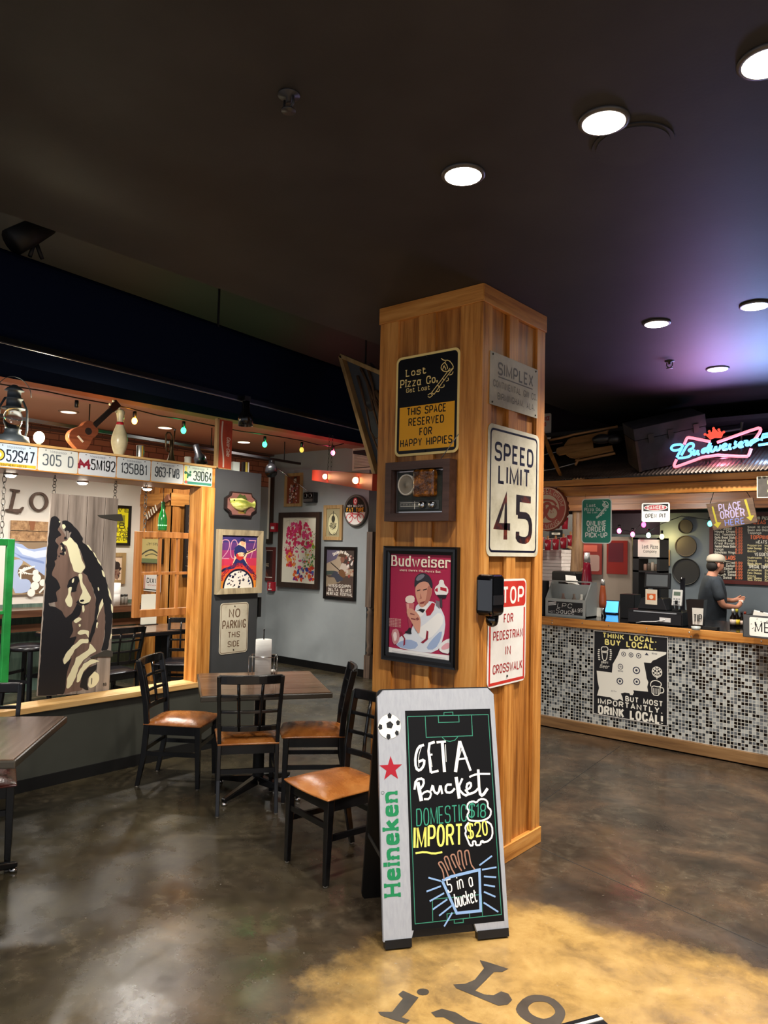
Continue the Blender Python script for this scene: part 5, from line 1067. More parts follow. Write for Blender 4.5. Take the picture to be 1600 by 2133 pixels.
# awards poster in a weathered frame
B = Bd('x', PX, (451, 1101), (545.5, 1107), (445.3, 1238.5), (538.5, 1234.3), 'awards_poster', 'blues awards poster with a leaping guitarist in a pale wooden frame', 'poster')
b = MB(nmat('driftwood', ['#7d6f58', '#a39374', '#b8a98a'], VG, 2.6, 8, (.5, .6), .15)); b.frame(-B.X, 0, B.X, B.h, .05, -.035, 0, .008); b.build('frame', B.root)
b = MB(); y = -.012; bands = ['#e58a2a', '#e2652a', '#d84431', '#c63450', '#963268', '#5c3270', '#39306a']
for i, c in enumerate(bands):
    b.use(mat(c, .5)); a0, a1 = .08+.84*i/7, .08+.84*(i+1)/7; b.rect(*B.uv(.11, a0), *B.uv(.89, a1), y)
ol = mat('#c58aa0', .5)
for t, x in (('2', .2), ('0', .38), ('0', .56), ('7', .78)): bt(B, b, t, x, .55, .29, .17, ol, y-.0004, wt=.05)
F = lambda *P: [B.uv(.11+.78*P[i], .08+.84*P[i+1]) for i in range(0, len(P), 2)]
lt = mat('#f0c7a0', .5); nv = mat('#232a5e', .5); nv2 = mat('#151a3c', .5)
b.use(lt); b.flat(F(.5, .86, .62, .93, .68, .84, .66, .74, .74, .7, .98, .76, .97, .72, .72, .64, .68, .56, .7, .5, .9, .3, .86, .28, .66, .46, .5, .5, .34, .4, .3, .44, .36, .56, .34, .72, .42, .8), y-.0007)
b.use(nv); b.flat(F(.36, .76, .46, .82, .62, .78, .72, .7, .66, .62, .6, .56, .46, .54, .36, .62, .34, .7), y-.001); b.flat(F(.4, .56, .62, .56, .7, .48, .92, .3, .86, .27, .62, .44, .5, .48, .36, .38, .02, .33, .04, .37, .3, .43, .36, .5), y-.001)
b.use(nv2); b.flat(F(.0, .34, .1, .38, .12, .34, .02, .31), y-.0012); b.flat(F(.86, .28, .98, .25, .9, .31), y-.0012); b.flat(F(.5, .88, .52, .93, .6, .95, .66, .9, .64, .87, .56, .89), y-.0015)
b.use(mat('#d9a27c', .5)); b.flat(F(.52, .88, .6, .9, .66, .86, .62, .8, .55, .81), y-.0013); b.flat(F(.46, .64, .52, .66, .54, .62, .48, .6), y-.0016)
b.use(mat('#c4342c', .5)); b.flat(F(.4, .64, .5, .68, .6, .62, .62, .56, .52, .52, .42, .56), y-.0014); b.use(mat('#e7c39a', .5)); b.flat(F(.44, .66, .56, .68, .66, .66, .62, .6, .5, .6), y-.0015); b.use(mat('#2a1c18', .5)); b.line(F(.6, .64, .96, .75), .008, y-.0017)
ro, rc = B.uv(.5, .1); R = B.w*.42
b.use(mat('#efe7da', .5)); b.flat(circ(ro, rc-.01, R*.78, R*.78, 30, 0, 180), y-.0007); b.use(mat('#16172c', .5)); b.ring(ro, rc-.01, R*.74, R*.82, y-.001, a0=0, a1=180)
random.seed(5)
for i in range(34):
    a, d = random.uniform(.15, pi-.15), R*.7*sqrt(random.random()); s = random.uniform(.006, .016); b.use(mat(random.choice(['#16172c', '#16172c', '#2c2f5e', '#7b6a68']), .5)); cx_, cz_ = ro+d*cos(a), rc+d*sin(a)*.95
    b.flat([(cx_-s, cz_-s*.5), (cx_+s*.3, cz_-s*.8), (cx_+s, cz_+s*.4), (cx_-s*.4, cz_+s*.9)], y-.0012-.00002*i)
b.text('Blues Music Awards', ro, rc-.01, .036, y-.0016, mat('#8d1d36', .5), R*2.25, wt=.2, arc=R*.93)
b.build('printed_poster', B.root)
B = Bd('x', PX, (458.7, 1256.7), (517.8, 1254), (456, 1364), (514.4, 1357.8), 'no_parking_sign', 'old cream no parking this side sign with rust brown letters on the partition', 'sign')
OW = nmat('aged_enamel', ['#9c927c', '#c6bda6', '#d6ceb8'], (1, 1, 1), 6, 7, (.4, .5), 0, pos=[.25, .4, .7]); sign_panel(B, OW, .03)
BR = mat('#6d5540', .6); b = MB(BR); n = 6; O = rr(-B.X+.008, .008, B.X-.008, B.h-.008, .024, n); I = rr(-B.X+.013, .013, B.X-.013, B.h-.013, .02, n); N_ = len(O)
b.add([(p[0], -.0034, p[1]) for p in O+I], [(i, (i+1) % N_, N_+(i+1) % N_, N_+i) for i in range(N_)])
for t, z, w, h in (('NO', .72, .4, .15), ('PARKING', .5, .84, .15), ('THIS', .32, .42, .1), ('SIDE', .14, .42, .1)): bt(B, b, t, .5, z, h, w, BR, -.0036, wt=.17)
b.build('lettering', B.root)
for v in (.93, .07): b = MB(mat('#33241a', .6)); q = B.uv(.5, v); b.lathe([(.007, -.003), (.005, -.007)], (q[0], 0, q[1]), 10, 'y'); b.build('bolt', B.root)
b = MB(M_blk); q = HX(536, 1262, HWX-.03); b.bb(HWX-.06, q.y, q.z-.1, HWX-.01, q.y+.03, q.z+.08); b.solo('wall_hook_rack', 'small black hook fitting on the end edge of the partition', 'hook')

# ================================================================ GREY WALL PICTURES
GYW = GY-.001
def pic(name, label, cat, tl, tr, bl, br, fm, fw, back='#d8d2c4', dep=.03, matw=0, pl='y', val=None, group=None):
    B = Bd(pl, GYW if val is None else val, tl, tr, bl, br, name, label, cat, group)
    b = MB(fm); b.frame(-B.X, 0, B.X, B.h, fw, -dep, 0, .006); b.build('frame', B.root)
    b = MB(mat('#e5e2d8', .7) if matw else mat(back, .6)); b.bb(-B.X+fw*.8, -dep*.4, fw*.8, B.X-fw*.8, -.002, B.h-fw*.8); b.build('mount' if matw else 'print_ground', B.root)
    B.y = -dep*.4-.0006; B.fw = fw+matw
    if matw: b = MB(mat(back, .6)); b.rect(-B.X+B.fw, B.fw, B.X-B.fw, B.h-B.fw, B.y); b.build('print_ground', B.root); B.y -= .0006
    B.F = lambda *P: [(-B.X+B.fw+(2*B.X-2*B.fw)*P[i], B.fw+(B.h-2*B.fw)*P[i+1]) for i in range(0, len(P), 2)]
    return B
DKW = nmat('dark_frame_wood', ['#22160f', '#33231a', '#3e2c22'], VG, 3, 5, (.35, .5), 0); TANW = nmat('tan_frame_wood', ['#8e7048', '#a98a5c', '#b99a6c'], VG, 3, 5, (.45, .55), 0); REDW = mat('#5e1f1a', .4); BKF = mat('#0e0d0d', .35)
def blobs(b, F, n, box, cols, s0, s1, y, shape=None):
    for i in range(n):
        u, v = random.uniform(box[0], box[2]), random.uniform(box[1], box[3])
        if shape and not shape(u, v): continue
        c = F(u, v)[0]; s = random.uniform(s0, s1); k = random.randint(5, 8); a0 = random.random()*6; b.use(mat(random.choice(cols), .6))
        b.flat([(c[0]+s*random.uniform(.5, 1.3)*cos(a0+2*pi*j/k), c[1]+s*random.uniform(.5, 1.3)*sin(a0+2*pi*j/k)) for j in range(k)], y-.00003*i)
random.seed(21)
B = pic('large_framed_print', 'large dark framed landscape print partly behind the grey partition', 'picture', (492, 981), (573, 988), (489, 1131), (568, 1132), DKW, .07, '#1d201c', .03, .09)
b = MB(mat('#4f6d58', .6)); b.flat(B.F(0, .7, 1, .72, 1, 1, 0, 1), B.y); b.use(mat('#5c4438', .6)); b.flat(B.F(0, .4, .5, .55, 1, .5, 1, .72, 0, .7), B.y-.0003); b.use(mat('#c9cfc8', .6)); b.flat(B.F(.2, .9, .9, .92, .9, 1, .2, 1), B.y-.0003); b.use(mat('#101110', .6)); b.flat(B.F(.6, 0, .9, 0, .85, .4, .7, .42), B.y-.0006); b.use(mat('#8d8f8a', .6)); b.flat(B.F(.7, .2, .76, .22, .72, .36), B.y-.0009); b.build('printed_scene', B.root)
B = pic('skull_picture', 'small red framed skull picture left of the colourful portrait', 'picture', (512, 1138.5), (576, 1140), (510, 1207), (572.5, 1209), REDW, .045, '#3c1714', .03)
b = MB(mat('#e6dfd4', .6)); b.frame(-B.X+.045, .045, B.X-.045, B.h-.045, .012, B.y-.001, B.y); b.use(mat('#241512', .6)); b.flat(B.F(.1, .3, .9, .3, .9, .92, .1, .92), B.y-.0004); b.use(mat('#7d6a58', .6)); c_ = B.F(.5, .68)[0]; b.disc(c_[0], c_[1], .075, B.y-.0008, .06); b.use(mat('#b5a58c', .6)); c_ = B.F(.5, .56)[0]; b.disc(c_[0], c_[1], .05, B.y-.0012, .05); b.use(mat('#1a0f0c', .6))
for u in (.42, .58): c_ = B.F(u, .57)[0]; b.disc(c_[0], c_[1], .012, B.y-.0016)
b.use(mat('#9a8a74', .6)); b.line(B.F(.15, .42, .85, .5), .02, B.y-.0012); b.line(B.F(.15, .5, .85, .42), .02, B.y-.0014); b.use(mat('#6d3a2c', .6)); b.flat(B.F(.15, .05, .85, .05, .7, .35, .3, .35), B.y-.0004); b.build('skull_print', B.root)
B = pic('colourful_portrait', 'large dark framed portrait splashed in pink, orange and green paint', 'picture', (586, 1067.5), (671.3, 1067.2), (580.6, 1221.6), (666, 1227.8), DKW, .075, '#e2ddca', .05)
b = MB(mat('#b8b39c', .6)); y = B.y
for t, u in (('1', .15), ('2', .38), ('7', .7)): c_ = B.F(u, .86)[0]; b.text(t, c_[0], c_[1], .1, y, None, .08, wt=.06)
pk = ['#d02a68', '#c8235a', '#dd4a80', '#c42f4a', '#d8407a']; og = ['#d8542a', '#e07a2c', '#c93a2a', '#e39a3a']; gr = ['#6a9a3c', '#8ab04a', '#4f8248', '#c9b03e', '#d8604a']; pu = ['#5a2c78', '#3a3f94', '#2f66b0', '#8a2a7a', '#d8502c']
inh = lambda u, v: ((u-.5)/.4)**2+((v-.7)/.24)**2 < 1
blobs(b, B.F, 150, (.1, .5, .9, .92), pk, .014, .04, y-.0004, inh)
blobs(b, B.F, 60, (.12, .25, .38, .52), og+pk[:2], .012, .034, y-.0004); blobs(b, B.F, 70, (.66, .25, .96, .62), gr, .008, .026, y-.0004); blobs(b, B.F, 60, (.35, .04, .95, .24), pu+og, .012, .036, y-.0004, lambda u, v: v < .3-.12*abs(u-.55)); blobs(b, B.F, 40, (.05, .3, .2, .6), pk, .003, .01, y-.0004); blobs(b, B.F, 50, (.6, .6, .98, .8), gr+pk, .004, .012, y-.0004)
b.use(mat('#e6e0cf', .6)); b.flat(chaikin(B.F(.34, .5, .42, .56, .6, .58, .7, .5, .7, .36, .64, .24, .5, .2, .4, .28, .34, .4), 2, True), y-.006)
b.use(mat('#d4507a', .6))
for P in ((.38, .48, .46, .5, .5, .47, .45, .45), (.57, .48, .63, .5, .68, .47, .62, .45), (.48, .34, .56, .36, .62, .34, .55, .31), (.46, .24, .54, .27, .62, .24, .54, .2), (.5, .46, .52, .4, .49, .36, .48, .4)): b.flat(chaikin(B.F(*P), 1, True), y-.0066)
b.use(mat('#3f2430', .6)); b.line(B.F(.38, .52, .44, .54, .5, .51), .01, y-.007); b.line(B.F(.56, .51, .63, .54, .69, .51), .01, y-.007); blobs(b, B.F, 16, (.36, .22, .42, .42), og, .006, .016, y-.0074); blobs(b, B.F, 16, (.62, .2, .7, .4), gr+pu, .006, .016, y-.0074); b.build('paint_splash_portrait', B.root)
B = pic('sailor_picture', 'tall tan framed picture of a figure with flowers under the black track head', 'picture', (596, 986), (632.6, 985.7), (594.4, 1055.5), (629.7, 1055), TANW, .045, '#7a3c22', .03)
b = MB(); blobs(b, B.F, 70, (.15, .02, .85, .7), ['#d8c8c0', '#2c2220', '#b56a72', '#8a4a50', '#4b4a52', '#c89a90'], .008, .022, B.y-.0004, lambda u, v: abs(u-.5-(v-.4)*.3) < .32); b.use(mat('#cfc6bc', .6)); c_ = B.F(.6, .84)[0]; b.disc(c_[0], c_[1], .03, B.y-.003, .04); b.use(mat('#3a2c28', .6)); b.flat(B.F(.5, .9, .75, .92, .75, .98, .5, .97), B.y-.0034); b.build('figure_print', B.root)
B = pic('pale_print', 'narrow tan framed pale print with a round emblem', 'picture', (676.8, 1052.6), (716.3, 1051.8), (675.7, 1125), (714, 1125.4), TANW, .05, '#a39a76', .03)
b = MB(mat('#d8d2a4', .6)); c_ = B.F(.5, .45)[0]; b.disc(c_[0], c_[1], .1, B.y-.0004, .15); b.use(mat('#3b3a2e', .6)); b.ring(c_[0], c_[1], .1, .106, B.y-.0008, .15, .157); b.disc(c_[0], c_[1]+.07, .035, B.y-.001, .05); b.use(mat('#8f8a6a', .6)); b.disc(c_[0], c_[1]-.02, .06, B.y-.0008, .045); blobs(b, B.F, 22, (.25, .25, .75, .5), ['#4b4a3a', '#2d2c24', '#bcb58a'], .005, .014, B.y-.0012); b.use(mat('#3b3a2e', .6)); b.line(B.F(.5, .75, .5, .92), .012, B.y-.001); b.text('BLUES', *B.F(.5, .06)[0], .03, B.y-.001, None, .15, wt=.15); b.build('emblem_print', B.root)
B = pic('festival_poster', 'black framed brown blues festival poster with a seated guitar player', 'poster', (679, 1138.7), (745, 1139.6), (675.4, 1246.8), (741.5, 1251.7), BKF, .04, '#4a3a32', .03)
y = B.y; b = MB(mat('#a2907a', .6)); b.flat(B.F(0, .45, 1, .45, 1, 1, 0, 1), y); b.use(mat('#5d566c', .6)); b.flat(B.F(0, .7, .35, .8, .5, 1, 0, 1), y-.0003); b.use(mat('#3c302a', .6)); b.flat(B.F(.55, .6, 1, .6, 1, 1, .5, 1), y-.0003); b.use(mat('#3e4a44', .6)); b.flat(B.F(0, .45, .3, .47, .28, .55, 0, .54), y-.0004); b.use(mat('#8d7c66', .6)); b.flat(B.F(0, .2, .5, .3, .6, .42, .1, .4, 0, .44), y-.0005)
b.use(mat('#3a3c48', .6)); b.flat(B.F(.15, .42, .3, .55, .55, .5, .62, .36, .4, .3, .3, .4), y-.0008); b.use(mat('#b9aca0', .6)); b.flat(B.F(.42, .5, .56, .72, .76, .7, .8, .52, .6, .46), y-.001); b.use(mat('#7d5240', .6)); c_ = B.F(.58, .8)[0]; b.disc(c_[0], c_[1], .04, y-.0012, .05); b.use(mat('#4d3524', .6)); b.flat(B.F(.4, .86, .5, .92, .66, .93, .78, .86, .6, .84), y-.0015); b.use(mat('#1e1410', .6)); b.line(B.F(.15, .72, .5, .55), .014, y-.0015); b.use(mat('#6d4a2c', .6)); b.flat(chaikin(B.F(.42, .55, .58, .6, .72, .5, .68, .4, .5, .44), 1, True), y-.0014); blobs(b, B.F, 26, (.66, .35, .98, .85), ['#c4a89c', '#8a4034', '#d8cfc8', '#4a2f2a', '#a06a5a'], .01, .03, y-.0018)
ww = mat('#e6ded2', .6); c_ = B.F(.52, .62)[0]; b.text('Catchin the Blues', c_[0], c_[1]-.06, .04, y-.003, ww, .3, wt=.2, arc=.26)
for t, v, s in (('MISSISSIPPI', .2, .8), ('DELTA BLUES', .115, .84), ('HERITAGE FESTIVAL', .03, .94)): c_ = B.F(.5, v)[0]; b.text(t, c_[0], c_[1], .038, y-.003, ww, (2*B.X-.08)*s, wt=.22)
b.build('printed_poster', B.root)
# oval beer sign
c0 = HY(744, 1064, GYW); e0 = HY(768.5, 1064, GYW); t0_ = HY(744, 1030.5, GYW); rx, rz_ = e0.x-c0.x, t0_.z-c0.z
r = thing('oval_beer_sign', 'oval black and white beer sign with a red bicycle on the grey wall', 'sign', (c0.x, GYW, c0.z))
b = MB(mat('#57544e', .45)); pr = [(1, 0), (1.0, -.04), (.94, -.05), (.86, -.04)]; b.lathe([(rx*a, h) for a, h in pr], n=48, axis='y', sy=1); b.v = [(x, y_, z*rz_/rx) for x, y_, z in b.v]; b.build('frame', r)
P = circ(0, 0, rx*.87, rz_*.87, 48); b = MB(mat('#0c0c0e', .4)); b.flat(P, -.0406); b.use(mat('#e9e6e0', .4)); b.flat(circ(0, 0, rx*.87, rz_*.87, 30, 187, 353), -.0412)
b.text('NEW BELGIUM', 0, rz_*.24, .026, -.0418, mat('#e9e6e0', .4), rx*1.35, wt=.2); b.text('FAT TIRE', 0, -rz_*.07, .05, -.0418, mat('#e8a62c', .4), rx*1.5, wt=.24)
rd2 = mat('#c32535', .4); b.use(rd2); b.disc(0, rz_*.58, .038, -.0418, .05); b.use(mat('#e9e6e0', .4)); b.disc(0, rz_*.58, .022, -.0422, .034); b.use(rd2); b.disc(0, rz_*.58, .012, -.0426, .018)
for s in (-1, 1): b.ring(s*rx*.48, -rz_*.46, .052, .063, -.0421)
b.line([(-rx*.48, -rz_*.46), (-rx*.2, -rz_*.2), (rx*.3, -rz_*.22), (rx*.48, -rz_*.46)], .014, -.0423); b.line([(-rx*.28, -rz_*.24), (0, -rz_*.5), (rx*.28, -rz_*.26)], .01, -.0425); b.line([(-rx*.4, -rz_*.14), (-rx*.15, -rz_*.16)], .016, -.0425); b.line([(rx*.2, -rz_*.12), (rx*.4, -rz_*.14)], .014, -.0425); b.build('sign_face', r)
# fire devices
B = Bd('y', GYW, (568, 1089), (580, 1090), (567, 1108), (579.5, 1108), 'fire_strobe', 'red fire alarm strobe on the wall between two frames', 'alarm'); b = MB(mat('#a8192a', .4)); b.prism(rr(-B.X, 0, B.X, B.h, .01), -.05, 0); b.build('housing', B.root); b = MB(mat('#e9e9ec', .15)); b.bb(-.03, -.062, B.h*.3, .03, -.05, B.h*.6); b.build('strobe_lens', B.root)
B = Bd('y', GYW, (562, 1211), (575, 1212), (561, 1230), (574, 1231.5), 'fire_pull_station', 'red fire alarm pull station low on the grey wall', 'alarm'); b = MB(mat('#a8192a', .4)); b.prism(rr(-B.X, 0, B.X, B.h, .01), -.045, 0); b.build('housing', B.root); b = MB(mat('#e9e6e0', .4)); b.text('FIRE', 0, B.h*.5, .03, -.0456, None, B.w*.8, wt=.2, rot=pi/2); b.bb(-.03, -.06, B.h*.12, .03, -.045, B.h*.24); b.build('pull_handle', B.root)
# pocket radio with its long aerial
B = Bd('y', GYW, (640.4, 1026), (663, 1026), (641, 1047.5), (662, 1047.5), 'pocket_radio', 'silver and black portable radio on the wall with a long raised aerial', 'radio')
b = MB(M_blk); b.bb(-B.X, -.09, 0, B.X, 0, B.h); b.build('case', B.root, bevel=.008); b = MB(M_chrome); b.bb(-B.X+.01, -.097, .01, B.X-.02, -.09, B.h*.36); b.build('dial_plate', B.root)
for s in (-.5, .35): b = MB(M_steel); b.lathe([(.035, -.09), (.034, -.098), (.02, -.094)], (s*B.X, 0, B.h*.66), 18, 'y'); b.use(M_blk); b.lathe([(.02, -.0955), (.0001, -.0955)], (s*B.X, 0, B.h*.66), 18, 'y'); b.build('speaker_grille', B.root)
a = B.L(649, 1023); e = B.L(580.6, 967); mm = ((a[0]*.45+e[0]*.55), (a[1]*.45+e[1]*.55)); b = MB(M_chrome); b.tube([(a[0], -.04, a[1]-.02), (mm[0], -.12, mm[1])], .006, 6); b.tube([(mm[0], -.12, mm[1]), (e[0], -.2, e[1])], .013, 8); b.build('aerial', B.root)
# louvre, emergency light, baluster, corner post
B = Bd('y', GYW, (737, 893), (786, 902), (735, 977), (786, 981), 'wall_louvre', 'white louvred air grille high on the grey wall', 'grille'); b = MB(mat('#cdcabf', .6)); b.frame(-B.X, 0, B.X, B.h, .03, -.012, 0); b.build('frame', B.root); b = MB(mat('#c3c0b5', .6))
for i in range(22): z = .04+(B.h-.08)*i/22; b.box((0, -.008, z+.012), (B.w-.06, .012, .016), rx=.5)
b.use(mat('#3a3a38', .8)); b.rect(-B.X+.03, .03, B.X-.03, B.h-.03, -.001); b.build('louvre_slats', B.root)
p = HY(718, 905, GYW-.05); r = thing('emergency_light', 'small black twin emergency lamp beside the louvre', 'light', (p.x, GYW, p.z)); b = MB(M_blk); b.bb(-.03, -.05, -.04, .03, 0, .04); b.build('bracket', r)
for s in (-1, 1): b = MB(M_blk); b.lathe([(.03, -.03), (.045, -.09), (.04, -.095)], (s*.02, 0, s*.055), 16, 'y'); b.build('lamp_head', r)
p = HZ(768, 1412, 0); r = thing('turned_post', 'old turned wooden baluster post standing at the end of the grey wall', 'post', (p.x, p.y, 0)); zt = HY(768, 1108, p.y).z
b = MB(nmat('old_baluster', ['#3c3029', '#5d4c40', '#7a6756'], VG, 2.6, 8, (.6, .7), .2)); b.bb(-.05, -.05, .001, .05, .05, .3); b.lathe([(.05, .3), (.03, .33), (.05, .36), (.032, .42), (.045, .5), (.048, .75), (.035, .84), (.05, .87), (.03, .9), (.05, .94)], n=20); b.bb(-.05, -.05, .94, .05, .05, zt); b.build('shaft', r)
b = MB(mat('#22242b', .6)); b.bb(p.x-.1, p.y+.07, 0, p.x+.2, p.y+.12, zt+.005); b.solo('dark_wall_panel', 'dark panel standing behind the turned post', 'panel')
# hanging red box lamp: from near the grey wall towards the column
A = CAMP+ray(658, 990)*9.6; C_ = CAMP+ray(782, 1004.5)*6.0; d = (C_-A).normalized(); C_ = A+d*((C_-A).length*1.03)
r = thing('red_box_lamp', 'long red box lamp with two glowing bulbs hanging before the grey wall', 'lamp', (A+C_)/2)
b = MB(mat('#a5301c', .4)); b.bar(A, C_, .1, .137); b.build('box', r, True, bevel=.004)
sd = d.cross(Vector((0, 0, 1))).normalized(); sd = sd if sd.dot(CAMP-A) > 0 else -sd
for px, py in ((682, 993), (747, 1001)):
    v = ray(px, py); n = sd; o = A+sd*.05; q = CAMP+v*((o-CAMP).dot(n)/v.dot(n)); b = MB(mat('#b8321c', .4)); b.T = Matrix.Translation(q) @ sd.to_track_quat('Z', 'Y').to_matrix().to_4x4(); b.lathe([(.038, 0), (.034, .006)], n=18); bh = b.build('bulb_holder', r, True)
    b = MB(mat('#ffb070', .4, emit=4)); b.ball(q+sd*.026, .03, 12, 8); b.build('bulb', r, True).parent = bh; lamp('box_lamp_light', 'POINT', q+sd*.16, .35, (1, .45, .25), .03)
for t_ in (.28, .34): q = A.lerp(C_, t_); chain('chain', r, (q.x, q.y, q.z+.068), (q.x+.02, q.y, 3.3), 14, .01, .002, M_blk)
# leaning twig box beside the column
TY = 4.55; a, c, e, f = (HY(*q, TY) for q in ((712, 742), (792, 776), (792, 1008), (783, 1004)))
r = thing('twig_shadow_box', 'tall leaning wood box frame with dry twigs hung by the column', 'wall decor', (a.x+.2, TY, 1.9)); up = (c-a).normalized(); dn = (HY(789, 1008, TY)-a); dl = dn.length; dn.normalize(); wd_ = .62
p00, p10 = a, a+up*wd_; p01, p11 = a+dn*dl, a+up*wd_+dn*dl
FRM = nmat('raw_pine', ['#957a4c', '#b59663', '#c4a674'], (5, 5, 1), 3, 6, (.5, .6), .1)
for u, v in ((p00, p01), (p01, p11), (p10, p11), (p00, p10)): b = MB(FRM); b.bar(u, v, .035, .06, (0, 1, 0)); b.build('frame_board', r, True, bevel=.003)
b = MB(mat('#4e5154', .7)); g = Vector((0, .03, 0)); b.add([p00+g, p10+g, p11+g, p01+g], [(0, 1, 2, 3)]); b.build('back_board', r, True)
random.seed(3)
for i in range(9):
    u0, v0 = random.uniform(.2, .8), random.uniform(.02, .2); q = p00+up*(wd_*u0)+dn*(dl*v0); P = [q]
    if i == 0: q = p00+up*(wd_*.24)+dn*(dl*.12); P = [q]
    for k in range(7): q = q+dn*(dl*.11)+up*random.uniform(-.02, .03)+Vector((0, random.uniform(-.02, .01), 0)); P.append(q)
    b = MB(nmat('twig', ['#4a3422', '#6a4d32'], (1, 1, 1), 12, 3, (.7, .8))) if i == 0 else MB(bpy.data.materials['twig']); b.tube(P, [.013-.001*k for k in range(8)], 6)
    for k in (2, 4, 5): b.tube([P[k], P[k]+up*.07+dn*.05+Vector((0, -.03, 0)), P[k]+up*.1+dn*.02], [.006, .004, .002], 5)
    b.build('twig', r, True)
q = p00.lerp(p10, .5); chain('chain', r, (q.x+.05, q.y, q.z+.02), (q.x+.12, q.y, CEIL+.012), 10, .012, .0025, M_blk)

# ================================================================ BACK DINING ROOM, seen through the opening
FX = FARX+.001
for ch, x0_, x1_, z0_, z1_, lab in (('L', 8, 50, 1018, 1066, 'dark bronze letter L on the white wall'), ('O', 60, 99, 1024, 1066, 'dark bronze letter O on the white wall, partly behind the painted door')):
    B = Bd('x', FX, (x0_, z0_), (x1_, z0_+2), (x0_, z1_-2), (x1_, z1_), 'wall_letter', lab, 'letter', tilt=0)
    bz = nmat('bronze_letter', ['#32261f', '#5a473c', '#77655a'], (1, 1, 1), 5, 5, (.35, .5), 0, metal=.3) if 'bronze_letter' not in bpy.data.materials else bpy.data.materials['bronze_letter']
    b = MB(bz); X, H = B.X, B.h
    if ch == 'L': b.prism([(-X*.85, 0), (X*.6, -.02), (X*.95, H*.2), (X*.8, H*.22), (X*.55, H*.12), (-X*.2, H*.1), (X*.1, H*.88), (X*.45, H*.88), (X*.45, H*.98), (-X*.5, H), (-X*.5, H*.93), (-X*.2, H*.9), (-X*.5, H*.1), (-X*.85, H*.08)], -.03, -.002)
    else:
        O = circ(0, H/2, X, H/2, 32); I = circ(0, H/2, X*.66, H*.4, 32); n = 32; V = [(p[0], y_, p[1]) for y_ in (-.03, -.002) for p in O+I]
        b.add(V, [(i, (i+1) % n, n+(i+1) % n, n+i) for i in range(n)]+[(i, (i+1) % n, 2*n+(i+1) % n, 2*n+i) for i in range(n)]+[(n+i, n+(i+1) % n, 3*n+(i+1) % n, 3*n+i) for i in range(n)])
    b.build('letter_body', B.root)
B = Bd('x', FX, (21, 1083), (118, 1087), (21, 1127), (118, 1129), 'plank_sign', 'rough brown plank board above the sneaker picture', 'board')
RW = nmat('rough_planks', ['#6d4f36', '#94704c', '#b18b62', '#c9a67c'], (6, .5, 6), 3, 8, (.6, .7), .3)
for i in range(2): b = MB(RW); b.bb(-B.X, -.03, B.h*i/2+.004, B.X, 0, B.h*(i+1)/2-.004); b.build('plank', B.root)
b = MB(mat('#8a5634', .7)); b.prism(B.fp(.36, .98, .5, .98, .47, .55, .4, .55), -.034, -.03); b.build('wood_tag', B.root)
B = Bd('x', FX, (21, 1129), (118, 1131), (23, 1236), (118, 1238), 'sneaker_picture', 'picture of blue jeans and a dotted laced sneaker on planks, partly behind the painted door', 'picture')
b = MB(mat('#a98f6c', .6)); b.bb(-B.X, -.025, 0, B.X, 0, B.h); y = -.0256
T = B.tracer(0, 960, 6.667); b.use(mat('#9fb0d6', .6)); b.flat(T((150, 1120, 250, 1125, 360, 1210, 460, 1225, 640, 1185, 780, 1200, 780, 1700, 600, 1600, 480, 1500, 350, 1410, 250, 1350, 160, 1320)), y)
b.use(mat('#cfd8e8', .6)); b.flat(T((200, 1180, 320, 1220, 460, 1260, 640, 1230, 640, 1330, 480, 1350, 300, 1300)), y-.0004); b.use(mat('#7d92c4', .6)); b.flat(T((160, 1260, 300, 1330, 460, 1360, 600, 1400, 600, 1430, 440, 1390, 280, 1350)), y-.0006); b.use(mat('#8d765c', .6)); b.flat(T((160, 1130, 300, 1160, 380, 1220, 460, 1226, 640, 1190, 640, 1130)), y-.0002)
b.use(mat('#6d5640', .6)); b.flat(T((200, 1480, 330, 1440, 480, 1500, 600, 1590, 780, 1690, 780, 1836, 480, 1836, 300, 1836)), y-.0006); b.use(mat('#a9b8d8', .6)); b.flat(chaikin(T((150, 1380, 260, 1360, 320, 1400, 220, 1520, 260, 1640, 380, 1640, 420, 1700, 400, 1790, 330, 1835, 150, 1835)), 1, True), y-.0008); b.use(mat('#ece8de', .6))
for x, z, q in ((495, 1625, .05), (470, 1735, .05), (420, 1830, .045), (480, 1550, .035), (580, 1690, .04), (640, 1760, .045), (700, 1700, .045)): c_ = T((x, z))[0]; b.disc(c_[0], c_[1], q, y-.001, n=16)
for i in range(6): b.line(T((240+i*28, 1560-i*12, 330+i*28, 1480-i*4)), .014, y-.0012); b.line(T((250+i*26, 1500+i*14, 300+i*30, 1570)), .01, y-.0014)
b.line(T((270, 1640, 275, 1500)), .016, y-.0012); b.line(T((530, 1830, 640, 1720)), .02, y-.0012); b.build('printed_board', B.root)
B = pic('yellow_poster', 'black framed bright yellow show poster beside the painted door', 'poster', (216, 1050), (272.5, 1055), (213, 1135), (268.5, 1137.5), BKF, .035, '#e2d410', .03, pl='x', val=FX)
b = MB(mat('#2a2a10', .6))
for t, v, h in (('LIVE', .9, .05), ('B.B.', .42, .07), ('GREEN', .31, .05), ('NO. 726', .21, .05), ('THE', .14, .035), ('HANGOVER', .07, .04)): c_ = B.F(.55, v)[0]; b.text(t, c_[0], c_[1], h, B.y, None, .28, wt=.18)
b.use(mat('#8f8a1c', .6)); b.flat(B.F(.3, .52, .85, .52, .85, .8, .3, .8), B.y); b.build('poster_print', B.root)
B = pic('musicians_picture', 'tan framed picture of musicians in silhouette on the white wall', 'picture', (218, 1150), (263.5, 1152.5), (214, 1216), (255.5, 1217), TANW, .05, '#dcc0a4', .03, pl='x', val=FX)
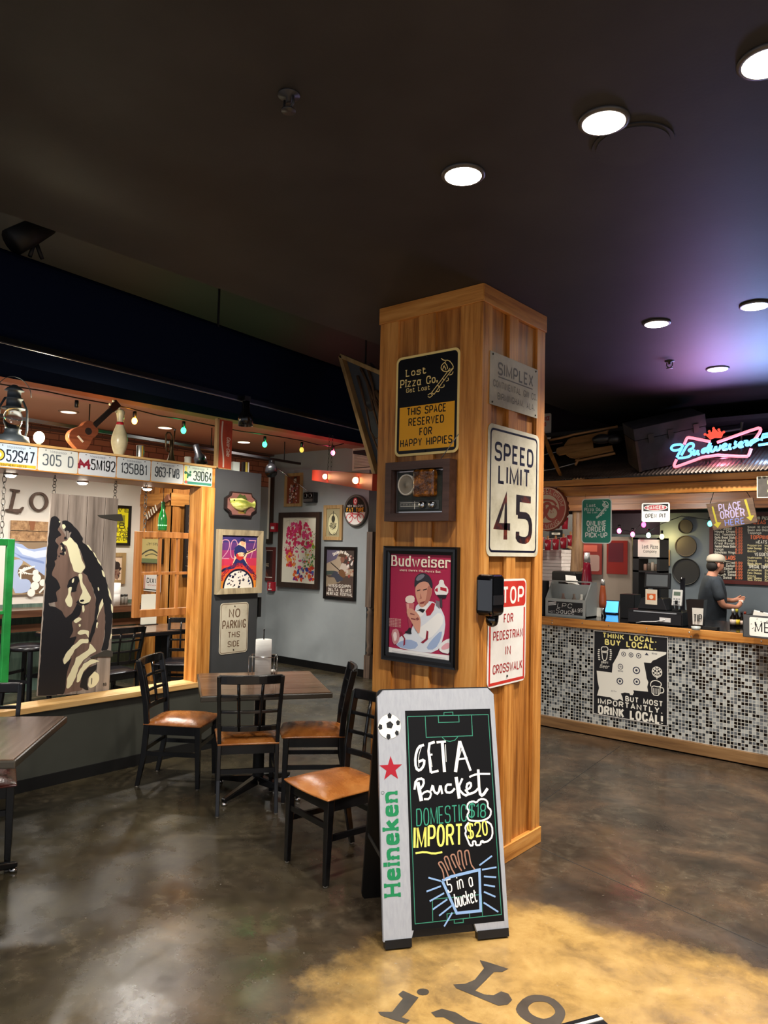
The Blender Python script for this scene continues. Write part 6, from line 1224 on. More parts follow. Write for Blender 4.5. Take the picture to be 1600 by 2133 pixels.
b = MB(); random.seed(9); blobs(b, B.F, 30, (.2, .1, .75, .6), ['#3a2a26', '#2a1e1c', '#6d4438', '#8a6a58'], .02, .05, B.y-.0002); b.use(mat('#2a1e1c', .6)); c_ = B.F(.3, .75)[0]; b.disc(c_[0], c_[1], .05, B.y-.002); c_ = B.F(.62, .62)[0]; b.disc(c_[0], c_[1], .05, B.y-.0022); b.build('silhouette_print', B.root)
# ledge along the far wall
LX = -8.2; lz = HX(130, 1268, LX).z
r = thing('wall_ledge', 'long wooden drink ledge along the white far wall', 'ledge', (FARX+.2, 3, lz-.1)); b = MB(M_table); b.bb(FARX, 0, lz-.03, LX, 5.28, lz); b.build('top', r, True); b = MB(nmat('ledge_front', ['#3a2214', '#54331f', '#66422a'], YG, 3, 6, (.4, .5))); b.bb(LX-.02, 0, lz-.075, LX+.004, 5.28, lz-.001); b.bb(LX-.1, 0, lz-.24, LX-.07, 5.28, lz-.16); b.build('front_board', r, True)
def on_ledge(px): return Vector((-8.36, HX(px, 1250, -8.36).y, lz+.0005))
p = on_ledge(237); towel('paper_towel_roll', p, 'white paper towel roll on the far wall ledge by the musicians picture', .27, .075)
for px, lab in ((252, 'shaker'), (260, 'shaker')):
    q = on_ledge(px+2); r = thing('glass_shaker', 'glass shaker with a black lid on the far ledge, '+('left' if px == 252 else 'right')+' of two', 'shaker', q); b = MB(mat('#9c968c', .15, trans=.3)); b.lathe([(.024, 0), (.026, .08), (.02, .1)], n=14); b.build('jar', r); b = MB(M_blk); b.lathe([(.022, .1), (.022, .125)], n=14); b.build('lid', r)
# wood clad corner block
WX1 = HY(355, 1100, 5.30).x
r = thing('wood_clad_corner', 'cedar board clad corner block at the end of the white wall', 'partition', ((FARX+WX1)/2, 5.75, 0))
b = MB(M_woodV2); b.bb(FARX+.001, 5.32, 0, WX1-.02, 6.2, 2.62); b.build('board_core', r, True)
w_ = WX1-FARX
for a, c in ((0, .14), (.45, .6), (.84, 1)): b = MB(M_woodV); b.bb(FARX+.001+a*w_, 5.30, 0, FARX+c*w_, 5.32, 2.5); b.build('batten', r, True)
for a, c in ((5.3, 5.42), (5.6, 5.72), (6.1, 6.2)): b = MB(M_woodV2); b.bb(WX1-.02, a, 0, WX1, c, 2.5); b.build('batten', r, True)
b = MB(M_woodX); b.bb(FARX+.001, 5.29, 2.2, WX1+.004, 5.32, 2.36); b.build('top_trim', r, True); b = MB(M_woodY); b.bb(WX1-.02, 5.29, 2.2, WX1+.01, 6.2, 2.36); b.build('top_trim', r, True)
B = Bd('x', WX1+.012, (384, 1050), (432, 1056), (380, 1205), (430, 1200), 'dark_framed_photo', 'tall dark photograph on the side of the wood clad corner', 'picture')
b = MB(mat('#120e0c', .5)); b.bb(-B.X, -.03, 0, B.X, 0, B.h); b.build('frame', B.root); b = MB(mat('#2a1f1a', .4)); b.rect(-B.X*.86, B.h*.05, B.X*.86, B.h*.95, -.031); random.seed(4); b.use(mat('#9a928a', .5))
for i in range(12): c_ = B.uv(random.uniform(.15, .5), random.uniform(.12, .5)); b.flat([(c_[0]+random.uniform(-.05, .05), c_[1]+random.uniform(-.03, .04)) for k in range(5)], -.0315-.0001*i)
b.build('photo_print', B.root)
B = Bd('y', 5.299, (292, 1122), (341, 1123), (292, 1174), (340.5, 1174), 'cowboy_picture', 'small yellowed picture board on the cedar corner behind the six pane sash', 'picture')
b = MB(mat('#1f1a14', .5)); b.bb(-B.X, -.025, 0, B.X, 0, B.h); b.use(mat('#c9b878', .6)); b.rect(-B.X, .01, B.X*.95, B.h, -.0256); b.use(mat('#6f7d52', .6)); b.rect(-B.X, .01, B.X*.95, B.h*.2, -.026); b.use(mat('#4d4a38', .6)); b.line(chaikin([B.uv(.15, .35), B.uv(.35, .5), B.uv(.6, .58), B.uv(.85, .42)]), .02, -.0264); b.line(chaikin([B.uv(.3, .3), B.uv(.6, .42), B.uv(.85, .32)]), .012, -.0264); bt(B, b, 'Jersey', .6, .75, .12, .5, None, -.0264, wt=.14, it=.2); b.build('printed_board', B.root)
B = Bd('y', 5.299, (302, 1193), (336, 1193.5), (301, 1232), (335, 1232), 'white_poster', 'small white poster with bold black lettering behind the six pane sash', 'poster')
b = MB(mat('#dfdcd4', .6)); b.bb(-B.X, -.012, 0, B.X, 0, B.h); b.build('board', B.root); b = MB(mat('#1c2a1e', .6)); b.rect(*B.uv(.0, .06), *B.uv(1, .12), -.0126); b.use(mat('#17171a', .6)); bt(B, b, 'DIXIE', .55, .46, .24, .75, None, -.013, wt=.2); b.use(mat('#b86a5c', .6)); bt(B, b, 'BREWERY', .55, .3, .07, .6, None, -.013, wt=.16); b.rect(*B.uv(.04, .1), *B.uv(.09, .95), -.013); b.build('lettering', B.root)
# guitar headstock hook and hanging green bottle
a, c = HY(306, 1080, 5.275), HY(344, 1044, 5.275); r = thing('guitar_neck', 'old guitar neck mounted at a slant on the cedar corner', 'guitar part', a); b = MB(mat('#6d4528', .5)); b.bar(a, c, .07, .03, (0, 1, 0), .045, .03); b.build('fretboard', r, True); b = MB(mat('#7d4a30', .5)); d = (c-a).normalized(); b.bar(c, c+d*.1, .06, .03, (0, 1, 0), .085, .03); b.build('headstock', r, True)
for k in range(5): q = a+d*(.04+.055*k); b = MB(mat('#cfc7b4', .5)); s = d.cross(Vector((0, 1, 0))); b.bar(q-s*.035+Vector((0, -.02, 0)), q+s*.05+Vector((0, -.02, 0)), .012, .01); b.build('tuning_peg', r, True)
q = HX(338, 1105, HWX-.42); zt = q.z+.26; r = thing('green_bottle_lamp', 'green glass bottle hanging on a wire above the six pane sash', 'bottle', q)
b = MB(mat('#146a2a', .12, emit=.04, coat=.5)); b.lathe([(.0001, 0), (.036, 0), (.038, .01), (.038, .1), (.03, .14), (.016, .18), (.014, .235), (.016, .24), (.016, .25)], n=22); b.build('glass_body', r); b = MB(mat('#7ae88a', .4, emit=1.5)); b.ball((.0, 0, .045), (.0392, .0392, .03), 12, 8); b.build('glow', r); b = MB(M_blk); b.tube([(0, 0, .25), (0, 0, 2.214-q.z)], .0025, 5); b.build('wire', r)
# dining table and chairs behind the half wall
bt0 = thing('dining_table', 'dark dining table in the back room, seen through the opening right of the painted door', 'table', (-7.46, 4.5, 0), radians(-4))
b = MB(M_table); b.bb(-.35, -.85, .735, .35, .85, .76); b.build('tabletop', bt0); b = MB(mat('#17161a', .3)); b.bb(-.36, -.86, .715, .36, .86, .75); b.build('top_edge', bt0)
for y_ in (-.55, .45): b = MB(M_blkm); b.bb(-.07, y_-.07, .04, .07, y_+.07, .715); b.bb(-.3, y_-.05, .001, .3, y_+.05, .04); b.build('pedestal', bt0)
b = MB(mat('#d9d4c6', .7)); q = HZ(307, 1289, .761); b.box((q.x, q.y, .762), (.2, .28, .002), rz=.1); b.solo('menu_sheet', 'white menu sheet lying on the back room table', 'paper')
q = HX(312, 1265, -7.75); r = thing('table_caddy', 'white menu card standing on the back room table, seen through the sash', 'menu', (q.x, q.y, .7605), pi/2); b = MB(mat('#d9d6c6', .7)); b.bb(-.11, -.01, 0, .09, .01, .36); b.build('card', r); b = MB(M_blk); b.bb(-.12, -.04, 0, .1, .04, .01); b.build('base', r)
BKL = mat('#141317', .25); BG = 'black chairs in the back dining room'
for x, y_, a, lab in ((-6.86, 4.78, 309, 'black chair with black seat turned at the right side of the back room table'), (-6.85, 3.95, 185, 'black chair at the near side of the back room table, right of the painted door'), (-7.6, 6.05, 265, 'black chair at the far end of the back room table'), (-7.4, 2.3, 100, 'black chair beyond the green sash at the left edge')):
    chair_at((x, y_), a, lab, leath=BKL, group=BG)

q = HZ(58, 1347, .63); r = thing('bar_stool', 'black backless stool at the far ledge between green sash and painted door', 'stool', (q.x, q.y, 0), .5)
b = MB(BKL); b.lathe([(.19, .6), (.2, .62), (.19, .64), (.15, .655), (.0001, .66)], n=24); b.build('seat', r)
for x in (-.15, .15):
    for y_ in (-.15, .15): b = MB(M_black); b.bar((x*.85, y_*.85, .6), (x*1.1, y_*1.1, .001), .035, .035, (0, 1, 0)); b.build('leg', r)
for s in (-1, 1): b = MB(M_black); b.bar((-.15, s*.15, .3), (.15, s*.15, .3), .02, .03); b.build('rung', r); b = MB(M_black); b.bar((s*.15, -.15, .36), (s*.15, .15, .36), .02, .03); b.build('rung', r)
# ================================================================ BAR: signs
def zq(ox, oy, k): return lambda *P: [(ox+P[i]/k, oy+P[i+1]/k) for i in range(0, len(P), 2)]
B = Bd('y', BY-.002, (1237.5, 1313), (1392, 1327), (1236, 1485.5), (1391, 1514), 'bar_poster', 'black think local buy local poster on the tiled bar front', 'poster')
b = MB(mat('#e4e2dc', .5)); b.bb(-B.X, -.004, 0, B.X, 0, B.h); b.use(mat('#14151a', .5)); b.rect(-B.X+.006, .006, B.X-.006, B.h-.006, -.0044); b.build('sheet', B.root)
T = B.tracer(1220, 1300, 8.421); y = -.0048; wh = mat('#e9e6da', .6); yl2 = mat('#f2e58a', .6); dk = mat('#2a2e44', .6)
b = MB(wh); b.flat(T((610, 435, 755, 440, 760, 425, 900, 450, 1420, 490, 1415, 530, 1290, 590, 1240, 620, 1180, 640, 1150, 680, 1025, 672, 1060, 850, 1075, 950, 1105, 1020, 1085, 1100, 1100, 1185, 840, 1160, 850, 1200, 830, 1245, 785, 1245, 770, 1210, 690, 1200, 620, 1215, 650, 1280, 662, 1350, 600, 1310, 560, 1335, 500, 1325, 430, 1280, 380, 1275, 205, 1250, 240, 1120, 215, 1000, 198, 815, 465, 850, 480, 700, 560, 560)), y); b.build('map_print', B.root)
b = MB(wh)
for t, x0_, y0_, x1_, y1_, m, hp, wt in (('THINK LOCAL.', 300, 235, 1245, 318, yl2, 82, .27), ('BUY LOCAL.', 340, 355, 1240, 440, yl2, 90, .27), ('BUT MOST', 700, 1345, 1360, 1440, wh, 82, .24), ('IMPORTANTLY,', 220, 1390, 1355, 1560, wh, 88, .24), ('DRINK LOCAL!', 220, 1560, 1360, 1745, wh, 140, .27)):
    a, c = T((x0_, y0_))[0], T((x1_, y1_))[0]; b.text(t, (a[0]+c[0])/2, (a[1]+c[1])/2, hp/8.421*.00417, y-.0002, m, c[0]-a[0], wt=wt, rot=0)
a = T((340, 690))[0]; b.text('CRAFT', a[0], a[1], .018, y, wh, .07, wt=.2); a = T((330, 770))[0]; b.text('Beer', a[0], a[1], .032, y, wh, .09, wt=.1, it=.3); b.build('lettering', B.root)
b = MB(wh)
for P in ((285, 470, 305, 640, 370, 640, 390, 480), (280, 460, 280, 420, 300, 395, 340, 400, 370, 395, 400, 430, 390, 470, 340, 480, 285, 470), (300, 495, 375, 500)): b.line(chaikin(T(P), 1), .008, y)
for s, x0_ in ((-1, 230), (1, 450)):
    for k in range(6): c_ = T((x0_+s*(-8+abs(k-2)*-4), 450+k*34))[0]; b.disc(c_[0]+s*.004, c_[1], .011, y, .006, 10)
c_ = T((1255, 840))[0]; b.ring(c_[0], c_[1], .04, .047, y, .043, .05, 24)
for u, v in ((0, .04), (-.02, .025), (.02, .025), (-.032, .005), (.032, .005), (0, .015), (-.015, -.01), (.015, -.01)): b.disc(c_[0]+u, c_[1]+v, .009, y, .01, 8)
b.line([(c_[0]-.03, c_[1]-.02), (c_[0], c_[1]-.045), (c_[0]+.03, c_[1]-.02)], .007, y); b.line([(c_[0], c_[1]+.02), (c_[0], c_[1]-.065)], .007, y)
for P in ((1165, 1090, 1170, 1240, 1305, 1255, 1310, 1100), (1310, 1110, 1370, 1120, 1375, 1200, 1310, 1210), (1145, 1090, 1140, 1050, 1165, 1000, 1240, 985, 1320, 1020, 1335, 1070, 1305, 1100, 1240, 1095, 1200, 1080, 1165, 1100), (1200, 1120, 1202, 1220), (1238, 1125, 1240, 1225), (1275, 1130, 1277, 1225)): b.line(chaikin(T(P), 1), .008, y)
b.build('beer_icons', B.root)
b = MB(dk)
for x, z, r_ in ((670, 525, .022), (800, 540, .022), (935, 555, .024), (895, 810, .034), (605, 1000, .032), (900, 1010, .032)):
    c_ = T((x, z))[0]; b.ring(c_[0], c_[1], r_*.72, r_, y-.0003, n=20); b.disc(c_[0], c_[1], r_*.34, y-.0003, n=9)
for t, x, z in (('SOPRO', 615, 835), ('LAZY', 605, 985), ('CITY', 500, 1190), ('YEE-HAW', 1210, 530)): c_ = T((x, z))[0]; b.text(t, c_[0], c_[1], .012, y-.0004, dk, .05, wt=.18)
c_ = T((615, 745))[0]; b.ring(c_[0], c_[1], .02, .026, y-.0003, n=18); b.line([(c_[0]-.01, c_[1]+.008), (c_[0]+.01, c_[1]+.003), (c_[0]-.01, c_[1]-.003), (c_[0]+.01, c_[1]-.008)], .005, y-.0004); c_ = T((1075, 525))[0]; b.flat([(c_[0]-.018, c_[1]-.01), (c_[0], c_[1]+.014), (c_[0]+.018, c_[1]-.01)], y-.0003); b.build('brewery_logos', B.root)
# bottle cap sign
c0 = HY(1140, 1060, BY-.04); R = HY(1182.5, 1060, BY-.04).x-c0.x
r = thing('bottle_cap_sign', 'big round red bottle cap beer sign at the left end of the canopy beam', 'sign', (c0.x, BY-.04, c0.z))
rdc = mat('#c0574a', .4); crm = mat('#e3cdb4', .45); b = MB(mat('#8d4a35', .4, .3)); n = 84
V = []
for k in range(n):
    a = 2*pi*k/n; w = 1+.025*cos(21*a); V.append((R*cos(a), -.02, R*sin(a)))
for k in range(n):
    a = 2*pi*k/n; w = 1.0+.03*cos(24*a); V.append((R*w*cos(a), .035, R*w*sin(a)))
b.add(V, [(k, (k+1) % n, n+(k+1) % n, n+k) for k in range(n)]+[tuple(range(n))[::-1]], True); b.build('cap_rim', r)
b = MB(rdc); b.disc(0, 0, R*.98, -.0206, n=48); b.use(crm); b.disc(0, 0, R*.64, -.021, n=40); b.ring(0, 0, R*.92, R*.96, -.021, n=48)
b.text('NEW BELGIUM', 0, 0, R*.19, -.0214, crm, R*2.0, wt=.16, arc=R*.7); b.text('BREWING', 0, 0, R*.19, -.0214, crm, R*1.5, wt=.16, arc=-R*.9)
b.use(rdc); b.ring(R*.3, -R*.2, R*.24, R*.36, -.0214, n=28); b.ring(-R*.35, -R*.2, R*.22, R*.34, -.0214, n=28); b.line(chaikin([(-R*.35, -R*.2), (-R*.1, R*.25), (R*.2, R*.25), (R*.3, -R*.2)]), R*.13, -.0216); b.line([(-R*.1, R*.25), (0, -R*.3), (R*.22, R*.2)], R*.1, -.0216); b.line(chaikin([(-R*.5, R*.3), (-R*.1, R*.42), (R*.35, R*.35), (R*.5, R*.15)]), R*.1, -.0216); b.use(crm); b.line([(R*.22, -R*.05), (R*.4, -R*.3)], R*.05, -.022); b.line([(R*.34, -R*.02), (R*.26, -R*.3)], R*.05, -.022); b.build('cap_face', r)
b = MB(M_iron); b.lathe([(.006, -.021), (.004, -.026)], (R*.05, 0, R*.86), 8, 'y'); b.build('nail', r)
# online order sign
B = Bd('y', BY-.04, (1213.5, 1039), (1275, 1038), (1210.5, 1130.5), (1273.5, 1134), 'pickup_sign', 'green online order pick-up sign hanging under the canopy beam', 'sign')
gw = mat('#dfe6e2', .4); sign_panel(B, gw, .035); b = MB(mat('#127a66', .35)); b.flat(rr(-B.X+.009, .009, B.X-.009, B.h-.009, .028), -.0034); b.build('green_field', B.root)
b = MB(gw)
for t, x, z, h, w in (('Lost', .32, .82, .062, .3), ('Pizza Co.', .37, .73, .062, .56), ('Get Lost', .36, .675, .034, .34)): bt(B, b, t, x, z, h, w, gw, -.0038, wt=.16, slab=1.4)
for t, z, w in (('ONLINE', .4, .66), ('ORDER', .27, .6), ('PICK-UP', .14, .74)): bt(B, b, t, .5, z, .1, w, gw, -.0038, wt=.2)
b.build('lettering', B.root); b = MB(gw)
S = lambda P: [B.uv((P[i]-445)/455, 1-(P[i+1]-610)/740) for i in range(0, len(P), 2)]
logo_hand(b, S, .006, -.004, gw); b.build('shop_logo', B.root)
for s in (-.8, .8): b = MB(M_chrome); b.tube([(s*B.X, .0, B.h-.02), (s*B.X, .02, B.h+.05)], .0015, 5); b.build('hanger_wire', B.root)
# danger sign
B = Bd('y', BY+.93, (1337, 1047.5), (1396, 1047), (1337, 1086), (1395.5, 1088), 'danger_sign', 'white danger open pit sign under the rear canopy plank', 'sign')
sign_panel(B, mat('#e2e0da', .4), .02); b = MB(mat('#111114', .4)); q = B.uv(.06, .56); b.rect(q[0], q[1], -q[0], B.h*.93, -.0034); b.use(mat('#e2e0da', .4)); b.disc(0, B.h*.745, B.X*.84, -.0038, B.h*.165); b.use(mat('#a82433', .4)); b.disc(0, B.h*.745, B.X*.78, -.0042, B.h*.135); b.build('danger_field', B.root)
b = MB(); bt(B, b, 'DANGER', .5, .67, .15, .62, mat('#e2e0da', .4), -.0046, wt=.22); bt(B, b, 'OPEN PIT', .5, .22, .19, .74, mat('#1a1a1e', .4), -.0036, wt=.18); b.build('lettering', B.root)
# place order here board
Z3 = zq(1340, 1000, 6.154); pts = Z3(815, 310, 1410, 225, 1475, 540, 910, 645); YB = BY+.03
B = Bd('y', YB, pts[0], pts[1], pts[3], pts[2], 'place_order_board', 'tilted wooden place order here board with yellow arrows hung over the counter', 'sign')
b = MB(nmat('dark_plank', ['#49372a', '#604a38', '#735a45'], XG, 3, 7, (.6, .7), .2)); P = [B.L(*q) for q in pts]; b.prism(P[::-1], -.02, 0); b.build('board', B.root)
T = B.tracer(1340, 1000, 6.154); b = MB(); lav = mat('#a69cc0', .6); a, c = T((970, 390))[0], T((1270, 350))[0]; ro = atan2(c[1]-a[1], c[0]-a[0])
def row(t, x0_, y0_, x1_, y1_, hp, m, wt):
    a, c = T((x0_, y0_))[0], T((x1_, y1_))[0]; b.text(t, (a[0]+c[0])/2, (a[1]+c[1])/2, hp/6.154*.0043, -.0206, m, sqrt((c[0]-a[0])**2+(c[1]-a[1])**2), wt=wt, rot=ro)
row('PLACE', 980, 410, 1270, 350, 80, lav, .16); row('ORDER', 1000, 505, 1315, 450, 85, lav, .16); b.build('lettering', B.root); b = MB(); row('HERE', 1060, 595, 1310, 550, 70, mat('#6f80c8', .6), .13); b.build('lettering_blue', B.root)
for P in ((885, 345, 905, 335, 960, 540, 1010, 545, 965, 615, 910, 570, 940, 555), (1300, 255, 1330, 245, 1390, 455, 1430, 455, 1390, 525, 1330, 480, 1365, 465)): b = MB(mat('#a89e2a', .6)); b.flat(T(P), -.0206); b.build('yellow_arrow', B.root)
for P in ((1475, 0), (0, 0)): pass
q = B.L(*pts[1]); b = MB(M_blk); b.tube([(q[0]-.02, -.01, q[1]), (q[0]-.06, .0, zl-B.root.location.z+.01)], .003, 5); b.build('hanging_cord', B.root); q = B.L(*pts[0]); b = MB(M_blk); b.tube([(q[0]+.03, -.01, q[1]), (q[0]+.06, .0, zl-B.root.location.z+.01)], .003, 5); b.build('hanging_cord', B.root)
# sign with a big S, cut by the frame
B = Bd('y', BY-.04, (1578, 994), (1720, 986), (1578.5, 1038), (1720, 1034), 'rustic_letter_sign', 'dark rustic sign with a cream letter S at the right photo edge', 'sign')
b = MB(nmat('slate_board', ['#2e2b27', '#45413a', '#5a554c'], (1, 1, 1), 6, 6, (.6, .7))); b.bb(-B.X, -.02, 0, B.X, 0, B.h); b.build('board', B.root); b = MB(M_cream); b.frame(-B.X, 0, B.X, B.h, .007, -.024, -.02); b.build('border', B.root); b = MB(mat('#d9d093', .6)); b.text('S', -B.X+.13, B.h*.25, B.h*.62, -.0206, None, .1, wt=.17, slab=0, con=.6); b.build('lettering', B.root)

# ================================================================ ON THE TIN ROOF
SL = (RZ1-RZ0)/(RY1-RY0); RN = Vector((0, -SL, 1)).normalized()
def hitp(px, py, o, n): d = ray(px, py); return CAMP+d*((o-CAMP).dot(n)/d.dot(n))
def HR(px, py, lift=.012): return hitp(px, py, Vector((0, RY0, RZ0+lift)), RN)
# chest
c = HR(1333, 983); a_ = radians(33); e1 = Vector((cos(a_), sin(a_), sin(a_)*SL)).normalized(); e3 = RN.cross(e1).normalized(); e2 = RN
t_ = .1
while True:
    q = c+e1*t_-CAMP; px = 800+F_PX*q.dot(_R)/q.dot(_f)
    if px > 1478 or t_ > 3: break
    t_ += .01
Lc = t_; q = hitp(1325, 890, c, Vector((0, -1, 0))); Hc = (q-c).length*.97; Dc = .36
r = thing('storage_chest', 'big dark old storage trunk lying on the tin roof behind the neon sign', 'chest', c)
TM = nmat('trunk_black', ['#28282b', '#353538', '#424246'], (1, 1, 1), 5, 6, (.6, .75), .1, spec=.2); TM2 = nmat('trunk_end', ['#2c2520', '#3f352e', '#4d4239'], (1, 1, 1), 5, 6, (.6, .7), .1, spec=.2)
b = MB(TM)
def obx(b, u0, u1, v0, v1, w0, w1): b.add([c+e1*u+e3*w+e2*v for v in (v0, v1) for u, w in ((u0, w0), (u1, w0), (u1, w1), (u0, w1))], [(3, 2, 1, 0), (4, 5, 6, 7), (0, 1, 5, 4), (1, 2, 6, 5), (2, 3, 7, 6), (3, 0, 4, 7)])
obx(b, 0, Lc, 0, Hc*.72, 0, Dc); b.build('body', r, True, bevel=.006); b = MB(TM2); obx(b, -.004, .02, -.002, Hc*.72, -.003, Dc+.003); b.build('end_panel', r, True)
b = MB(TM); obx(b, -.006, Lc+.006, Hc*.73, Hc, -.006, Dc+.006); b.build('lid', r, True, bevel=.006)
for u in (.22, .5, .86): b = MB(mat('#34322f', .5, .5)); obx(b, Lc*u-.025, Lc*u+.025, Hc*.62, Hc*.82, -.016, -.004); b.build('clasp', r, True)
# sled leaning across the roof at left
so = HR(1170, 985); sn = Vector((0, -sin(radians(55)), cos(radians(55)))); HS = lambda *P: [hitp(1120+P[i]/8, 850+P[i+1]/8, so+sn*.04, sn) for i in range(0, len(P), 2)]
sx_ = Vector((1, 0, 0)); sy_ = sn.cross(sx_)
r = thing('wooden_sled', 'old wooden runner sled leaning on the tin roof beside the trunk', 'sled', so)
SW = nmat('sled_wood', ['#6b4a2a', '#8f683f', '#aa8252'], (.8, 6, 6), 3, 6, (.45, .6), .1)
def slab_(P, name, th=.018, m=SW):
    W_ = HS(*P); n = len(W_); b = MB(m); b.add([p+sn*th for p in W_]+list(W_), [tuple(range(n)), tuple(range(n, 2*n))[::-1]]+[(i, n+i, n+(i+1) % n, (i+1) % n) for i in range(n)]); b.build(name, r, True)
slab_((450, 640, 520, 540, 620, 500, 640, 505, 1150, 400, 1180, 430, 1140, 500, 1000, 540), 'deck_plank'); slab_((320, 730, 330, 690, 400, 665, 930, 575, 940, 680, 450, 780, 360, 795, 325, 770), 'deck_plank'); slab_((480, 790, 940, 690, 1250, 640, 1270, 720, 800, 820, 620, 848, 540, 830), 'deck_plank')
def rod(P, w, name, m): W_ = HS(*P); b = MB(m); b.tube([p+sn*.01 for p in W_], w, 6); b.build(name, r, True)
rod((210, 550, 520, 480, 600, 455, 1340, 320), .014, 'side_rail', SW); rod((640, 880, 720, 880, 1300, 765), .014, 'side_rail', SW); rod((80, 990, 120, 1050, 250, 1030, 640, 930), .009, 'runner', M_steel); rod((150, 560, 220, 620, 420, 590), .008, 'runner', mat('#4a2a20', .5)); rod((80, 800, 190, 770, 320, 745), .008, 'steering_rod', M_steel); rod((640, 960, 690, 860, 700, 850), .012, 'runner_strut', SW); rod((1150, 440, 1175, 380), .012, 'runner_strut', SW)
slab_((95, 415, 125, 410, 260, 760, 410, 1110, 400, 1130, 360, 1130, 180, 760), 'steering_bar', .03, nmat('bar_wood', ['#7d5428', '#a06c36', '#b5824a'], (4, 4, 4), 3, 5, (.4, .5)))
b = MB(nmat('dark_bundle', ['#0c0d10', '#191a20', '#26262c'], (1, 1, 1), 9, 5, (.3, .5), .3)); q = HS(1120, 620)[0]; q = q+sn*.09; b.ball(q, (.1, .05, .05), 14, 10); b.ball(q+Vector((.13, .0, -.01)), (.07, .05, .05), 14, 10); b.solo('boot_pair', 'dark boots lying between sled and trunk', 'boots')
q = HY(1140, 889, 7.25); B = Bd('y', 7.25, (1110, 862), (1149, 863), (1110, 916), (1148, 916), 'entrance_sign', 'white sign with red letters standing behind the sled', 'sign'); sign_panel(B, mat('#b8b4ac', .5), .02); b = MB(mat('#a8282c', .5)); bt(B, b, 'ENTRANCE', .5, .74, .14, .86, None, -.0036, wt=.2); bt(B, b, 'TO', .62, .52, .14, .22, None, -.0036, wt=.2); b.build('lettering', B.root)
for s in (-.7, .7): b = MB(M_blk); b.tube([(s*B.X, .002, B.h-.01), (s*B.X, .05, CEIL-B.root.location.z)], .003, 5); b.build('hanger_wire', B.root)
# neon bow-tie sign
NY = 6.74; Z8 = lambda *P: [HY(1380+P[i]/7.273, 860+P[i+1]/7.273, NY) for i in range(0, len(P), 2)]
def emit(col, st, name):
    m = bpy.data.materials.new(name); m.use_nodes = True; b_ = m.node_tree.nodes['Principled BSDF']; b_.inputs['Base Color'].default_value = (*col, 1); b_.inputs['Emission Color'].default_value = (*col, 1); b_.inputs['Emission Strength'].default_value = st; return m
NR = emit((1, .17, .22), .95, 'neon_red'); NB = emit((.13, .5, 1), .95, 'neon_blue')
r = thing('neon_sign', 'glowing red and blue neon bow tie beer sign with a crown on the tin roof', 'neon sign', Z8(720, 640)[0])
def smooth3(W_, it=1, closed=False):
    for _ in range(it):
        Q_ = [] if closed else [W_[0]]; n = len(W_)
        for i in range(n if closed else n-1): a, c_ = W_[i], W_[(i+1) % n]; Q_ += [a.lerp(c_, .22), a.lerp(c_, .78)]
        W_ = Q_+([] if closed else [W_[-1]])
    return W_
def neon(P, rad, m, name, it=2, off=0): b = MB(m); b.tube([p+Vector((0, off, 0)) for p in smooth3(Z8(*P), it)], rad, 8); b.build(name, r, True)
neon((330, 480, 370, 380, 400, 370, 725, 437), .013, NR, 'bow_tie_tube', 1); neon((830, 447, 1450, 225, 1490, 240, 1480, 290, 1400, 400), .013, NR, 'bow_tie_tube', 1); neon((215, 705, 175, 790, 185, 818, 220, 815, 720, 632, 1280, 665, 1310, 640, 1345, 540), .013, NR, 'bow_tie_tube', 1)
for P in ((230, 680, 340, 480, 180, 490, 140, 540, 180, 580, 290, 560, 330, 490), (300, 650, 400, 470, 490, 470, 480, 540, 400, 570, 460, 600, 440, 660, 350, 685, 250, 690), (500, 560, 470, 630, 510, 640, 560, 560, 540, 630, 575, 630), (680, 540, 620, 560, 610, 610, 660, 600, 760, 420, 690, 600, 720, 605), (760, 500, 740, 590, 790, 590, 830, 500, 820, 570, 870, 570, 900, 490), (915, 530, 990, 500, 970, 470, 925, 500, 930, 570, 1000, 550), (1040, 470, 1020, 550, 1060, 545), (1130, 430, 1110, 470, 1140, 510, 1080, 540), (1170, 500, 1230, 470, 1210, 440, 1165, 480, 1180, 530, 1240, 510), (1250, 440, 1310, 430, 1270, 500, 1330, 490, 1350, 430, 1440, 400), (1360, 500, 1340, 480, 1480, 400)): neon(P, .0115, NB, 'script_tube', 2, -.025)
for P in ((1505, 380, 1700, 340), (1460, 490, 1700, 455), (1500, 420, 1530, 330, 1700, 300)): neon(P, .011, NB, 'right_tube', 0, -.01)
b = MB(emit((.75, .07, .04), .5, 'crown_red')); W_ = Z8(640, 325, 720, 400, 780, 375, 880, 380, 925, 290, 900, 300, 870, 265, 840, 290, 800, 245, 760, 245, 750, 290, 710, 285, 690, 320); W2 = [p+Vector((0, .02, 0)) for p in W_]; n = len(W_); b.add(list(W_)+W2, [tuple(range(n)), tuple(range(n, 2*n))[::-1]]+[(i, n+i, n+(i+1) % n, (i+1) % n) for i in range(n)])
for x, y_ in ((645, 325), (710, 280), (775, 235), (855, 255), (930, 290)): b.ball(Z8(x, y_)[0], .012, 8, 6)
b.build('crown', r, True)
b = MB(M_blk); o = Vector((0, .04, 0))
for P in ((300, 420, 1450, 300), (300, 740, 1330, 640), (640, 330, 700, 760), (1180, 130, 1180, 640)): W_ = Z8(*P); b.bar(W_[0]+o, W_[1]+o, .012, .012, (0, 1, 0))
b.build('backing_frame', r, True)
for P in ((640, 700), (1180, 600)):
    q = Z8(*P)[0]+o; g = Vector((q.x, q.y, roofz(q.y)+.006)); b = MB(M_blk); b.bar(q, g, .012, .012); b.build('stand_leg', r, True)
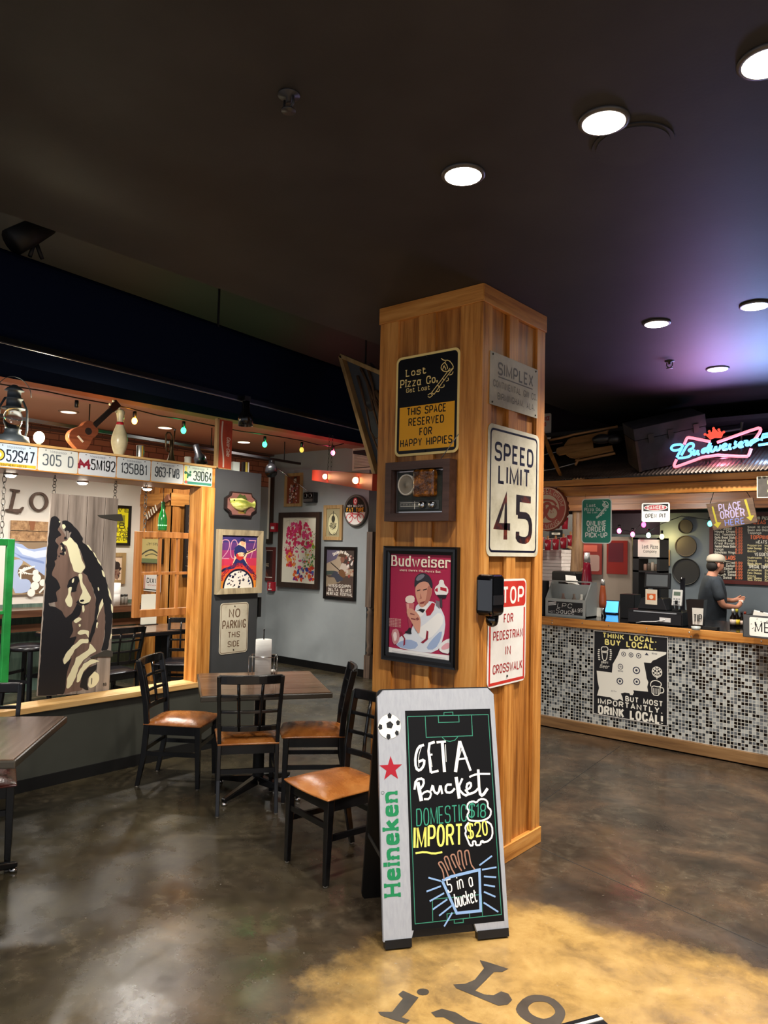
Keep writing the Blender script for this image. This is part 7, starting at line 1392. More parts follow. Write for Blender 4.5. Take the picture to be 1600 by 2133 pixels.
for px, col, e_ in ((500, (1, .3, .6), 5), (1000, (.6, .38, 1), 23), (1650, (.3, .5, 1), 34)): q = Z8(px, 520)[0]; lamp('neon_glow_lamp', 'SPOT', (q.x, q.y-.12, q.z-.02), e_, col, .15, 118, .9, (q.x+.1, q.y-.9, q.z+.9))
q = Z8(900, 700)[0]; lamp('neon_roof_lamp', 'POINT', (q.x, q.y+.02, q.z+.02), 2.4, (1, .3, .5), .05); q = Z8(1600, 620)[0]; lamp('neon_roof_lamp', 'POINT', (q.x, q.y+.02, q.z+.02), 2.7, (.3, .55, 1), .05)
# walking crutch behind the neon
b = MB(mat('#4a4440', .5)); W_ = [HY(1380+a/7.273, 860+c_/7.273, 7.35) for a, c_ in ((300, 390), (1200, 240))]; b.tube(W_, .012, 6); W_ = [HY(1380+a/7.273, 860+c_/7.273, 7.35) for a, c_ in ((1190, 290), (1215, 130), (1260, 120))]; b.tube(W_, .01, 6); b.solo('old_crutch', 'thin old rod with a hooked end behind the neon sign', 'rod')

# ================================================================ ON THE COUNTER
def oc(px, py): return HZ(px, py, BT+.001)
def pxm(p): return (p-CAMP).dot(_f)/F_PX
TOPZ = BT+.001
# sauce crate
p = oc(1178, 1284); k = pxm(p); r = thing('sauce_crate', 'galvanized bin with a chalk sauce price board on the counter', 'crate', (p.x, p.y+.13, TOPZ), 0); w = .2; GV = mat('#a3a8a6', .4, .15)
w = k*84/2/cos(.38); h = k*72
b = MB(GV); b.bb(-w, -.14, 0, w, .14, .012); b.bb(-w, -.14, .01, w, -.128, h*.5); b.bb(-w, .128, .01, w, .14, h*.9); b.prism([(-.14, 0), (.14, 0), (.12, h), (.0, h), (-.13, h*.52)], -w, -w+.012, 'x'); b.prism([(-.14, 0), (.14, 0), (.12, h), (.0, h), (-.13, h*.52)], w-.012, w, 'x'); b.bar((-w, -.002, h), (w, -.002, h), .014, .014); b.build('bin_body', r)
b = MB(mat('#15161a', .5)); b.rect(-w+.03, .02, w-.03, h*.42, -.1406); b.build('chalk_panel', r)
b = MB(chw); b.text('LPC', -.01, h*.25, h*.12, -.141, chw, w*.7, wt=.09, it=.2, jit=.4); b.text('Sauce', 0, h*.08, h*.13, -.141, chw, w*.9, wt=.09, it=.1, jit=.4); b.text('$4.99', w*.6, h*.15, h*.1, -.141, chw, w*.5, wt=.1, rot=.1, jit=.3); b.text('HOT', -w*.66, h*.08, h*.06, -.141, chw, w*.3, wt=.1); 
for i in range(3): b.line([(-w*.85, h*(.29+.035*i)), (-w*.45, h*(.33+.035*i))], .006, -.141)
b.build('chalk_lettering', r)
for i, (x, c_) in enumerate(((-.1, '#b89a8c'), (.02, '#8a7a6c'), (.1, '#d6d2c8'))): b = MB(mat(c_, .5)); b.lathe([(.024, .0), (.026, .01), (.026, h*.42), (.012, h*.52), (.012, h*.6)], (r.location.x+x, r.location.y+.02, TOPZ+.0125), 14); b.solo('sauce_bottle', ['left sauce bottle standing in the galvanized bin', 'middle sauce bottle standing in the galvanized bin', 'right pale sauce bottle standing in the galvanized bin'][i], 'bottle', group='bottles in the galvanized bin')
# printer with paper behind the crate
q = HY(1168, 1208, BY+.52); r = thing('receipt_printer', 'dark printer with curled white paper behind the sauce bin', 'printer', (q.x+.03, p.y+.47, TOPZ)); k = pxm(q); hh = HY(1165, 1190, BY+.5).z-TOPZ
b = MB(mat('#26231f', .4)); b.bb(-.15, -.09, 0, .13, .1, hh); b.build('case', r, bevel=.02); b = MB(M_paper)
for i in range(3): b.add([(.02+.03*i, -.1-.02*i, hh*.92-.03*i), (.14+.02*i, -.1, hh*.9-.04*i), (.18+.01*i, -.16, hh*.72-.05*i), (.06+.03*i, -.17, hh*.75-.05*i)], [(0, 1, 2, 3)])
b.build('paper_strip', r)
# lava lamps
def lava(px, ybase, ytop, yy, col, label, s):
    q = HY(px, ytop, yy); h = q.z-TOPZ; r = thing('lava_lamp', label, 'lava lamp', (q.x, yy, TOPZ)); w = s
    b = MB(M_chrome); b.lathe([(w*.95, 0), (w*.6, h*.16), (w*.75, h*.24)], n=22); b.build('base', r); b = MB(mat(col, .1, emit=.05, coat=.6)); b.lathe([(w*.8, h*.24), (w*.98, h*.36), (w*.9, h*.55), (w*.62, h*.8), (w*.5, h*.86)], n=24); b.build('globe', r); b = MB(mat('#c9c7c4', .35, .5)); b.lathe([(w*.56, h*.84), (w*.46, h)], n=20); b.build('cap', r)
lava(1223, 0, 1151, BY+.56, '#6d1424', 'tall red lava lamp with silver cap behind the sauce bin', .062); lava(1256, 0, 1207, BY+.5, '#a05030', 'small orange lava lamp right of the tall red one', .04)
# tablet
p = oc(1267, 1279); r = thing('tablet', 'tablet with a bright blue screen standing on the counter', 'tablet', (p.x, p.y+.05, TOPZ), .08); k = pxm(p); w, h = k*36/2, k*29
b = MB(M_blk); b.T = Matrix.Rotation(-.3, 4, 'X'); b.bb(-w, -.006, .004, w, .006, h); b.build('frame', r, bevel=.004); b = MB(mat('#4a9aea', .3, emit=.9)); b.T = Matrix.Rotation(-.3, 4, 'X'); b.rect(-w+.01, .014, w-.01, h-.01, -.0066); b.build('screen', r); b = MB(M_blk); b.bb(-w*.8, -.05, 0, w*.8, .07, .012); b.build('stand', r)
b = MB(M_paper); p = oc(1239, 1284)
for i in range(4): b.box((p.x+.0+.014*i, p.y-.02+.012*i, TOPZ+.045), (.045, .008, .09), rz=.3-.2*i, rx=-.1)
b.solo('napkin_packets', 'bundle of white cutlery packets between the bin and the tablet', 'packets')
b = MB(M_blk); p = oc(1296, 1290); b.bb(p.x-.075, p.y+.12, TOPZ, p.x+.075, p.y+.3, TOPZ+.24); b.solo('black_box', 'plain black box behind the tablet on the counter', 'box', bevel=.006)
# register: cash drawer, terminal base, screens, card reader
p = oc(1370, 1300); rx0 = oc(1314, 1295).x; rx1 = oc(1425, 1305).x; r = thing('cash_drawer', 'black cash drawer under the point of sale terminal', 'cash drawer', ((rx0+rx1)/2, BY+.3, TOPZ)); hw_ = (rx1-rx0)/2; hd_ = .125
b = MB(mat('#141416', .35)); b.bb(-hw_, -.2, 0, hw_, .2, hd_); b.build('case', r, bevel=.005); b = MB(mat('#1b1b1e', .3)); b.bb(-hw_+.01, -.212, .01, hw_-.01, -.2, hd_-.025); dfr = b.build('drawer_front', r); b = MB(mat('#b8bcc0', .3, .6)); b.bb(-hw_+.06, -.215, hd_-.018, hw_-.05, -.2, hd_-.008); b.build('chrome_strip', dfr); b = MB(mat('#d8d8d8', .6)); b.rect(.05, .03, .15, .07, -.2125); b.tube([(.1, -.215, .05), (.02, -.23, .03), (-.1, -.24, .02), (-.16, -.23, .004)], .004, 5); b.build('cable_label', dfr)
tz0 = TOPZ+hd_+.001; r2 = thing('pos_terminal', 'point of sale terminal on the cash drawer with a dark screen', 'terminal', (HY(1368, 1270, BY+.3).x, BY+.3, tz0)); kk = pxm(r2.location); zs = HY(1368, 1193, BY+.25).z-tz0; zm = HY(1368, 1226, BY+.25).z-tz0
b = MB(mat('#1a1a1d', .35)); b.prism([(-.14, 0), (.14, 0), (.1, zm*.55), (-.1, zm*.55)], -.12, .1); b.build('base', r2, bevel=.008); b = MB(mat('#141416', .35)); b.bb(-.03, -.02, zm*.5, .03, .02, zm+.02); b.build('neck', r2)
b = MB(mat('#1d1e20', .35)); b.T = Matrix.Translation((.02, -.04, zm)) @ Matrix.Rotation(-.12, 4, 'X'); b.bb(-.12, -.02, 0, .12, .02, zs-zm); b.build('screen_housing', r2, bevel=.006); b = MB(mat('#62676a', .25)); b.T = Matrix.Translation((.02, -.04, zm)) @ Matrix.Rotation(-.12, 4, 'X'); b.rect(-.1, .02, .1, zs-zm-.02, -.0206); b.build('screen', r2)
b = MB(mat('#e3d6c0', .6)); b.rect(-.06, .05, .05, .19, -.128); b.use(mat('#d8642a', .6)); b.rect(-.045, .09, .035, .15, -.1284); b.use(mat('#f0dcc0', .6)); b.disc(-.005, .12, .02, -.1288); b.build('promo_card', r2)
q = HY(1409, 1262, BY+.18); zt = HY(1409, 1228, BY+.18).z; r3 = thing('card_reader', 'white card reader on a stand right of the terminal', 'card reader', (q.x, BY+.18, TOPZ+hd_+.001)); h0 = q.z-r3.location.z
b = MB(mat('#d0d0cc', .4)); b.T = Matrix.Rotation(-.2, 4, 'X'); b.bb(-.045, -.012, max(h0, .02), .045, .015, zt-r3.location.z); b.build('body', r3, bevel=.006); b = MB(mat('#5f6f62', .3)); b.T = Matrix.Rotation(-.2, 4, 'X'); hh = zt-r3.location.z; b.rect(-.03, hh*.72, .03, hh*.9, -.0126); b.use(mat('#8d8f90', .5))
for i in range(3):
    for j in range(3): b.rect(-.03+.022*i, hh*(.28+.12*j), -.014+.022*i, hh*(.36+.12*j), -.0126)
b.build('display_keys', r3); b = MB(M_blk); b.bb(-.03, -.03, 0, .03, .05, .02); b.bb(-.012, .0, .02, .012, .02, hh*.5); b.build('stand', r3)
q0, q1 = HY(1421, 1258, BY+.52), HY(1420, 1204, BY+.52); b = MB(mat('#15161c', .35)); b.bb(q0.x-.015, BY+.51, TOPZ, q0.x+.025, BY+.53, q1.z); b.use(M_chrome); b.ball((q0.x, BY+.505, q1.z-.005), .012, 8, 6); b.solo('display_pole', 'slim black customer display pole right of the card reader', 'pole')
# tip jar
p = oc(1446, 1308); k = pxm(p); r = thing('tip_jar', 'dark clear tip bucket with a patterned paper tip label', 'tip jar', (p.x, p.y+.07, TOPZ), .1); h = k*58
b = MB(mat('#1c1c1e', .25)); b.lathe([(.06, 0), (.082, h), (.078, h), (.056, .006), (.0001, .006)], n=4); b.v = [tuple(Matrix.Rotation(pi/4, 3, 'Z') @ Vector(v)) for v in b.v]; b.sm = [False]*len(b.sm); b.v = [(x*1.3, y_*1.3, z) for x, y_, z in b.v]; b.build('bucket', r)
b = MB(mat('#dedbd2', .7)); rz2 = -.07; b.add([(-.02, -.064, .03), (.062, -.064, .03), (.072, -.078, h*.72), (-.022, -.078, h*.72)], [(0, 1, 2, 3)]); b.build('label_paper', r)
b = MB(mat('#1e1e20', .6)); b.text('TIP', .025, .06, .06, -.079, None, .07, wt=.14, jit=.3); b.build('lettering', r)
p = oc(1446, 1313); b = MB(mat('#b9bfba', .25)); b.lathe([(.035, 0), (.04, .03), (.036, .03), (.03, .004), (.0001, .004)], (p.x, p.y+.05, TOPZ), 18); b.solo('glass_dish', 'small glass dish in front of the tip bucket', 'dish', loc=(p.x, p.y+.05, TOPZ))
# menu bin
p = oc(1575, 1330); r = thing('menu_bin', 'clear grey bin with a patterned menu label at the right end of the counter', 'bin', (p.x+.12, p.y+.13, TOPZ), -.1); k = pxm(p); h = k*47
b = MB(mat('#4a4c4e', .3)); 
for q in ((-.22, -.1, 0, .22, .1, .006), (-.22, -.1, 0, .22, -.094, h), (-.22, .094, 0, .22, .1, h), (-.22, -.1, 0, -.214, .1, h), (.214, -.1, 0, .22, .1, h)): b.bb(*q)
b.build('tray', r); b = MB(mat('#e2dfd6', .7)); b.flat(rr(-.17, .015, .2, h-.015, .012), -.1006); b.build('label_paper', r); b = MB(mat('#1e1e20', .6)); b.text('MENU', -.02, h*.3, h*.42, -.1012, None, .22, wt=.12, jit=.3); random.seed(6)
for i in range(46): x, z = random.uniform(-.16, .19), random.uniform(.025, h-.03); b.line([(x, z), (x+.008, z+.004)], .004, -.101)
b.build('lettering', r)
b = MB(mat('#d9d6cc', .7)); q = r.location+Vector((-.1, 0, .03)); b.box(q+Vector((0, 0, h*.5)), (.16, .1, h*.9), rz=.2, ry=.2); b.use(mat('#26262a', .7))
for i in range(5):
    for j in range(4):
        if (i+j) % 2: b.box(q+Vector((-.06+.03*i, -.052+.006*i, h*.45+.03*j)), (.024, .002, .024), rz=.2, ry=.2)
b.solo('checked_paper', 'black and white checked deli paper sticking out of the menu bin', 'paper'); b = MB(mat('#b5824c', .8)); q = r.location+Vector((.11, .03, .02)); b.box(q+Vector((0, 0, h*.62)), (.16, .05, h*1.05), ry=-.12); b.solo('kraft_bag', 'brown kraft paper bag standing in the menu bin', 'bag')
# sauce bottles on the counter
for i, (px, tc, lc) in enumerate(((1527, '#e6e2da', '#d9c4b4'), (1535, '#d8c83a', '#e0c02c'), (1545, '#1a1a1c', '#c8b0a0'), (1552, '#b8442c', '#e6ded2'))):
    q = HZ(px, 1306, TOPZ); r = thing('sauce_bottle', ['dark sauce bottle with white cap left of the yellow labelled one', 'dark sauce bottle with yellow label and cap', 'dark sauce bottle with pale label right of the yellow one', 'rightmost little sauce bottle beside the menu bin'][i], 'bottle', (q.x, q.y, TOPZ), 0, 'sauce bottles by the menu bin'); s = 1 if i < 2 else .85
    b = MB(mat('#120c0a', .12)); b.lathe([(.024*s, 0), (.026*s, .01), (.026*s, .085*s), (.011*s, .115*s), (.011*s, .14*s)], n=16); b.build('glass', r); b = MB(mat(tc, .4)); b.lathe([(.0125*s, .135*s), (.012*s, .165*s)], n=12); b.build('cap', r); b = MB(mat(lc, .5)); b.lathe([(.0264*s, .025*s), (.0264*s, .07*s)], n=16); b.build('label', r)
# dark clutter on the counter
b = MB(M_blkm); p = oc(1490, 1312); b.bb(p.x-.1, p.y-.02, TOPZ, p.x+.02, p.y+.06, TOPZ+.02); b.solo('black_tray', 'flat black tray lying on the counter in front of the person', 'tray')
# left end: dark box with stickers
p = oc(1128, 1281); r = thing('display_box', 'dark display box with picture stickers at the left end of the counter', 'box', (p.x-.16, p.y+.1, TOPZ)); k = pxm(p); b = MB(M_dark); b.bb(-.14, -.08, 0, .15, .08, k*70); b.build('box_body', r); b = MB(mat('#c9a8a0', .6))
for z in (.06, .2): b.rect(.06, z, .13, z+.09, -.0806)
b.use(mat('#7d2c30', .6))
for z in (.06, .2): b.rect(.07, z+.02, .12, z+.06, -.081)
b.build('stickers', r)

# ================================================================ KITCHEN
ORD = ['topmost', 'second from the top', 'third from the top', 'fourth from the top', 'fifth from the top', 'sixth from the top', 'seventh from the top', 'eighth from the top', 'ninth from the top', 'tenth from the top, at mid height', 'tenth from the bottom, just under the middle', 'eighth from the bottom', 'seventh from the bottom', 'sixth from the bottom', 'fifth from the bottom', 'fourth from the bottom', 'third from the bottom', 'second from the bottom', 'bottom one on the steel table']
ORD[10] = 'ninth from the bottom'
for i in range(19):
    z = .93+i*.044; r0 = HY(1150, 1200, 8.6); b = MB(nmat('pizza_box_card', ['#b5aaa4', '#cbc1ba', '#d6cdc6'], (1, 1, 1), 3, 4, (.7, .8)) if 'pizza_box_card' not in bpy.data.materials else bpy.data.materials['pizza_box_card']); dx = random.uniform(-.008, .008); b.bb(r0.x-.3+dx, 8.6, z+.0015, r0.x+.13+dx, 9.0, z+.0425); o = b.solo('pizza_box', 'white pizza box stacked left of the log post, '+ORD[18-i], 'pizza box', group='stacked pizza boxes', bevel=.002)
r = thing('prep_table', 'steel prep table behind the counter under the pizza boxes', 'table', (-3.9, 8.8, 0)); b = MB(M_steel); b.bb(-5.6, 8.5, .88, -3.75, 9.2, .93); b.build('worktop', r, True)
for x in (-5.5, -3.85):
    for y_ in (8.56, 9.14): b = MB(M_steel); b.bb(x-.02, y_-.02, 0.001, x+.02, y_+.02, .88); b.build('leg', r, True)
# log post
q = HY(1203, 1150, 7.95); q2 = HY(1192, 1150, 7.95); b = MB(nmat('peeled_log', ['#5d4029', '#8a6746', '#a98560', '#b8966e'], (4, 4, .6), 3, 7, (.5, .6), .3)); rad = [.085, .075, .07, .072, .065, .07, .075]; b.tube([(q.x+.012*sin(i*1.7), 7.95, .001+i*2.95/6) for i in range(7)], rad, 12)
for z, s in ((1.5, 1), (1.75, -1), (1.35, -1)): b.tube([(q.x, 7.95, z), (q.x+s*.1, 7.9, z+.05)], [.03, .014], 8)
b.solo('log_post', 'peeled knotty tree trunk post behind the green pick-up sign', 'post')
# cooler with red doors
y0 = 9.3; xa, xb = HY(1256, 1200, y0).x, HY(1316, 1200, y0).x; zt = HY(1290, 1118, y0).z
r = thing('cooler_door', 'cream door with a translucent red upper pane behind the counter', 'door', ((xa+xb)/2, y0, 0)); hw_ = (xb-xa)/2; b = MB(mat('#988a7c', .5)); b.bb(-hw_, 0, .001, hw_, .06, zt); b.build('door_slab', r); zb_ = HY(1290, 1196, y0).z; zp = HY(1290, 1126, y0).z; b = MB(mat('#7d1c14', .3, emit=.05)); b.bb(-hw_*.72, -.012, zb_, hw_*.72, 0, zp); b.build('red_pane', r); b = MB(mat('#5a1220', .4)); b.rect(-hw_*.6, zp-.28, hw_*.45, zp-.03, -.0126); b.build('dark_sheet', r)
xa, xb = HY(1206, 1200, y0).x, HY(1255, 1200, y0).x; B = Bd('y', y0, (1206, 1128), (1255, 1130), (1206, 1196), (1254, 1196), 'red_poster', 'red poster with a pale panel behind the tall lava lamp', 'poster'); b = MB(mat('#862a22', .5)); b.bb(-B.X, -.01, 0, B.X, 0, B.h); b.build('sheet', B.root); b = MB(mat('#b08f84', .5)); b.flat(rr(*B.uv(.35, .1), *B.uv(.9, .6), .03), -.0106); b.use(mat('#c9604c', .5)); b.rect(*B.uv(.1, .7), *B.uv(.8, .9), -.0106); b.build('print', B.root)
b = MB(mat('#8d857c', .6)); b.bb(xa-.05, y0+.01, .001, xb, y0+.06, HY(1230, 1120, y0).z); b.solo('partition_panel', 'grey beige panel carrying the red poster', 'panel')
# hanging maroon hood
b = MB(mat('#1a0b14', .6)); A_ = HY(1276, 1060, 8.9); C_ = HY(1352, 1112, 8.9); b.bb(A_.x, 8.9, C_.z, C_.x, 9.28, 2.98); b.solo('vent_hood', 'dark maroon vent hood above the cream door', 'hood')
# black shelf rack with sign and jars
y1 = 8.4; xa, xb = HY(1318, 1200, y1).x, HY(1374, 1200, y1).x; r = thing('shelf_rack', 'black shelf rack with a white shop notice behind the terminal', 'shelf', ((xa+xb)/2, y1+.15, 0)); hw_ = (xb-xa)/2; zt = HY(1340, 1120, y1).z
b = MB(M_blkm); b.bb(-hw_, -.15, .001, -hw_+.07, .15, zt); b.bb(hw_-.03, -.15, .001, hw_, .15, zt); b.build('side_panel', r)
for z in (zt-.02, HY(1340, 1164, y1).z, HY(1340, 1192, y1).z, .9, .4): b = MB(M_blkm); b.bb(-hw_, -.15, z, hw_, .15, z+.02); b.build('shelf_board', r)
z0, z1 = HY(1340, 1160, y1).z, HY(1340, 1124, y1).z; b = MB(M_paper); b.rect(-hw_+.06, z0, hw_+.0, z1, -.152); b.build('notice', r); b = MB(mat('#202022', .6)); b.text('Lost Pizza', .045, z1-.1, .04, -.1526, None, .18, wt=.14, slab=1.2, jit=.3); b.text('Company', .045, z0+.05, .03, -.1526, None, .15, wt=.14, jit=.3); b.build('notice_lettering', r)
z = HY(1340, 1192, y1).z+.021
for i in range(5): b = MB(mat(['#a88474', '#5d5148', '#c9b6a4', '#7a6a5c', '#b09a8a'][i], .5)); x = (xa+xb)/2-hw_+.11+i*.042; b.lathe([(.02, 0), (.02, .06+.012*(i % 3)), (.015, .075+.012*(i % 3))], (x, y1+.1, z), 12); b.solo('spice_jar', 'small jar on the black shelf rack, '+['leftmost', 'second from left', 'middle', 'second from right', 'rightmost'][i]+' of five', 'jar', group='jars on the black rack')
# wall things
KW = KY-.001
for i, (px, py, r_, c_) in enumerate(((1429, 1097, 14.5, '#2a221d'), (1429.6, 1137.5, 21.5, '#3a3028'), (1430, 1190.5, 27.5, '#131315'))):
    q = HY(px, py, KW); R_ = HY(px+r_, py, KW).x-q.x; R_ = r_*pxm(q)*1.0; r = thing('pizza_pan', ['smallest round pizza pan, top of three on the slate wall', 'middle round pizza pan of three on the slate wall', 'largest black round pizza pan, lowest of three on the slate wall'][i], 'pan', (q.x, KW, q.z), 0, 'round pizza pans on the slate wall'); b = MB(mat(c_, .6)); b.lathe([(R_, 0), (R_*1.02, -.03), (R_*.97, -.03), (R_*.93, -.012)], n=40, axis='y'); b.prism(circ(0, 0, R_*.94, n=40), -.013, -.01); b.build('pan_body', r)
B = Bd('y', KW, (1375, 1145), (1396.5, 1145.5), (1375, 1178.5), (1396, 1178), 'wood_plaque', 'small tan wood plaque with a dark figure on the slate wall', 'plaque'); b = MB(nmat('plaque_tan', ['#8d6a40', '#a8845a', '#bc9a70'], VG, 3, 5, (.5, .6))); b.bb(-B.X, -.03, 0, B.X, 0, B.h); b.build('board', B.root); b = MB(mat('#3a2418', .6)); b.flat(B.fp(.4, .25, .55, .3, .5, .5, .7, .6, .75, .8, .55, .85, .42, .6), -.0306); b.build('figure', B.root)
B = Bd('y', KW, (1480, 1062), (1720, 1072), (1478, 1213), (1720, 1226), 'menu_board', 'large black menu board in a dark red frame on the slate wall', 'menu board'); b = MB(mat('#4a1c1a', .4)); b.frame(-B.X, 0, B.X, B.h, .05, -.03, 0); b.build('frame', B.root); b = MB(mat('#0f0f12', .5)); b.bb(-B.X+.04, -.014, .04, B.X-.04, 0, B.h-.04); b.build('black_panel', B.root)
b = MB(); wt_ = mat('#c9c6ba', .6); og_ = mat('#c8643c', .6); yw_ = mat('#c8bd8c', .6); y = -.0146
rows = ['Side Salad', 'House Chips', 'Hot Tamales', 'Garlic Bread Sticks', 'Cheese Dip', 'Fried Ravioli', 'Toasted Cheese Sticks', 'Wings', 'Boneless Wings']
for i, t in enumerate(rows): x, z = B.uv(.05, .76-.042*i); b.text(t, x, z, .028, y, wt_, None, wt=.2, al='l', mw=.19*B.w); x, _ = B.uv(.30, .5); b.text('%d.99' % (5+i % 4), x, z, .028, y, og_, None, wt=.2, al='r')
bt(B, b, 'SALADS', .17, .34, .05, .14, og_, y, wt=.24)
for i in range(6): x, z = B.uv(.05, .28-.042*i); b.text(['House Salad', 'Greek Salad', 'Chef Salad', 'Caesar Salad', 'Spinach Salad', 'Side Salad'][i], x, z, .028, y, wt_, None, wt=.2, al='l', mw=.19*B.w); b.text('8.99', B.uv(.3, 0)[0], z, .028, y, og_, None, wt=.2, al='r')
bt(B, b, 'Custom Pizzas', .46, .9, .05, .22, wt_, y, wt=.22); bt(B, b, 'PIZZAS', .44, .84, .05, .14, og_, y, wt=.24)
for i in range(3): x, z = B.uv(.35, .78-.04*i); b.text(['Small 10 inch', 'Sauce and Cheese', 'Toppings'][i], x, z, .026, y, wt_, None, wt=.2, al='l', mw=.2*B.w)
bt(B, b, 'TOPPINGS', .47, .63, .05, .2, og_, y, wt=.26); bt(B, b, 'MEATS', .47, .57, .04, .1, wt_, y, wt=.2); bt(B, b, 'VEGGIES', .47, .4, .04, .12, wt_, y, wt=.2); bt(B, b, 'SPECIAL TOPPINGS', .47, .23, .04, .22, wt_, y, wt=.2)
for i in range(12):
    z0_ = [.53, .49, .45, .36, .32, .28, .265, .19, .15, .11, .08, .05][i]
    for c_, (x, t) in enumerate(((.35, ['Pepperoni', 'Italian Sausage', 'Bacon', 'Mushrooms', 'Onions', 'Black Olives', 'Spinach', 'Artichokes', 'Feta Cheese', 'Pesto', 'Goat Cheese', 'Sun Dried'][i]), (.5, ['Ham', 'Beef', 'Chicken', 'Peppers', 'Tomatoes', 'Jalapenos', 'Basil', 'Shrimp', 'Steak', 'Ricotta', 'Crawfish', 'Gouda'][i]))): xx, zz = B.uv(x, z0_); b.text(t, xx, zz, .024, y, yw_, None, wt=.2, al='l', mw=.12*B.w)
b.build('menu_lettering', B.root)
for (a0, a1, lab) in (((1146, 1104), (1172, 1118), 'small black picture frame behind the bottle cap sign'), ((1173, 1142), (1191, 1165), 'small grey framed picture beside the log post'), ((1173, 1178), (1190, 1196), 'small dark framed notice beside the log post')):
    B = pic('small_frame', lab, 'picture', a0, (a1[0], a0[1]), (a0[0], a1[1]), a1, BKF, .03, '#8d8578', .02, val=9.6); b = MB(mat('#5c564c', .6)); b.flat(B.F(.2, .2, .8, .3, .6, .8, .3, .7), B.y); b.build('picture_print', B.root)
b = MB(mat('#3a3733', .7)); b.bb(HY(1120, 1100, 9.6).x-.4, 9.605, .001, HY(1205, 1100, 9.6).x, 9.66, 2.97); b.solo('dark_partition', 'dark grey partition behind the pizza boxes and pennants', 'partition')
# string of red koozies on pegs
cord = thing('clothes_line', 'thin line strung above the pizza boxes holding red cup sleeves', 'line', HY(1160, 1122, 8.3)); b = MB(mat('#8a8078', .7)); b.tube([HY(x, y_, 8.3) for x, y_ in ((1115, 1118), (1143, 1122), (1160, 1121), (1176, 1119), (1200, 1112))], .003, 5); b.build('cord', cord, True)
for i, (px, py) in enumerate(((1128, 1131), (1143.5, 1136), (1160, 1135), (1176, 1132), (1191, 1127))):
    q = HY(px, py, 8.3); r = thing('cup_sleeve', 'red foam cup sleeve pegged on the line, '+['leftmost, half hidden by the column', 'second from left', 'middle', 'second from right', 'rightmost'][i]+' of five', 'cup sleeve', (q.x, 8.27, q.z-.06), 0, 'red cup sleeves on the line'); b = MB(mat('#a8182c', .6)); b.lathe([(.034, 0), (.04, .13), (.035, .13)], n=16); b.build('sleeve', r); b = MB(mat('#d9c8c4', .6)); b.line([(-.012, .085), (0, .05), (.012, .08)], .012, -.0395); b.build('print', r); b = MB(mat('#b08458', .6)); b.bb(-.008, -.01, .115, .008, .01, .175); b.build('clothes_peg', r)
q = HY(1177, 1090, 8.3); r = thing('cup_sleeve', 'single red cup sleeve hanging higher beside the bottle cap sign', 'cup sleeve', (q.x, 8.3, q.z-.07)); b = MB(mat('#a8182c', .6)); b.lathe([(.034, 0), (.04, .14), (.035, .14)], n=16); b.build('sleeve', r); b = MB(mat('#8a8078', .7)); b.tube([(0, 0, .13), (0, 0, 2.98-q.z+.07)], .003, 5); b.build('cord', r)
# party bulbs in the kitchen
r = thing('string_light', 'cord of coloured party bulbs hanging across the kitchen behind the danger sign', 'string lights', HY(1380, 1070, 8.2)); b = MB(M_blk); b.tube([HY(x, y_, 8.2) for x, y_ in ((1268, 985), (1270, 1100), (1290, 1103), (1318, 1108), (1341, 1086), (1350, 1108), (1380, 1090), (1420, 1075), (1479, 1083), (1540, 1070))], .005, 5); b.build('cord', r, True)
for px, py, c_, e in ((1290, 1106, '#ff4a80', 5), (1318, 1113, '#ff4a80', 5), (1341, 1093, '#ff2a70', 9), (1351, 1115, '#9af0d8', 4), (1379, 1118, '#ffe07a', 9), (1479, 1091, '#3af0d0', 6)):
    q = HY(px, py, 8.2); b = MB(M_blk); b.lathe([(.013, .03), (.015, .07)], q, 10); so_ = b.build('bulb_socket', r, True); b = MB(mat(c_, .3, emit=e)); b.ball(q, (.024, .024, .03), 12, 8); b.build('bulb', r, True).parent = so_
q = HY(1382, 1119, KY-.2); lamp('party_bulb_light', 'POINT', (q.x, q.y, q.z), 3, (1, .8, .3), .03)

# ================================================================ PERSON behind the counter
PD = 9.15
def pp(px, py, off=0): return CAMP+ray(px, py)*PD-_f*off
root = pp(1485, 1320); per = thing('person', 'person in dark t-shirt and light cap standing behind the counter, looking right, hands together', 'person', (root.x, root.y, 0))
def skin(name, verts, edges, rad, m, rootv=0, sub=2):
    me = bpy.data.meshes.new(name); L0 = per.location; me.from_pydata([tuple(Vector(v)-L0) for v in verts], edges, []); o = bpy.data.objects.new(name, me); COL.objects.link(o); o.parent = per; me.materials.append(m)
    o.modifiers.new('skin', 'SKIN').use_smooth_shade = True
    sv = me.skin_vertices[0].data
    for i, q in enumerate(rad): sv[i].radius = q if isinstance(q, tuple) else (q, q); sv[i].use_root = (i == rootv)
    s = o.modifiers.new('sub', 'SUBSURF'); s.levels = sub; s.render_levels = sub; return o
def gz(p, z): return Vector((p.x, p.y, z))
fd = (_R*1.0).normalized(); fd.z = 0; fd.normalize()          # the way the person faces
tc = -_f.copy(); tc.z = 0; tc.normalize()                    # towards the camera
pel = pp(1486, 1312); pel = gz(pel, .88); ch = pp(1482, 1232); nk = pp(1483, 1199); nk2 = pp(1487, 1190); hd = pp(1491.5, 1177); hd2 = pp(1491, 1164)
shr = pp(1474, 1209, .19); elr = pp(1487, 1257, .23); wrr = pp(1527, 1263, .1); har = pp(1537, 1258, .06)
shl = pp(1492, 1209, -.17); ell = pp(1509, 1252, -.18); wrl = pp(1530, 1252, -.04); hal = pp(1538, 1249, -.01)
hipr, hipl = pel+tc*.1, pel-tc*.1; V = []; E_ = []; R_ = []
def av(p, r, par=None): V.append(p); R_.append(r); E_.append((par, len(V)-1)) if par is not None else None; return len(V)-1
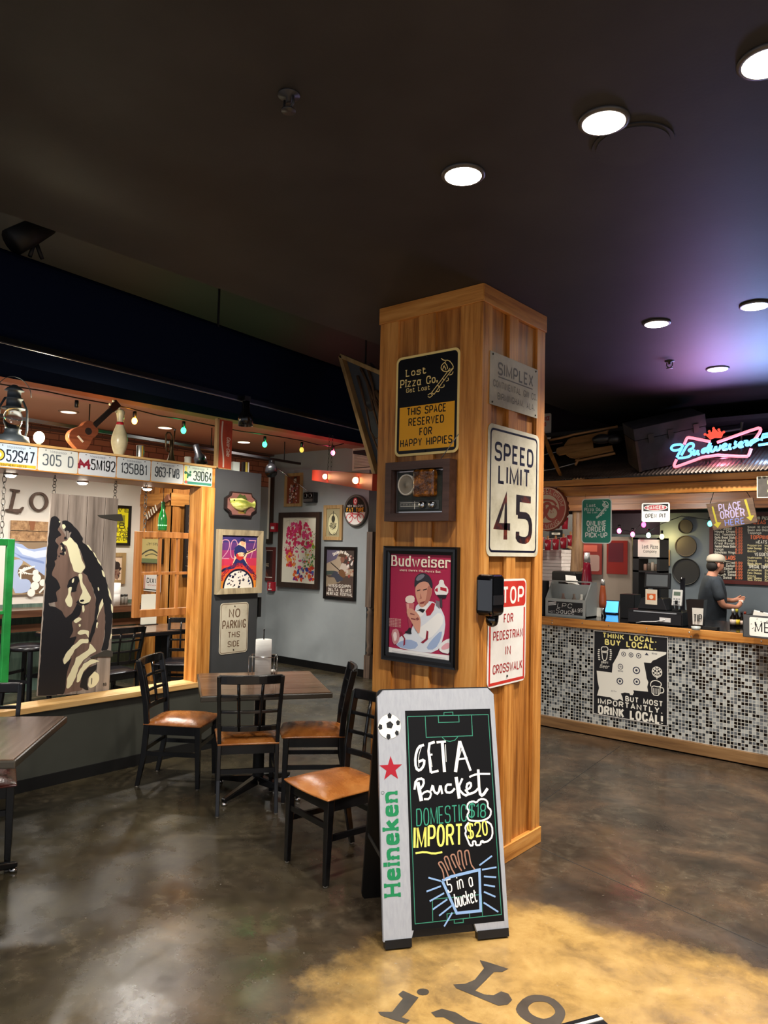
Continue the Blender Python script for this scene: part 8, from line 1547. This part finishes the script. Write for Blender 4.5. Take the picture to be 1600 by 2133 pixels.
i0 = av(pel, (.1, .09)); i1 = av(pel.lerp(ch, .5), (.11, .1), i0); i2 = av(ch, (.13, .1), i1); i3 = av(nk, .07, i2); i4 = av(nk2, .055, i3); i5 = av(hd-Vector((0, 0, .03))+fd*.012, .074, i4); i6 = av(hd+Vector((0, 0, .03)), .092, i5); i7 = av(hd2+Vector((0, 0, .02)), .08, i6)
nose = av(hd+fd*.098+Vector((0, 0, -.008)), .013, i5)
for sh, el, wr, ha, up_ in ((shr, elr, wrr, har, 1), (shl, ell, wrl, hal, -1)):
    a = av(sh, .06, i2); c_ = av(el, .042, a); d_ = av(wr, .028, c_); h_ = av(ha, (.03, .02), d_); dr = (ha-wr).normalized(); sd_ = Vector((0, 0, 1))
    for k in range(4):
        o_ = sd_*(.02-.013*k); f1 = av(ha+dr*.035+o_, .009, h_); f2 = av(ha+dr*(.06-.004*abs(k-1))+o_-tc*.015*up_, .008, f1); av(ha+dr*(.072-.005*abs(k-1))+o_-tc*.036*up_, .007, f2)
    t1 = av(ha+sd_*.03-tc*.01*up_, .01, h_); av(ha+sd_*.045+dr*.03-tc*.02*up_, .008, t1)
for hp, s in ((hipr, 1), (hipl, -1)):
    a = av(hp-Vector((0, 0, .06)), .085, i0); k1 = av(gz(hp, .47)+fd*.02, .06, a); k2 = av(gz(hp, .09)-fd*.02, .042, k1); av(gz(hp, .045)+fd*.12, .038, k2)
skin('body', V, E_, R_, mat('#b98068', .5))
# clothes
V = []; E_ = []; R_ = []; SHM = nmat('dark_tshirt', ['#20262d', '#293038', '#313943'], (1, 1, 1), 8, 5, (.8, .9), .2)
j0 = av(pel+Vector((0, 0, -.1)), (.185, .16)); j1 = av(pel.lerp(ch, .45), (.175, .15), j0); j2 = av(ch, (.18, .15), j1); j3 = av(nk-Vector((0, 0, .012)), .092, j2)
for sh, el in ((shr, elr), (shl, ell)): a = av(sh, .085, j2); a = av(sh.lerp(el, .5), .072, a); av(sh.lerp(el, .82), .068, a)
skin('t_shirt', V, E_, R_, SHM)
V = []; E_ = []; R_ = []; j0 = av(gz(pel, .86), (.165, .14))
for hp in (hipr, hipl): a = av(gz(hp, .78), .1, j0); k1 = av(gz(hp, .47)+fd*.02, .077, a); av(gz(hp, .1)-fd*.02, .066, k1)
skin('trousers', V, E_, R_, mat('#16181d', .8))
for hp in (hipr, hipl): q = gz(hp, .04)+fd*.06; b = MB(M_blkm); b.ball(q-per.location, (.13, .13, .045), 14, 8); b.v = [tuple(v) for v in b.v]; b.T = None; b.build('shoe', per)
HC = hd+Vector((0, 0, .028))-per.location; ang = atan2(fd.y, fd.x); RT = Matrix.Translation(HC) @ Matrix.Rotation(ang, 4, 'Z')
b = MB(mat('#a89f90', .8)); b.T = RT; n = 24
b.lathe([(.101, .012), (.104, .04), (.093, .08), (.066, .102), (.03, .112), (.0001, .114)], n=n, sx=1.08); capo = b.build('cap', per)
b = MB(mat('#9c9384', .8)); b.T = RT; P = [(.06, -.095), (.13, -.085), (.185, -.04), (.195, 0), (.185, .04), (.13, .085), (.06, .095)]; b.add([(x, y_, .028-.25*max(0, x-.1)) for x, y_ in P]+[(x, y_, .02-.25*max(0, x-.1)) for x, y_ in P], [tuple(range(7)), tuple(range(7, 14))[::-1]]+[(i, 7+i, 7+(i+1) % 7, (i+1) % 7) for i in range(7)]); b.build('cap_brim', capo)
b = MB(mat('#15100e', .8)); b.T = RT; b.ball((-.048, 0, -.04), (.064, .09, .075), 16, 10); b.build('hair', per)
b = MB(mat('#3a2a22', .8)); b.T = RT; b.ball((.06, 0, -.112), (.042, .05, .036), 12, 8); b.build('beard', per)
b = MB(M_blk); b.T = RT
for s in (-1, 1): b.tube([(.098+.02*0, s*.032+.021*cos(t*pi/6), -.012+.018*sin(t*pi/6)) for t in range(12)], .0028, 5, True); b.tube([(.095, s*.055, -.008), (.0, s*.095, -.004)], .0028, 5)
b.tube([(.1, -.012, -.008), (.1, .012, -.008)], .0028, 5); b.build('glasses', per)
for s in (-1, 1): b = MB(mat('#b07560', .5)); b.T = RT; b.ball((-.005, s*.093, -.03), (.02, .011, .032), 10, 8); b.build('ear', per)
b = MB(mat('#7d3a34', .5)); b.T = RT; b.tube([(.085, -.025, -.085), (.095, 0, -.083), (.085, .025, -.085)], .006, 6); b.build('mouth', per)
for s in (-1, 1): b = MB(mat('#1a1412', .3)); b.T = RT; b.ball((.083, s*.032, -.012), (.008, .011, .007), 8, 6); b.build('eye', per)
b = MB(mat('#d9d6cf', .6)); q = pp(1541, 1252, .03); b.box(q, (.05, .03, .03), rz=.4); b.solo('paper_slip', 'small white paper slip held in the person\'s hands', 'paper')
# black object at the lower photo edge: a low menu stand just in front of the camera
A, C_ = HZ(1100, 2150, .12), HZ(1244, 2111, .12); d = (C_-A).normalized(); nn = Vector((d.y, -d.x, 0)); nn = nn if (Vector((0, 0, .12))-A).dot(nn) > 0 else -nn
r = thing('black_stand_corner', 'corner of a glossy black stand with a pale edge strip at the bottom photo edge', 'stand', C_-Vector((0, 0, .12)))
b = MB(M_black); q = [C_+Vector((0, 0, -.118)), C_-d*.4+Vector((0, 0, -.118)), C_-d*.4+nn*.4+Vector((0, 0, -.118)), C_+nn*.4+Vector((0, 0, -.118))]; b.add(q+[p+Vector((0, 0, .118)) for p in q], [(0, 1, 2, 3), (4, 5, 6, 7), (0, 1, 5, 4), (1, 2, 6, 5), (2, 3, 7, 6), (3, 0, 4, 7)]); b.build('body', r, True, bevel=.003); b = MB(mat('#dcd8cc', .4)); q = C_+nn*.03+Vector((0, 0, .001)); b.bar(q-d*.002, q-d*.4, .012, .004); b.build('edge_strip', r, True)
